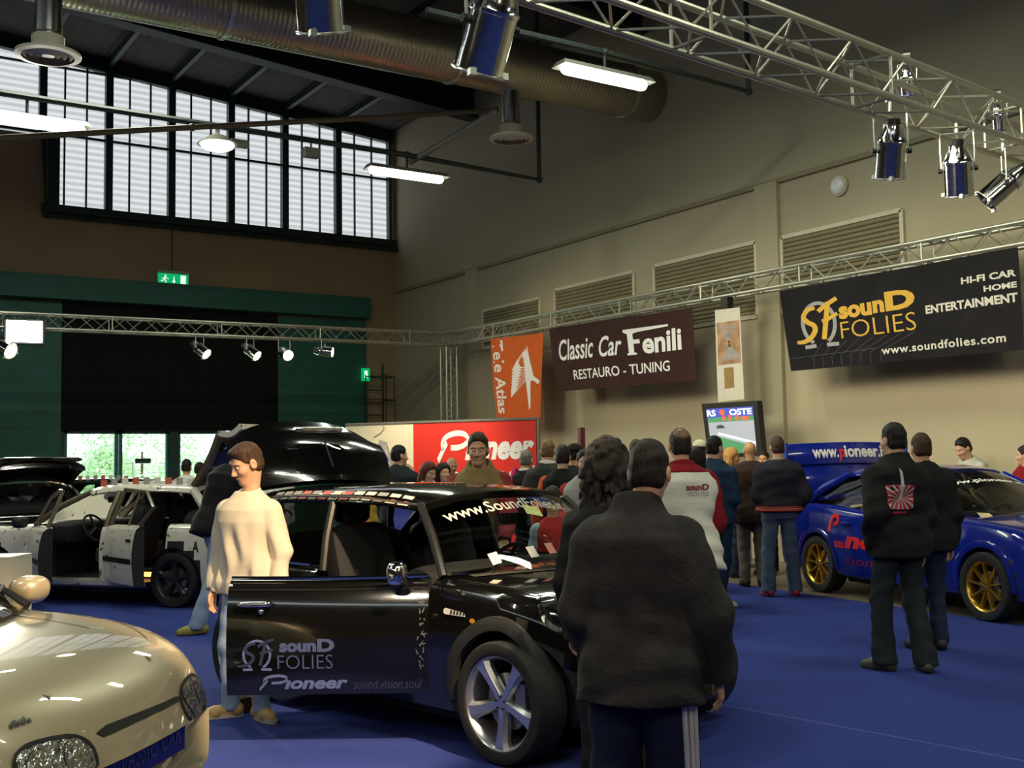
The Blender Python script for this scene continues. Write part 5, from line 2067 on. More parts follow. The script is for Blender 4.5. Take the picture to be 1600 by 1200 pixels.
# ------------------------------------------------------------------ white spotted hatchback on the left, doors open
WHITEP = bpy.data.materials.new('paint_white_spotted')
WHITEP.use_nodes = True
nt = WHITEP.node_tree
b = nt.nodes['Principled BSDF']
b.inputs['Roughness'].default_value = .3
b.inputs['Coat Weight'].default_value = .6
tc = nt.nodes.new('ShaderNodeTexCoord')
ns = nt.nodes.new('ShaderNodeTexNoise')
ns.inputs['Scale'].default_value = 15
ns.inputs['Detail'].default_value = 6
rp = nt.nodes.new('ShaderNodeValToRGB')
rp.color_ramp.elements[0].position = .33
rp.color_ramp.elements[0].color = (.12, .10, .09, 1)
rp.color_ramp.elements[1].position = .38
rp.color_ramp.elements[1].color = (.74, .68, .58, 1)
nt.links.new(tc.outputs['Object'], ns.inputs['Vector'])
nt.links.new(ns.outputs['Fac'], rp.inputs['Fac'])
nt.links.new(rp.outputs['Color'], b.inputs['Base Color'])
GOLD = mat('gold_alloy', (0.72, 0.46, 0.07), 0.3, 0.9, noise=0.05)
HATCH_TAB = [(-3.10, .40, .60, .66), (-3.06, .26, .82, .74), (-2.98, .2, .90, .80), (-2.4, .18, .91, .84), (-1.2, .18, .89, .85), (-.55, .18, .885, .85), (-.2, .18, .87, .845), (.2, .18, .83, .84),
             (.55, .18, .76, .81), (.70, .19, .70, .79), (.76, .24, .60, .76), (.79, .30, .50, .72)]
wax, wad = -3.22 - 2.47 * .94, 11.3 + 2.47 * .342
root = car_root('car', 'white speckled hatchback at the left with two near doors open', (wax + .25) * 1.09, (wad + .7) * 1.09, 160)
P = dict(wheelbase=2.47, arch=.335, rt=.295, rr=.21, tw=.2, track=1.46, rim='five', rim_mat=mat('dark_alloy', (.05, .05, .055), .4, .6, noise=.1), paint=WHITEP, tab=HATCH_TAB, bow_f=.22,
         glass=dict(wb=-.50, wt=-1.15, re=-2.55, rb=-2.92, zr=1.37, hb=.74, hr=.60, xB=-1.55), pillar_mat=mat('pillar_bronze', (.16, .13, .08), .3, .3, noise=.1), c_pillar_mat=WHITEP, pillar_r=.035,
         cabin=(-.62, -2.9, .72, .28),
         open_doors=[dict(x0=-.48, x1=-1.50, side=1, z0=.27, z1=1.0, ang=40), dict(x0=-1.56, x1=-2.38, side=1, z0=.27, z1=1.0, ang=30, rear=True)])
C = build_car(root, P, skip=('rear_glass',))
C['gl'] = P['glass']
# its tailgate stands open: glass frame and white lower panel
a0, a1, a2 = Vector((-2.56, 0, 1.30)), Vector((-2.93, 0, 1.86)), Vector((-3.22, 0, 1.93))
Y_ = Vector((0, 1, 0))
tg = MB().quad([a0 - Y_ * .58, a0 + Y_ * .58, a1 + Y_ * .64, a1 - Y_ * .64], .05, 12, 8, lambda s_, t_: .03 * math.sin(math.pi * t_)).build('tailgate', P['pillar_mat'], root)
MB().quad([a1 - Y_ * .64, a1 + Y_ * .64, a2 + Y_ * .66, a2 - Y_ * .66], .06, 12, 6, lambda s_, t_: .05 * math.sin(math.pi * t_)).build('tailgate_panel', WHITEP, tg)
MB().quad([a0.lerp(a1, .12) - Y_ * .48, a0.lerp(a1, .12) + Y_ * .48, a0.lerp(a1, .9) + Y_ * .54, a0.lerp(a1, .9) - Y_ * .54], .062, 6, 6, lambda s_, t_: .036 * math.sin(math.pi * (.12 + .78 * t_))).build('tailgate_window', mat('black_glass', (0.006, 0.007, 0.007), 0.04), tg)
for k, (d, pb, Rm, dn) in enumerate(C['doors']):
    FRL = side_frame(1)
    x0, x1 = dn['x0'], dn['x1']
    F = Flat().poly([(-x0 + .02, .50), (-x1 - .02, .50), (-x1 - .02, .555), (-x0 + .02, .555)])
    decal(pb, FRL, F, 'rubbing_strip', TRIMB, d, .006)
    F = Flat().stroke([(-x1 - .18, .745), (-x1 - .05, .745)], .03)
    decal(pb, FRL, F, 'handle', TRIMB, d, .012)
    zt0, zt1 = C['loft'].at(x0)[1], C['loft'].at(x1)[1]
    yb = C['loft'].at(x0)[2] * .88
    if k == 0:
        path = [(x0 - .05, yb, zt0), (-1.05, .66, 1.20), (-1.25, .60, 1.285), (x1, .60, 1.29), (x1 + .01, yb, zt1)]
    else:
        path = [(x0, yb, zt0), (x0 - .03, .60, 1.29), (-2.2, .60, 1.26), (x1 - .15, .66, 1.10), (x1, yb, zt1)]
    MB().tube(path, .022, 8).build('window_frame', P['pillar_mat'], d)
    if k == 0:
        mb = MB()
        sball(mb, (-.62, .93, .93), (.06, .09, .07), .7)
        mb.build('mirror', TRIMB, d)
    else:
        MB().tube([(x0 - .5, yb, zt0), (x0 - .48, .61, 1.27)], .012, 6).build('window_divider', P['pillar_mat'], d)
    swing(d, Rm)
F = Flat().text('A', 2.72, .60, 2.80, .72, bold=.03)
decal(C['bvh'], side_frame(1), F, 'lettering', BLACK_PLASTIC, root, .004)
for z in (.34, .37):
    pass
MB().box((-1.95, .60, .33), (.35, .02, .05)).build('sill_light', mat('sill_lamp', (1, .5, .2), .4, emit=(1.0, .35, .10), estr=3.0), root, smooth=False)
cards_on_roof(C, 9, 1, -1.25, -2.45, 'small upright card in the row on the white car roof', 'cards along the white car roof')

# ------------------------------------------------------------------ two black cars at the far left
root = car_root('car', 'black hatchback behind the white car with its tailgate raised', -8.4, 18.4, 125)
P = dict(wheelbase=2.47, arch=.335, rt=.295, rr=.21, tw=.2, track=1.46, rim='five', rim_mat=ALLOY, paint=BLACKP, tab=HATCH_TAB, bow_f=.22,
         glass=dict(wb=-.50, wt=-1.15, re=-2.30, rb=-2.80, zr=1.36, hb=.74, hr=.60, xB=-1.55), cabin=(-.62, -2.9, .72, .28), glass_mat=CARGLASS)
C = build_car(root, P, skip=('rear_glass',))
C['gl'] = P['glass']
T0_, T1_ = Vector((-2.32, 0, 1.34)), Vector((-3.0, 0, 1.60))
ax = T1_ - T0_
nrm = Vector((-ax.z, 0, ax.x)).normalized() * -1
tg = tail(16, 10, 0, 1.1, 'tailgate', BLACKP, 0)
sp = MB()
sball(sp, T0_ + Vector((-.35, 0, .32)), (.12, .66, .03), .5, rot=Matrix.Rotation(R(10), 3, 'Y'))
sp.build('spoiler', BLACKP, tg)
cards_on_roof(C, 7, -1, -1.3, -2.2, 'small card in the row on the black car with raised tailgate', 'cards along the far black roof')
MB().tube([(x, -.80, C['loft'].at(x)[1] + .01) for x in (-.6, -1.2, -1.8, -2.5)], .012, 6).build('chrome_strip', CHROME, root)
root = car_root('car', 'dark car further back whose roof shows against the doors', -5.6, 20.6, -5)
C = build_car(root, dict(P, paint=paint('dark_green_black', (0.006, 0.010, 0.010), rough=.15), glass=dict(P['glass'], re=-2.55, rb=-2.92)))
C['gl'] = P['glass']
cards_on_roof(C, 8, -1, -1.3, -2.3, 'small dark card in the row on the furthest roof', 'cards along the furthest roof')
# cream display block at the left edge
p = at_depth(-4, 860, 9.3)
o = MB().box((p.x, p.y, .42), (.40, .4, .83), rot=Matrix.Rotation(-YAW, 3, 'Z')).build('display_block', mat('cream_board', (.62, .58, .44), .6, noise=.05), smooth=False)
tag(o, 'plain cream display block at the left picture edge beside the white car', 'display block')

# ------------------------------------------------------------------ blue rally saloon on the right
BLUEC = paint('rally_blue', (0.006, 0.018, 0.26), rough=.16)
root = car_root('car', 'blue rally saloon with gold wheels and raised boot lid', 4.44 + .70 * .944, 10.5 + .70 * .33, -70.8)
P = dict(wheelbase=2.62, arch=.345, rt=.315, rr=.225, tw=.21, track=1.50, rim='multi', rim_mat=GOLD, turn=.2, steer=0, paint=BLUEC, bow_f=.26, bow_r=.14,
         tab=[(-3.62, .42, .66, .66), (-3.58, .28, .90, .74), (-3.48, .22, .99, .80), (-2.7, .19, 1.0, .85), (-1.8, .18, .95, .86), (-1.0, .18, .93, .86), (-.5, .18, .93, .855), (-.2, .18, .915, .85),
              (.2, .18, .87, .84), (.55, .18, .78, .82), (.72, .19, .70, .80), (.82, .23, .60, .77), (.86, .30, .50, .72)],
         glass=dict(wb=-.52, wt=-1.22, re=-2.35, rb=-2.98, zr=1.43, hb=.74, hr=.58, xB=-1.62), pillar_mat=BLUEC, cabin=(-.66, -2.95, .72, .30), pillar_r=.036, cowl_bow=.2,
         seat_mat=mat('seat_dark_blue', (.02, .02, .05), .8, noise=.2))
C = build_car(root, P)
C['gl'] = P['glass']
sub_ = C
lf, bv = C['loft'], C['bvh']
FR = side_frame(-1)
for x in (0, -2.62):
    arch_trim(root, lf, x, .345, .315, -1, BLUEC, .06)
seam(bv, FR, [(-.62, .25), (-.60, .6), (-.56, .92)], 'door_joint', SEAMM, root)
seam(bv, FR, [(-1.58, .25), (-1.60, .6), (-1.62, .93)], 'door_joint', SEAMM, root)
seam(bv, FR, [(-2.22, .50), (-2.45, .72), (-2.55, .98)], 'door_joint', SEAMM, root)
REDP = mat('red_print', (0.75, 0.02, 0.02), .4, noise=.05)
DREDP = mat('deep_red_print', (0.22, 0.01, 0.08), .4, noise=.05)
F = Flat()
F.curve([(-2.36, .70), (-2.34, .79), (-2.32, .83)], .05)
F.curve([(-2.335, .78), (-2.32, .85), (-2.27, .875), (-2.22, .86), (-2.22, .80), (-2.29, .775)], .045)
F.text('sou', -2.26, .525, -2.10, .60, bold=.03)
F.text('neer', -2.08, .53, -1.05, .66, bold=.05, shear=.2)
decal(bv, FR, F, 'lettering', REDP, root, .004, 1)
F = Flat().text('sion.soul', -2.10, .35, -1.0, .45, shear=.2, bold=.01)
decal(bv, FR, F, 'lettering', DREDP, root, .004, 1)
mb = MB()
for x in (-1.42, -2.04):
    sball(mb, (x, -.865, .80), (.09, .015, .016), .6)
mb.build('door_handle', BLUEC, root)
for s in (-1, 1):
    mb = MB()
    sball(mb, (-.66, s * .93, .99), (.06, .10, .065), .7)
    mb.build('mirror', BLUEC, root)
    LF = ((.62, s * .60, .68), Vector((-.45, s * .9, 0)).normalized() * (1 if s > 0 else -1), Vector((-.3, 0, .95)))
    decal(bv, LF, Flat().ellipse(0, 0, .17, .10), 'headlamp', LAMPGLASS, root, .006, 2)
TF = ((0, 0, 1.3), (1, 0, 0), (0, 1, 0))
seam(bv, TF, [(-.45, -.72), (.1, -.70), (.5, -.60), (.66, -.4), (.70, 0), (.66, .4), (.5, .60), (.1, .70), (-.45, .72)], 'bonnet_joint', SEAMM, root, .008)
mb = MB()
sball(mb, (.0, 0, lf.at(0)[1] + .03), (.20, .34, .05), .5)
mb.build('bonnet_scoop', mat('dark_blue_matt', (.01, .015, .10), .4, noise=.1), root)
MB().tube([(-.56 + x * 0, 0, 0) for x in range(1)] + [(-.45, -.70, lf.at(-.5)[1] + .02), (-.30, 0, lf.at(-.35)[1] + .05), (-.45, .70, lf.at(-.5)[1] + .02)][0:3], .02, 6).build('wiper_trim', mat('brown_trim', (.05, .035, .02), .5, noise=.2), root) if False else None
wbv = bvh_of(C['ws'].data)
WF = ((-.6, 0, 1.15), (0, 1, 0), (-.78, 0, .62))
F = Flat()
F.text('www.pioneer.it', -.56, .22, .50, .31, bold=.02)
decal(wbv, WF, F, 'screen_lettering', WHITE_PRINT, root, .006, 1)
F = Flat().poly([(-.56, -.37), (-.40, -.37), (-.40, -.29), (-.56, -.29)])
decal(wbv, WF, F, 'screen_card', mat('sticker_cream', (.8, .65, .4), .5), root, .008)
F = Flat().stroke([(-.58, -.40), (-.3, -.36), (0, -.345), (.3, -.36), (.58, -.40)], .05)
decal(wbv, WF, F, 'screen_base_trim', mat('brown_trim', (.10, .07, .03), .5, noise=.2), root, .008, 1)
# roll cage bar and a pale brace seen through the rear side window
mb = MB()
mb.tube([(-1.9, -.62, .5), (-1.95, -.60, 1.0), (-1.95, -.5, 1.28), (-1.95, .5, 1.28), (-1.95, .6, 1.0), (-1.9, .62, .5)], .02, 8)
mb.tube([(-1.95, -.6, 1.0), (-1.95, .6, 1.02)], .03, 8)
mb.tube([(-2.3, -.60, .96), (-1.95, .0, 1.03)], .02, 8)
mb.build('roll_cage', mat('cage_cream', (.70, .62, .42), .4, noise=.05), root)
# boot lid standing open with the wing on it
q = []
T0_, T1_ = Vector((-3.05, 0, 1.02)), Vector((-3.22, 0, 1.58))
ax = T1_ - T0_
nrm = Vector((ax.z, 0, -ax.x)).normalized()
tg = tail(20, 12, 0, 1.0, 'boot_lid', BLUEC, -.04, wid=lambda t: .66 + .04 * t, th=.05)
wing = MB().quad([T1_ + Vector((-.02, -.86, .10)), T1_ + Vector((-.02, .86, .10)), T1_ + Vector((.04, .86, -.15)), T1_ + Vector((.04, -.86, -.15))], .04, 24, 4, lambda s, t: .10 * (1 - (2 * s - 1) ** 2) + .02 * math.sin(math.pi * t))
wg = wing.build('wing', BLUEC, tg)
mb = MB()
for s in (-1, 1):
    mb.quad([T1_ + Vector((.10, s * .86, .12)), T1_ + Vector((-.12, s * .86, .12)), T1_ + Vector((-.15, s * .84, -.45)), T1_ + Vector((.08, s * .84, -.45))], .03)
mb.quad([T1_ + Vector((-.0, -.88, .10)), T1_ + Vector((.02, -.66, .08)), T1_ + Vector((.06, -.66, -.40)), T1_ + Vector((.02, -.86, -.46))], .03)
mb.build('wing_end_plate', mat('paint_light_blue', (.015, .05, .42), .3, noise=.03), tg, smooth=False)
wq = [T1_ + Vector((-.02, -.86, .10)), T1_ + Vector((-.02, .86, .10)), T1_ + Vector((.04, .86, -.15)), T1_ + Vector((.04, -.86, -.15))]
bl = lambda s, t: .10 * (1 - (2 * s - 1) ** 2) + .02 * math.sin(math.pi * t)
F = Flat().text('www.', .20, .25, .40, .66, bold=.03)
F.text('ioneer.it', .45, .25, .82, .82, bold=.03)
F.on_quad(wq, 'lettering', WHITE_PRINT, wg, .004, bl, world=False)
F = Flat().text('p', .405, .08, .45, .66, bold=.03)
F.on_quad(wq, 'lettering', REDP, wg, .004, bl, world=False)
MB().tube([(-3.1, -.55, 1.0), T0_ + ax * .6 + Vector((0, -.55, 0))], .012, 6).build('boot_strut', ALU, root)

# ================================================================== VISITORS
SKIN = mat('skin', (0.64, 0.37, 0.245), 0.55, noise=0.06, nscale=20, spec=0.35)
SKIN_WARM = mat('skin_lit_warm', (0.60, 0.30, 0.15), 0.55, noise=0.06, nscale=20, spec=0.35)  # warm lamplight is put into this copy of the skin colour
LIP = mat('lips', (0.50, 0.22, 0.16), 0.5, noise=0.05)
EYEW = mat('eye_white', (0.70, 0.66, 0.60), 0.3, noise=0.02)
IRIS = mat('iris_dark', (0.03, 0.018, 0.01), 0.2, noise=0.05)
HAIR = {'black': (0.008, 0.006, 0.006), 'dark': (0.016, 0.010, 0.008), 'brown': (0.045, 0.022, 0.012), 'red': (0.10, 0.022, 0.015), 'grey': (0.16, 0.15, 0.13), 'fair': (0.17, 0.10, 0.045), 'blonde': (0.48, 0.25, 0.07)}


def hairmat(k):
    if 'hair_' + k in MATS:
        return MATS['hair_' + k]
    m = mat('hair_' + k, HAIR[k], 0.6, spec=0.3)
    nt = m.node_tree
    b = nt.nodes['Principled BSDF']
    tc = nt.nodes.new('ShaderNodeTexCoord')
    mp = nt.nodes.new('ShaderNodeMapping')
    mp.inputs['Scale'].default_value = (130, 130, 16)
    n = nt.nodes.new('ShaderNodeTexNoise')
    n.inputs['Scale'].default_value = 1.0
    n.inputs['Detail'].default_value = 3
    n.inputs['Distortion'].default_value = 0.6
    rp = nt.nodes.new('ShaderNodeValToRGB')
    c = HAIR[k]
    rp.color_ramp.elements[0].color = (*[v * .45 for v in c], 1)
    rp.color_ramp.elements[1].color = (*[v * 1.8 for v in c], 1)
    rp.color_ramp.elements[0].position = .3
    rp.color_ramp.elements[1].position = .7
    bp = nt.nodes.new('ShaderNodeBump')
    bp.inputs['Strength'].default_value = .7
    bp.inputs['Distance'].default_value = .006
    nt.links.new(tc.outputs['Object'], mp.inputs['Vector'])
    nt.links.new(mp.outputs[0], n.inputs['Vector'])
    nt.links.new(n.outputs['Fac'], rp.inputs['Fac'])
    nt.links.new(rp.outputs['Color'], b.inputs['Base Color'])
    nt.links.new(n.outputs['Fac'], bp.inputs['Height'])
    nt.links.new(bp.outputs['Normal'], b.inputs['Normal'])
    return m


def Mrot(yaw=0, pitch=0, roll=0):
    return (Matrix.Rotation(yaw, 3, 'Z') @ Matrix.Rotation(pitch, 3, 'Y') @ Matrix.Rotation(roll, 3, 'X'))


def inv_pts(p, o, Rm):
    A = np.array(Rm.transposed())
    x, y, z = p[0] - o[0], p[1] - o[1], p[2] - o[2]
    return (A[0, 0] * x + A[0, 1] * y + A[0, 2] * z, A[1, 0] * x + A[1, 1] * y + A[1, 2] * z, A[2, 0] * x + A[2, 1] * y + A[2, 2] * z)


def head_sdf(p, female=False):
    d = ellip(p, (-.012, 0, .032), (.098, .077, .098))
    d = smin(d, ellip(p, (.030, 0, -.045), (.062, .056, .082)), .035)
    d = smin(d, ellip(p, (.064, 0, -.104), (.024, .026, .020)), .030)
    d = smin(d, ellip(p, (.074, 0, .026), (.022, .052, .013)), .018)
    ya = (p[0], np.abs(p[1]), p[2])
    d = smin(d, ellip(ya, (.058, .040, -.028), (.030, .024, .024)), .025)
    d = smax(d, -ellip(ya, (.103, .032, .004), (.022, .018, .013)), .012)
    d = smin(d, rcone(p, (.088, 0, .008), (.112, 0, -.034), .009, .013), .014)
    d = smin(d, ellip(ya, (.098, .012, -.040), (.014, .010, .009)), .008)
    d = smin(d, ellip(p, (.083, 0, -.064), (.014, .024, .007)), .008)
    d = smin(d, ellip(p, (.080, 0, -.076), (.014, .020, .008)), .008)
    ear = np.maximum(ellip(ya, (-.008, .083, -.004), (.024, .011, .034)), -ellip(ya, (.0, .094, -.002), (.012, .009, .020)))
    d = smin(d, ear, .008)
    return d


def hair_noise(p, a, f=70):
    return a * (np.sin(p[1] * f + 2 * np.sin(p[0] * f * .6)) * np.sin(p[0] * f * .8 + p[2] * f * .5) + .6 * np.sin(p[2] * f * 1.3 + p[1] * 31))


def hair_sdf(p, style):
    n = {'short': .010, 'buzz': .006, 'flat': .009, 'ring': .006, 'curly': .034, 'long': .022, 'bob': .024, 'tail': .014, 'fringe': .013, 'full': .012}[style]
    if style in ('short', 'full', 'flat', 'fringe'):
        d = ellip(p, (-.014, 0, .036), (.098 + n, .077 + n * .55, .098 + n * 1.5))
    else:
        d = ellip(p, (-.014, 0, .036), (.098 + n, .077 + n, .098 + n * 1.1))
    d = smin(d, ellip(p, (-.05, 0, -.03), (.055 + n * .6, .066 + n * .6, .06)), .03)
    d = d + hair_noise(p, {'curly': .003, 'buzz': .001}.get(style, .0022), 62 if style == 'curly' else 80)
    if style == 'curly':
        rn = random.Random(5)
        for _ in range(150):
            u_, v_ = rn.uniform(-3.14, 3.14), rn.uniform(-.5, 1.5)
            c = (-.02 + .125 * math.cos(u_) * math.cos(v_), .108 * math.sin(u_) * math.cos(v_), .04 + .128 * math.sin(v_))
            if c[0] < .05:
                d = smin(d, rcone(p, c, (c[0] * 1.05, c[1] * 1.1, c[2] - .02), rn.uniform(.012, .022), .010), .012)
    hx, hz = {'fringe': (.090, .056), 'short': (.080, .074), 'flat': (.080, .068), 'full': (.078, .082)}.get(style, (.078, .070))
    plane = .78 * (p[0] - hx) - .62 * (p[2] - hz)
    d = smax(d, plane, .012)
    if style in ('short', 'buzz', 'flat', 'ring', 'fringe', 'full'):
        d = smax(d, -(p[2] + .070 + .25 * (p[0] + .05)), .01)
        d = smax(d, -ellip((p[0], np.abs(p[1]), p[2]), (.006, .088, -.022), (.030, .022, .034)), .008)
    if style == 'ring':
        d = smax(d, p[2] - .055, .02)
    if style == 'flat':
        d = smin(d, smax(ellip(p, (.01, 0, .10), (.085, .07, .034)), plane - .01, .01), .02)
    if style in ('long', 'curly', 'bob'):
        L = {'long': -.30, 'curly': -.24, 'bob': -.12}[style]
        q = (p[0] + .045, np.abs(p[1]), p[2])
        c = rcone(q, (0, .035, .02), (-.02, .055, L), .062 + n * .6, .050 + n * .5)
        c = c + hair_noise(p, .004, 45)
        if style == 'curly':
            rn = random.Random(9)
            for _ in range(90):
                a_, z_ = rn.uniform(1.2, 5.1), rn.uniform(-.27, .02)
                e_ = (-.055 + .085 * math.cos(a_), .118 * math.sin(a_), z_)
                c = smin(c, rcone(p, e_, (e_[0] * 1.1, e_[1] * 1.12, z_ - .025), rn.uniform(.012, .024), .010), .012)
        c = smax(c, (p[0] - .012) if style != 'bob' else (p[0] - .03), .02)
        d = smin(d, c, .03)
    if style == 'tail':
        d = smin(d, rcone(p, (-.12, 0, .03), (-.15, 0, -.14), .03, .018), .02)
    return d


def torso_sdf(p, inf, top=1.50, low=.82, belly=0.0, female=False, shape=1.0):
    z = p[2]
    zs = [.80, .90, 1.00, 1.10, 1.20, 1.30, 1.38, 1.43, 1.47, 1.51, 1.54]
    hw = np.array([.160, .172, .160, .148, .158, .170, .168, .132, .090, .062, .060])
    hd = np.array([.105, .115, .108, .102, .112, .122, .116, .098, .080, .064, .062])
    if female:
        hw = hw * np.array([1, 1, .95, .90, .88, .88, .88, .88, .9, .95, .95])
    k = np.interp(zs, [.8, 1.40, 1.50, 1.54], [1, 1, .5, .35])
    hw = hw + inf * k
    hd = hd + inf * k * 1.05
    w = np.interp(z, zs, hw)
    dd = np.interp(z, zs, hd) + belly * np.exp(-((z - 1.08) / .12) ** 2)
    xo = np.interp(z, [.8, .95, 1.1, 1.3, 1.45], [-.015, -.01, .01, .0, -.015])
    e = 2.35
    r = (np.abs((p[0] - xo) / dd) ** e + np.abs(p[1] / w) ** e) ** (1 / e)
    d = (r - 1) * np.minimum(w, dd) * .85
    return np.maximum(np.maximum(d, z - top), low - z)


ARM = {'down': ((-.03, .055, -.28), (.05, .0, -.25)), 'wide': ((-.03, .10, -.27), (.07, .01, -.25)), 'pocket': ((-.08, .09, -.26), (.14, -.07, -.18)), 'front': ((.0, .06, -.27), (.21, -.10, .03)),
       'phone': ((.13, .09, -.22), (-.02, -.12, .26)), 'lean': ((.13, .06, -.24), (.17, -.01, -.17)), 'cross': ((.05, .08, -.26), (.16, -.20, .06)), 'back': ((-.10, .06, -.26), (-.02, -.02, -.24)), 'reach': ((.16, .08, -.20), (.22, .0, -.06))}


def folds(p, a, seed=0.0, vert=False):
    if vert:
        w = np.clip((1.36 - p[2]) / .25, 0, 1)
        return a * w * (np.sin(38 * p[1] + 14 * p[0] + 2.2 * np.sin(7 * p[2] + seed)) + .6 * np.sin(61 * p[1] - 9 * p[2] + 1.5 * np.sin(11 * p[2])) + .35 * np.sin(24 * p[2] + 12 * p[1] + seed))
    return a * (np.sin(31 * p[2] + 9 * p[1] + 3 * np.sin(11 * p[0] + 7 * p[2] + seed)) + .7 * np.sin(17 * p[2] - 21 * p[1] + 2.5 * np.sin(13 * p[2] + seed * 2) + seed) + .5 * np.sin(47 * p[2] + 30 * p[0] + seed))


def hand_list(w, d, nrm, thumb, k=1.0, curl=22):
    d = Vector(d).normalized()
    nrm = Vector(nrm)
    nrm = (nrm - d * nrm.dot(d)).normalized()
    s = d.cross(nrm)
    if s.dot(Vector(thumb)) < 0:
        s = -s
    w = Vector(w)
    L = []
    for i, (o, ln) in enumerate(((.030, .072), (.010, .080), (-.010, .075), (-.029, .058))):
        kn = w + d * (.092 - abs(o - .005) * .25) * k + s * o * k
        L.append((w + d * .012 * k + s * o * .6 * k, kn, .015 * k, .0125 * k))
        p, a = kn, R(curl * (.6 + .15 * i))
        for f, r0, r1 in ((.48, .0105, .0095), (.30, .0095, .0085), (.22, .0085, .0075)):
            q = p + (d * math.cos(a) + nrm * math.sin(a)) * ln * f * k
            L.append((p, q, r0 * k, r1 * k))
            p = q
            a += R(curl)
    t0 = w + d * .022 * k + s * .020 * k
    t1 = w + d * .055 * k + s * .050 * k + nrm * .012 * k
    t2 = w + d * .085 * k + s * .058 * k + nrm * .022 * k
    t3 = w + d * .108 * k + s * .056 * k + nrm * .032 * k
    L += [(t0, t1, .015 * k, .013 * k), (t1, t2, .0115 * k, .0105 * k), (t2, t3, .0105 * k, .008 * k)]
    return L


def scale_pts(P, s):
    return np.array(P) * s


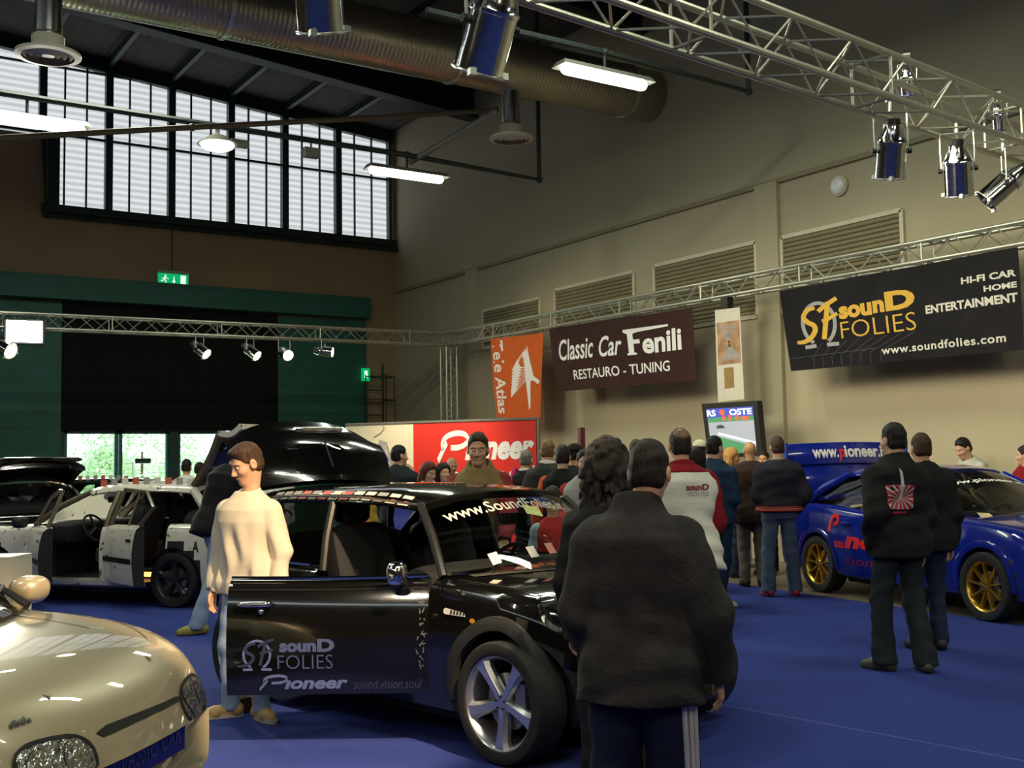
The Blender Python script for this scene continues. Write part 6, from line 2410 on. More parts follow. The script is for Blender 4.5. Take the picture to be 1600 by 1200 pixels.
def person(px, dep, H, face, label, top, trousers, hair='dark', style='short', res=None, lean=0, hyaw=0, hpitch=0, hroll=0, arms=('down', 'down'), stance=.10, step=0.0, feet=None, skin=SKIN,
           shoes=(0.02, 0.018, 0.016), female=False, features=False, headk=1.0, hat=None, group='visitors', belly=0.0, dx=0.0, hoff=0.0, shy=.170, shz=1.368, neck=.008, hands=True, shoe2=None, flare=.0, baggy=.0, lat=None):
    """one visitor. top: dict(m, hem, inf, sleeve_m, collar, name); trousers: material"""
    s = H / 1.75
    g = ground(px, dep) if lat is None else Vector((*lat2w(lat, dep), 0))
    t = thing('person', label, 'person', (g.x, g.y, .0078), R(face) - YAW, group)
    if res is None:
        res = .010 if dep < 6 else (.013 if dep < 9 else .018)
    ln = R(lean)
    hip = Vector((0, 0, .95))
    RL = Matrix.Rotation(ln, 3, 'Y')
    U = lambda p: hip + RL @ (Vector(p) - hip) + Vector((dx, 0, 0))
    shift = hip + Vector((dx, 0, 0)) - RL @ hip
    up = lambda p: inv_pts(p, shift, RL)
    # joints
    sh, el, wr = {}, {}, {}
    for k, sd in ((0, 1), (1, -1)):
        S0 = U((-.012, sd * (shy if not female else shy * .9), shz))
        a, b_ = ARM[arms[k]] if isinstance(arms[k], str) else arms[k]
        E = S0 + Vector((a[0], sd * a[1], a[2]))
        Wp = E + Vector((b_[0], sd * b_[1], b_[2]))
        sh[sd], el[sd], wr[sd] = S0, E, Wp
    hips = {sd: Vector((dx * .3, sd * .088, .90)) for sd in (1, -1)}
    if feet is None:
        feet = ((step, stance, 8), (-step, -stance, -8))
    ank, fyaw = {}, {}
    for (fx, fy, fyw), sd in zip(feet, (1, -1)):
        ank[sd] = Vector((fx, fy, .085))
        fyaw[sd] = R(fyw)
    kn = {}
    for sd in (1, -1):
        m_ = hips[sd].lerp(ank[sd], .52)
        kn[sd] = m_ + Vector((.035, sd * .008, 0))
    NB = U((-.018, 0, 1.47))
    RH = Mrot(R(hyaw), ln * .35 + R(hpitch), R(hroll))
    HC = NB + Matrix.Rotation(ln * .7, 3, 'Y') @ Vector((.022, hoff, .145 * (1 + (headk - 1) * .6) + neck))
    hk = .93 * headk
    hp = lambda p: tuple(c / hk for c in inv_pts(p, HC, RH))
    # ---- body: one skin surface from head to ankles
    def body(X, Y, Z):
        p = (X, Y, Z)
        d = head_sdf(hp(p)) * hk
        nt_ = HC + RH @ Vector((-.028, 0, -.065)) * hk
        d = smin(d, rcone(p, NB + Vector((0, 0, -.06)), nt_, .060 if not female else .050, .052 if not female else .044), .03)
        return d
    lo = np.array(HC) - .19 * headk
    hi = np.array(HC) + .17 * headk
    lo[2] -= .06
    hres = {True: .0055, False: .009}[dep < 10]
    if dep < 7.5 or features:
        hres = .0048
    P1, Q1 = surface_nets(body, lo, hi, hres)
    parts = [(P1, Q1)]

    def limbs(X, Y, Z):
        p = (X, Y, Z)
        d = torso_sdf(up(p), -.012, 1.46, .84, female=female)
        for sd in (1, -1):
            d = smin(d, rcone(p, sh[sd], el[sd], .045, .038), .03)
            d = smin(d, rcone(p, el[sd], wr[sd], .037, .028), .02)
            d = smin(d, rcone(p, hips[sd], kn[sd], .078, .055), .03)
            d = smin(d, rcone(p, kn[sd], ank[sd] + Vector((0, 0, .03)), .052, .038), .02)
        return d
    J = [NB, *sh.values(), *el.values(), *wr.values(), *hips.values(), *kn.values(), *ank.values(), U((.1, 0, 1.2)), U((-.1, 0, 1.2))]
    jl = np.array([min(v[i] for v in J) for i in range(3)]) - .16
    jh = np.array([max(v[i] for v in J) for i in range(3)]) + .16
    parts.append(surface_nets(limbs, jl, jh, .026))
    if hands:
        for sd in (1, -1):
            d_ = wr[sd] - el[sd]
            th = Vector((1, 0, .2)) if arms[0 if sd > 0 else 1] in ('down', 'wide', 'back', 'pocket') or not isinstance(arms[0 if sd > 0 else 1], str) else Vector((0, -sd, .4))
            nr = Vector((0, -sd, 0)) if th.x > .5 else Vector((.1, 0, -1))
            HL = hand_list(wr[sd], d_, nr, th, 1.0 if not female else .9)

            def hand(X, Y, Z):
                p = (X, Y, Z)
                d = rcone(p, wr[sd].lerp(el[sd], .45), wr[sd], .034, .027)
                d = smin(d, rcone(p, wr[sd], wr[sd] + d_.normalized() * .03, .027, .024), .015)
                for a, b_, r0, r1 in HL:
                    d = smin(d, rcone(p, a, b_, r0, r1), .006)
                return d
            c = wr[sd] + d_.normalized() * .06
            parts.append(surface_nets(hand, np.array(c) - .17, np.array(c) + .17, .0055 if dep < 9 else .010))
    P = np.concatenate([np.array(a) for a, _ in parts if len(a)])
    Q, k = [], 0
    for a, b_ in parts:
        if len(a):
            Q.append(np.array(b_) + k)
            k += len(a)
    np_mesh('body', P * s, np.concatenate(Q), skin, t)
    # ---- hair
    if style:
        if hat:
            pass
        hs = lambda X, Y, Z: hair_sdf(hp((X, Y, Z)), style) * hk
        lo2, hi2 = np.array(HC) - .20 * headk, np.array(HC) + .20 * headk
        if style in ('long', 'curly'):
            lo2[2] -= .20
        P2, Q2 = surface_nets(hs, lo2, hi2, .007 if dep < 9 else .011)
        if len(P2):
            np_mesh('hair', P2 * s, Q2, hairmat(hair), t)
    if hat:
        def cap(X, Y, Z):
            p = hp((X, Y, Z))
            d = ellip(p, (-.014, 0, .045), (.118, .097, .108))
            d = smax(d, .045 - p[2] - .12 * p[0], .006)
            v = np.maximum(ellip(p, (.11, 0, .052), (.09, .075, .012)), -p[0] + .05)
            return smin(d, v, .008) * hk
        P2, Q2 = surface_nets(cap, np.array(HC) - .22, np.array(HC) + .24, .009)
        np_mesh('cap', P2 * s, Q2, hat, t)
    # ---- face details
    if features:
        for sd in (1, -1):
            mb = MB()
            c = HC + RH @ (Vector((.0815, sd * .032, .003)) * hk)
            f = RH @ Vector((1, sd * .08, -.12)).normalized()
            mb.ball(c * s, .0112 * s, 12, 8)
            e = mb.build('eye', EYEW, t)
            ev, ef = [], []
            for j in range(7):
                for i in range(11):
                    ph, th_ = R(8 + 16 * j), R(-90 + 18 * i)
                    q = Vector((math.cos(ph) * math.cos(th_), math.cos(ph) * math.sin(th_), math.sin(ph)))
                    ev.append((c + RH @ q * .0122) * s)
            for j in range(6):
                for i in range(10):
                    ef.append((j * 11 + i, j * 11 + i + 1, j * 11 + i + 12, j * 11 + i + 11))
            MB().add(ev, ef).build('eyelid', skin, e)
            mb = MB()
            mb.ball((c + f * .0074) * s, .0054 * s, 10, 6)
            mb.build('iris', IRIS, e)
            pts = [HC + RH @ (Vector((x, sd * y, z)) * hk) for x, y, z in ((.094, .014, .020), (.094, .028, .027), (.085, .044, .024), (.074, .054, .016))]
            MB().tube([p * s for p in pts], [.0016 * s, .0022 * s, .002 * s, .001 * s], 6).build('eyebrow', hairmat(hair), t)
        pts = [HC + RH @ (Vector((x, y, z)) * hk) for x, y, z in ((.080, -.024, -.069), (.093, -.012, -.066), (.097, 0, -.068), (.093, .012, -.066), (.080, .024, -.069))]
        MB().tube([p * s for p in pts], [.001 * s, .0042 * s, .005 * s, .0042 * s, .001 * s], 6).build('lips', LIP, t)
    # ---- top garment
    inf = top.get('inf', .03)
    hem = top.get('hem', .86)
    am = top.get('fold', .0032)
    ar = top.get('arm', (.080, .066, .052))
    if female:
        ar = tuple(a * .9 for a in ar)
    seed = (px * 7 + dep) % 6.28
    col = top.get('collar')

    def tors(X, Y, Z):
        p = (X, Y, Z)
        q = up(p)
        d = torso_sdf(q, inf, 1.50, hem, belly, female)
        wv_ = top.get('flap', 0) * np.clip((1.05 - q[2]) / .3, 0, 1)
        return d - wv_

    def arm_d(p, sd):
        d = rcone(p, sh[sd], el[sd], ar[0], ar[1])
        d = smin(d, rcone(p, el[sd], wr[sd], ar[1], ar[2]), .025)
        dd = wr[sd] - el[sd]
        n_ = dd.normalized()
        e_ = wr[sd] + n_ * .012
        cut = (p[0] - e_.x) * n_.x + (p[1] - e_.y) * n_.y + (p[2] - e_.z) * n_.z
        return np.maximum(d, cut)

    def collar_d(p):
        q = up(p)
        ch, cr = col
        r = np.sqrt((q[0] + .016 + (q[2] - 1.48) * .1) ** 2 / 1.0 + q[1] ** 2)
        rr_ = cr + (1.52 - q[2]) * .35
        d = np.abs(r - rr_) - .011
        return smax(smax(d, q[2] - (1.475 + ch) - .25 * q[0] * -1, .008), 1.43 - q[2], .01)
    sm = top.get('sleeve_m')

    def full(X, Y, Z):
        p = (X, Y, Z)
        d = tors(X, Y, Z)
        if not sm:
            for sd in (1, -1):
                d = smin(d, arm_d(p, sd), top.get('blend', .03))
        d = d + folds(p, am, seed, top.get('vert', False))
        if col and not top.get('collar_m'):
            d = smin(d, collar_d(p), .012)
        # neck opening
        q = up(p)
        d = np.maximum(d, -(rcone(q, (-.02, 0, 1.44), (-.005, 0, 1.62), .058, .066)))
        return d
    r2 = res
    o = np_mesh(top.get('name', 'jacket'), *(lambda a: (a[0] * s, a[1]))(surface_nets(full, jl, jh, r2)), top['m'], t)
    t['top_mesh'] = o.name
    if sm:
        for sd in (1, -1):
            def sl(X, Y, Z):
                p = (X, Y, Z)
                return arm_d(p, sd) + folds(p, am, seed + sd)
            a = np.min([np.array(v) for v in (sh[sd], el[sd], wr[sd])], 0) - .12
            b_ = np.max([np.array(v) for v in (sh[sd], el[sd], wr[sd])], 0) + .12
            P2, Q2 = surface_nets(sl, a, b_, r2)
            np_mesh('sleeve', P2 * s, Q2, sm, t)
    if col and top.get('collar_m'):
        a, b_ = np.array(U((-.02, 0, 1.42))) - (.15, .15, .04), np.array(U((-.02, 0, 1.5))) + (.15, .15, .16)
        P2, Q2 = surface_nets(lambda X, Y, Z: collar_d((X, Y, Z)), a, b_, .009)
        np_mesh('collar', P2 * s, Q2, top['collar_m'], t)
    if top.get('yoke_m'):
        def yk(X, Y, Z):
            q = up((X, Y, Z))
            d = torso_sdf(q, inf + .008, 1.50, hem, belly, female) + folds((X, Y, Z), am, seed)
            d = np.maximum(d, -(rcone(q, (-.02, 0, 1.44), (-.005, 0, 1.62), .058, .066)))
            return np.maximum(d, 1.432 - q[2])
        P2, Q2 = surface_nets(yk, jl, jh, r2)
        np_mesh('yoke', P2 * s, Q2, top['yoke_m'], t)
    if top.get('band'):
        for z0, z1, bm_ in top['band']:
            def bd(X, Y, Z):
                q = up((X, Y, Z))
                d = torso_sdf(q, inf + .008, 1.5, .7, belly, female)
                return np.maximum(np.maximum(d, q[2] - z1), z0 - q[2])
            P2, Q2 = surface_nets(bd, jl, jh, .011)
            np_mesh('waistband', P2 * s, Q2, bm_, t)
    # ---- trousers
    def trs(X, Y, Z):
        p = (X, Y, Z)
        q = up(p)
        w_ = np.clip(1 - np.abs(q[2] - .95) / .3, 0, 1)
        d = np.maximum(torso_sdf(p if abs(lean) < 8 else q, .012, 1.04, .845, 0, female), -1)
        for sd in (1, -1):
            a = rcone(p, hips[sd], kn[sd], (.098 if not female else .094) + baggy, .074 + baggy)
            a = smin(a, rcone(p, kn[sd], ank[sd] + Vector((-.01, 0, -.03)), .072 + baggy, .066 + flare), .03)
            d = smin(d, a, .035)
        d = d + folds(p, .0035, seed + 2)
        return np.maximum(d, .045 - Z)
    tl_, th_ = jl.copy(), jh.copy()
    th_[2] = 1.1
    P2, Q2 = surface_nets(trs, tl_, th_, max(res, .012))
    np_mesh('trousers', P2 * s, Q2, trousers, t)
    # ---- shoes
    shm = mat('shoe_%d_%d_%d' % tuple(int(c * 255) for c in shoes), shoes, .5, noise=.15, nscale=30)
    for sd in (1, -1):
        Rf = Matrix.Rotation(fyaw[sd], 3, 'Z')
        o0 = Vector((ank[sd].x, ank[sd].y, 0))

        def sho(X, Y, Z):
            p = inv_pts((X, Y, Z), o0, Rf)
            d = rcone(p, (-.055, 0, .042), (.09, 0, .030), .040, .045)
            d = smin(d, rcone(p, (.09, 0, .030), (.155, 0, .024), .045, .034), .03)
            d = smin(d, rcone(p, (-.04, 0, .05), (-.01, 0, .11), .042, .040), .03)
            return np.maximum(d, -Z + .0)
        P2, Q2 = surface_nets(sho, np.array(o0) + (-.22, -.22, -.02), np.array(o0) + (.24, .22, .17), .009 if dep < 9 else .013)
        P2[:, 2] = np.maximum(P2[:, 2], 0)
        so = np_mesh('shoe', P2 * s, Q2, shm, t)
        if dep < 8:
            mb = MB()
            pl = []
            for k in range(24):
                a = 2 * math.pi * k / 24
                x = .055 + .150 * math.cos(a)
                y = (.047 + .006 * math.cos(a)) * math.sin(a)
                q_ = o0 + Rf @ Vector((x, y, 0))
                pl.append((q_.x * s, q_.y * s))
            mb.prism(pl, ((0, 0, 0), (1, 0, 0), (0, 1, 0)), .026 * s)
            mb.build('sole', mat('sole_' + ('light' if shoes[0] > .1 else 'dark'), (.62, .55, .42) if shoes[0] > .1 else (.02, .02, .02), .7, noise=.1), so)
            if shoe2:
                mb = MB()
                for k in range(3):
                    q0 = [o0 + Rf @ Vector((.06 + k * .024, y, .082 - k * .008 - abs(y) * .5)) for y in (-.03, 0, .03)]
                    mb.tube([v * s for v in q0], .006 * s, 6)
                mb.build('laces', shoe2, so)
    t['scale_used'] = s
    return dict(root=t, s=s, top=o, HC=HC, wr=wr, U=U, hips=hips, kn=kn, ank=ank, RH=RH, hk=hk)


def back_decal(Pn, F, name, m, off=.004, sub=1, parent=None):
    b = bvh_of(Pn['top'].data)
    return decal(b, ((-.7, 0, 0), (0, -1, 0), (0, 0, 1)), F, name, m, parent or Pn['top'], off, sub)


JEANS_L = cloth('light_jeans', (0.26, 0.34, 0.50))
JEANS = cloth('jeans', (0.075, 0.11, 0.17))
JEANS_D = cloth('dark_jeans', (0.022, 0.035, 0.065))
BLK = cloth('black', (0.013, 0.013, 0.014))
BLK2 = cloth('charcoal', (0.026, 0.026, 0.027))
NAVY = cloth('navy', (0.018, 0.024, 0.055))
NAVYJ = cloth('navy_jacket', (0.018, 0.040, 0.085))
BROWN = cloth('dark_brown', (0.035, 0.020, 0.014))
GREYS = cloth('grey_suit', (0.035, 0.036, 0.033))
TANT = cloth('tan_trousers', (0.19, 0.15, 0.11))
WHT = cloth('white', (0.74, 0.72, 0.64), .04)
BURG = cloth('burgundy', (0.22, 0.010, 0.018))
REDC = cloth('red', (0.42, 0.03, 0.03))
ORNG = cloth('orange', (0.60, 0.085, 0.02))
KHAKI = cloth('khaki', (0.27, 0.20, 0.09))
CREAM = cloth('cream_sweat', (0.70, 0.62, 0.50), .03, .07)
GREYV = cloth('grey_vest', (0.32, 0.33, 0.31))

# -- young man in the cream sweatshirt, in front of the black car's door
Y1 = person(389, 7.0, 1.60, -112, 'young man in cream sweatshirt and jeans looking down beside the open car door', dict(m=CREAM, name='sweatshirt', inf=.034, hem=.835, arm=(.092, .072, .056), collar=(.0, .072), fold=.008, flap=.02, vert=True, blend=.008),
            JEANS_L, 'brown', 'flat', lean=2, hyaw=-30, hpitch=20, res=.008, shz=1.356, shy=.158, arms=(((-.02, .085, -.27), (.06, .01, -.25)), ((-.02, .085, -.27), (.06, .01, -.25))), feet=((.05, .13, 62), (.05, -.12, -48)), shoes=(.55, .33, .13), features=True, shoe2=GREYV, flare=-.008, headk=1.12, neck=.055, group='visitors in the front')
MB().tube([Y1['s'] * (Y1['U']((-.018 + .070 * math.cos(a * .314), .068 * math.sin(a * .314), 1.497 - .018 * math.cos(a * .314)))) for a in range(20)], .012, 6, True).build('tshirt_neck', WHT, Y1['root'])

# -- man in the black fleece jacket, back turned, in the front
Y2 = person(1010, 4.0, 1.59, 80, 'man seen from behind in thick black jacket and striped track pants', dict(m=cloth('fleece', (0.040, 0.037, 0.037), .35), inf=.050, hem=.785, arm=(.112, .092, .066), collar=(.062, .085), fold=.0032, flap=.022, blend=.014),
            NAVY, 'dark', 'short', res=.009, hyaw=-12, hpitch=6, hoff=-.05, shy=.150, shz=1.352, arms=(((.03, .075, -.27), (.15, -.06, -.20)), ((-.02, .110, -.26), (.08, .03, -.245))), stance=.125, step=.03, headk=1.0, baggy=.02, flare=.02, group='visitors in the front')
# three stripes down the right leg and a zip tab
mb = MB()
s_ = Y2['s']
for k in range(3):
    a = []
    for i in range(20):
        q = i / 19
        c = Y2['hips'][-1].lerp(Y2['kn'][-1], min(1, q * 2)) if q < .5 else Y2['kn'][-1].lerp(Y2['ank'][-1], (q - .5) * 2)
        r = .122 - .032 * min(1, q * 1.6)
        ang = R(-146 + k * 14)
        a.append((c + Vector((math.cos(ang), math.sin(ang), 0)) * (r + .004)) * s_)
    mb.tube(a, .0095, 6)
mb.build('side_stripes', mat('white_stripe', (.72, .72, .70), .7, noise=.05), Y2['root'])
person(961, 5.1, 1.58, 70, 'person with bushy dark curly hair and black jacket, half hidden behind the front man', dict(m=BLK, inf=.06, hem=.80, arm=(.095, .08, .06), collar=(.05, .08)), BLK, 'dark', 'curly', female=True, arms=('down', 'front'), group='visitors in the front', headk=1.05)

# -- show staff in white and burgundy
Y4 = person(1074, 7.8, 1.74, 96, 'balding man seen from behind in white and burgundy team jacket', dict(m=WHT, name='team_jacket', inf=.07, hem=.80, sleeve_m=BURG, arm=(.095, .08, .06), collar=(.03, .080), collar_m=BURG, yoke_m=BURG, flap=.03, fold=.004), JEANS_D, 'dark', 'buzz', lean=3, arms=('front', 'front'), group='visitors in the middle')
MB().tube([Y4['s'] * (Y4['U']((-.02 + .078 * math.cos(a * .314), .078 * math.sin(a * .314), 1.492))) for a in range(20)], .011, 6, True).build('lanyard', cloth('lanyard_orange', (.75, .25, .03)), Y4['root'])
F = Flat()
F.text('soun', -.02, 1.315, .09, 1.345, bold=.04)
F.text('D', .095, 1.315, .145, 1.355, bold=.04)
back_decal(Y4, F, 'lettering', mat('jacket_red_print', (.22, .02, .03), .6, noise=.1), .006, 0)
F = Flat().text('FOLIES', .0, 1.275, .14, 1.305)
back_decal(Y4, F, 'lettering', mat('jacket_grey_print', (.35, .33, .3), .6, noise=.1), .006, 0)
MB().ball(Y4['HC'] * Y4['s'] + Vector((-.032, 0, .062)), (.075, .066, .062), 14, 8).build('bald_patch', mat('sun_tan_skin', (.20, .10, .055), .5, noise=.2), Y4['root'])

# -- man with the sunburst emblem at the right
Y5 = person(1410, 8.15, 1.76, 112, 'man seen from behind in black jacket with red sunburst emblem', dict(m=BLK, inf=.07, hem=.80, arm=(.096, .082, .064), collar=(.05, .085), fold=.004), cloth('very_dark_jeans', (.020, .026, .030)), 'black', 'short', arms=('pocket', 'down'), feet=((.06, .11, 18), (-.12, -.10, -24)), shoes=(.06, .055, .04), flare=.02, group='visitors beside the blue car')
F = Flat()
cx_, cy_ = -.105, 1.235
for k in range(16):
    a = 2 * math.pi * k / 16
    q = []
    for b_ in (a - .12, a + .12):
        m_ = max(abs(math.cos(b_)) / .10, abs(math.sin(b_)) / .085)
        q.append((cx_ + math.cos(b_) / m_, cy_ + math.sin(b_) / m_))
    F.poly([(cx_, cy_)] + q)
F.text('sparco', cx_ - .05, cy_ - .12, cx_ + .055, cy_ - .10, bold=.03) if False else F.poly([(cx_ - .05, cy_ - .115), (cx_ + .055, cy_ - .115), (cx_ + .055, cy_ - .10), (cx_ - .05, cy_ - .10)])
back_decal(Y5, F, 'emblem', mat('emblem_red', (.50, .03, .05), .6, noise=.1), .005)
F = Flat()
for k in range(16):
    a = 2 * math.pi * (k + .5) / 16
    q = []
    for b_ in (a - .07, a + .07):
        m_ = max(abs(math.cos(b_)) / .098, abs(math.sin(b_)) / .083)
        q.append((cx_ + math.cos(b_) / m_, cy_ + math.sin(b_) / m_))
    F.poly([(cx_, cy_)] + q)
F.poly([(cx_ - .012, cy_ - .02), (cx_ + .012, cy_ - .02), (cx_ + .016, cy_ + .17), (cx_ + .002, cy_ + .20), (cx_ - .004, cy_ + .17)])
back_decal(Y5, F, 'emblem', mat('emblem_white', (.50, .48, .46), .6, noise=.1), .009)
person(1452, 9.0, 1.70, 95, 'man in dark jacket and jeans standing just behind the emblem jacket man', dict(m=BLK, inf=.07, hem=.80, arm=(.10, .085, .065), collar=(.03, .08)), JEANS_D, 'brown', 'short', arms=('pocket', 'down'), stance=.09, group='visitors beside the blue car')
Y6 = person(1500, 13.8, 1.78, -161, 'dark-haired man in pale shirt leaning over the blue car from behind', dict(m=cloth('pale_shirt', (.50, .52, .44)), name='shirt', inf=.04, hem=.86, sleeve_m=cloth('pale_shirt', (.5, .5, .4))), JEANS, 'black', 'full', lean=24, hpitch=16, arms=('lean', 'lean'), group='visitors beside the blue car', lat=5.72)
person(1612, 12.8, 1.62, 150, 'person in dark red jacket cut by the right picture edge', dict(m=BURG, inf=.06, hem=.84), BLK, 'dark', 'short', group='visitors beside the blue car', hands=False)

# -- man in the khaki body warmer leaning over the black car
person(757, 8.75, 1.77, -97, 'man in khaki body warmer with red sleeves leaning over the black car roof', dict(m=KHAKI, name='body_warmer', inf=.048, hem=.88, sleeve_m=cloth('wine_sleeve', (.33, .05, .06)), arm=(.080, .066, .052), collar=(.045, .085), fold=.004), JEANS, 'brown', 'full', lean=16, hpitch=0, hyaw=4, arms=('lean', 'lean'), features=True, group='visitors in the middle')
person(868, 8.9, 1.27, -75, 'little boy in red jumper with pale blue sleeve beside the black car', dict(m=REDC, name='jumper', inf=.04, hem=.88, sleeve_m=cloth('pale_blue_sleeve', (.33, .45, .52))), JEANS_D, 'dark', 'fringe', headk=1.32, hpitch=12, hyaw=-10, features=True, group='visitors in the middle')
person(919, 9.9, 1.62, -100, 'dark-haired man in grey body warmer with red sleeves facing us', dict(m=GREYV, name='body_warmer', inf=.05, hem=.86, sleeve_m=REDC, collar=(.03, .08)), JEANS_D, 'black', 'short', hyaw=12, features=True, arms=('down', 'front'), group='visitors in the middle')
person(884, 11.2, 1.68, 84, 'person seen from behind in black jacket with orange sleeve', dict(m=BLK, inf=.06, hem=.84, sleeve_m=ORNG, collar=(.02, .08)), BLK, 'dark', 'full', arms=('wide', 'front'), group='visitors in the middle')
person(903, 13.3, 1.72, 25, 'person in black baseball cap looking to the right', dict(m=BLK, inf=.05, hem=.86), BLK, 'black', 'short', hat=BLK, skin=SKIN_WARM, group='visitors in the middle')
person(860, 12.3, 1.76, 75, 'fair-haired man in dark grey suit with white shirt collar', dict(m=GREYS, name='suit_jacket', inf=.055, hem=.82, collar=(.035, .072), collar_m=WHT), GREYS, 'fair', 'short', arms=('pocket', 'front'), group='visitors in the middle')
Y7 = person(826, 13.4, 1.66, 60, 'grey-haired man in dark jacket carrying a pink shoulder bag', dict(m=BLK, name='suit_jacket', inf=.05, hem=.84, collar=(.035, .07), collar_m=WHT), BLK, 'grey', 'short', group='visitors in the middle')
o = MB()
g_ = Y7['root'].location
o.tube([Vector((.10, .10, 1.38)) , Vector((.0, .17, 1.44)), Vector((-.13, .14, 1.30)), Vector((-.17, .16, 1.05))], .03, 8)
sball(o, (-.20, .18, .98), (.07, .13, .16))
b_ = o.build('shoulder_bag', cloth('pink_bag', (.50, .03, .10)))
b_.matrix_world = ROOTM[Y7['root'].name]
tag(b_, 'pink shoulder bag on the grey-haired man near the red wall', 'bag')
person(626, 13.2, 1.74, 70, 'man in dark jacket holding a phone to his ear', dict(m=cloth('slate_jacket', (.020, .024, .030)), inf=.065, hem=.84, collar=(.03, .08)), BLK, 'black', 'short', arms=('down', 'phone'), hyaw=-38, group='visitors by the booth wall')
person(708, 15.2, 1.60, -70, 'bald man in dark suit by the red wall', dict(m=GREYS, name='suit_jacket', inf=.05, hem=.84, collar=(.03, .07), collar_m=WHT), GREYS, 'grey', None, features=True, hpitch=10, skin=mat('tanned_skin', (.42, .24, .12), .5, noise=.06), group='visitors by the booth wall')
person(672, 12.4, 1.53, -45, 'woman with reddish hair and pale scarf near the red wall', dict(m=WHT, inf=.04, hem=.86, collar=(.05, .085)), BLK, 'red', 'bob', female=True, hpitch=14, group='visitors by the booth wall', features=True)
person(695, 12.9, 1.52, -60, 'dark-haired woman next to the red-haired woman', dict(m=BLK, inf=.04, hem=.86), BLK, 'dark', 'bob', female=True, group='visitors by the booth wall')
person(598, 14.2, 1.58, -80, 'person in yellow and red clothes half hidden by the raised tailgate', dict(m=cloth('yellow_top', (.55, .33, .05)), inf=.05, hem=.86, sleeve_m=REDC), JEANS, 'brown', 'bob', female=True, group='visitors by the booth wall')
person(932, 11.9, 1.68, 80, 'person with dark hair standing behind the curly-haired person', dict(m=BLK, inf=.05, hem=.86), BLK, 'dark', 'full', group='visitors in the middle', hands=False)
person(1000, 12.2, 1.74, 80, 'brown-haired person whose hair shows above the front man', dict(m=BROWN, inf=.05, hem=.86), BLK, 'brown', 'full', group='visitors in the middle', hands=False)

# -- the group in front of the television
person(1100, 13.2, 1.74, 60, 'person in cream cap in front of the television', dict(m=REDC, inf=.05, hem=.86), JEANS_D, 'dark', 'short', hat=cloth('cream_cap', (.66, .58, .42)), skin=SKIN_WARM, group='crowd by the television')
person(1094, 10.8, 1.63, 78, 'person with long black hair and black jacket among the crowd', dict(m=BLK, inf=.06, hem=.80, arm=(.09, .075, .058)), JEANS_D, 'black', 'long', female=True, group='crowd by the television')
Y8 = person(1124, 11.9, 1.76, 48, 'man in navy jacket with khaki backpack and dark jeans', dict(m=NAVYJ, inf=.05, hem=.84, collar=(.03, .08)), cloth('deep_blue_jeans', (.012, .030, .060)), 'black', 'full', hyaw=-8, arms=('down', 'front'), feet=((.10, .10, 10), (-.16, -.10, -60)), shoes=(.45, .47, .47), group='crowd by the television')
o = MB()
sball(o, (-.24, .06, 1.17), (.11, .17, .25), .5)
bp_ = o.build('backpack', KHAKI)
bp_.matrix_world = ROOTM[Y8['root'].name]
tag(bp_, 'khaki backpack on the back of the man in navy jacket', 'backpack')
ROOTM[bp_.name] = ROOTM[Y8['root'].name]
o = MB()
o.tube([(-.355, -.12, 1.08), (-.36, .06, 1.10), (-.355, .24, 1.14)], .010, 6)
o.build('seam_trim', BLK, bp_)
for s in (-1, 1):
    MB().tube([(-.19, .06 + s * .11, 1.36), (-.05, .02 + s * .13, 1.475), (.12, .02 + s * .14, 1.38), (.14, .02 + s * .14, 1.15), (-.16, .06 + s * .14, 1.0)], .018, 6).build('strap', BLK, bp_)
person(1178, 13.6, 1.73, 88, 'bald man seen from behind in long dark brown jacket and tan trousers', dict(m=BROWN, inf=.085, hem=.76, arm=(.10, .085, .062), collar=(.02, .08)), TANT, 'grey', None, skin=mat('warm_bald_skin', (.52, .28, .12), .5, noise=.06), arms=('front', 'front'), group='crowd by the television')
person(1149, 14.7, 1.66, -10, 'woman with long blonde hair looking right among the crowd', dict(m=cloth('mustard_top', (.45, .22, .05)), inf=.03, hem=.86), JEANS_D, 'blonde', 'long', female=True, skin=SKIN_WARM, features=True, group='crowd by the television')
person(1199, 15.0, 1.62, -120, 'dark-haired person lifting a hand to the face beside the bald man', dict(m=BLK, inf=.04, hem=.86), BLK, 'dark', 'short', skin=SKIN_WARM, arms=('phone', 'front'), group='crowd by the television', features=True)
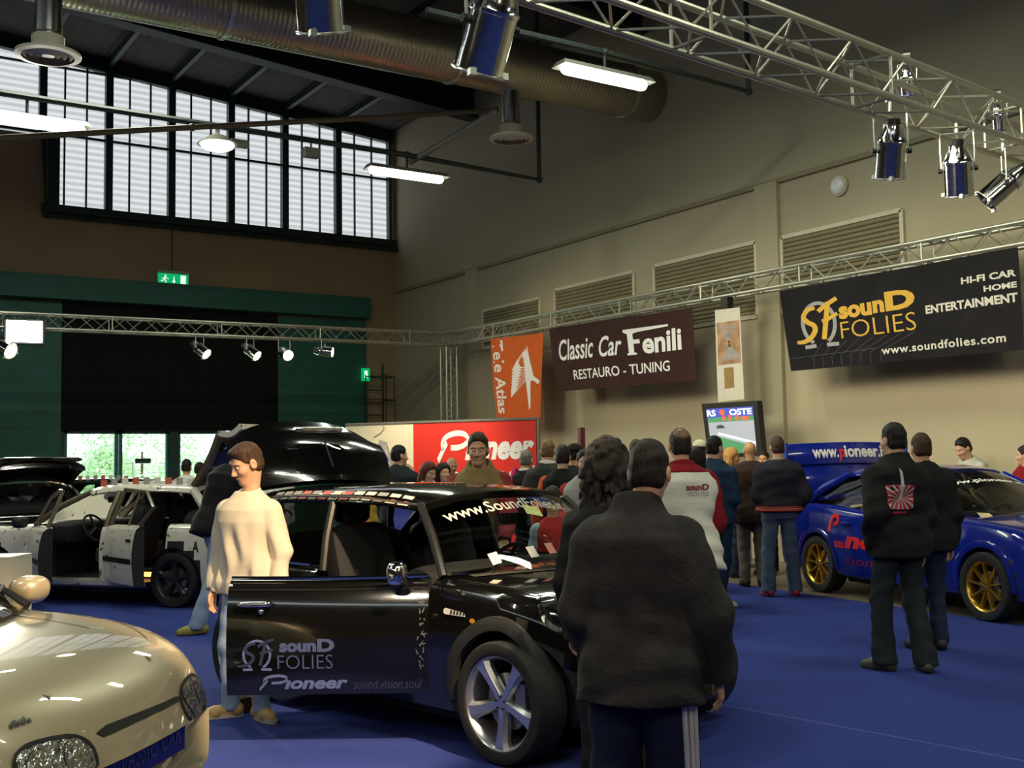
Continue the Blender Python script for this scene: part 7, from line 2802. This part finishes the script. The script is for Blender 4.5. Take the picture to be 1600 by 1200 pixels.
Y9 = person(1222, 12.6, 1.76, 92, 'man seen from behind in dark bomber jacket with striped waistband and jeans', dict(m=cloth('bomber', (.022, .020, .030)), inf=.085, hem=.93, arm=(.105, .09, .065), collar=(.02, .078), collar_m=cloth('pale_collar', (.30, .26, .20)), band=[(.93, .955, cloth('band_red', (.40, .05, .03))), (.955, .965, cloth('band_cream', (.5, .4, .3))), (.965, .985, cloth('band_red', (.4, .05, .03)))]),
            JEANS, 'brown', 'short', arms=('front', 'pocket'), stance=.15, shoes=(.40, .03, .04), flare=.015, group='crowd by the television')

# -- people at the left, by the glass doors and round the white car
Y10 = person(338, 10.7, 1.80, 40, 'person in black jacket and light jeans bending behind the young man', dict(m=BLK, inf=.075, hem=.82, arm=(.10, .085, .06)), JEANS_L, 'black', 'short', lean=20, arms=('reach', 'reach'), feet=((.20, .10, 0), (-.25, -.16, 160)), shoes=(.30, .27, .05), flare=.01, group='visitors at the left')
person(291, 18.4, 1.63, 85, 'dark-haired person in white shirt, left of three heads by the doors', dict(m=WHT, inf=.04, hem=.86, sleeve_m=SKIN), JEANS_D, 'black', 'full', group='visitors at the left', hands=False, headk=1.1)
person(312, 19.3, 1.58, 60, 'dark-haired person in white top, middle of three heads by the doors', dict(m=WHT, inf=.04, hem=.86), JEANS_D, 'dark', 'full', group='visitors at the left', hands=False, headk=1.1)
person(332, 18.3, 1.68, 120, 'brown-haired person, right of three heads by the doors', dict(m=cloth('stone_top', (.40, .34, .26)), inf=.04, hem=.86), JEANS_D, 'brown', 'full', group='visitors at the left', hands=False, headk=1.1)
person(421, 15.3, 1.50, -70, 'dark-haired person glimpsed under the raised tailgate', dict(m=WHT, inf=.04, hem=.86), JEANS_D, 'black', 'full', female=True, group='visitors at the left', features=True, hands=False)
person(440, 15.0, 1.60, -150, 'man in white top with dark trim glimpsed under the raised tailgate', dict(m=WHT, inf=.05, hem=.84, collar=(.03, .08), collar_m=REDC), BLK, 'dark', 'short', skin=SKIN_WARM, group='visitors at the left')
for _o in COL.objects:
    for _k in ('top_mesh', 'scale_used'):
        if _k in _o.keys():
            del _o[_k]
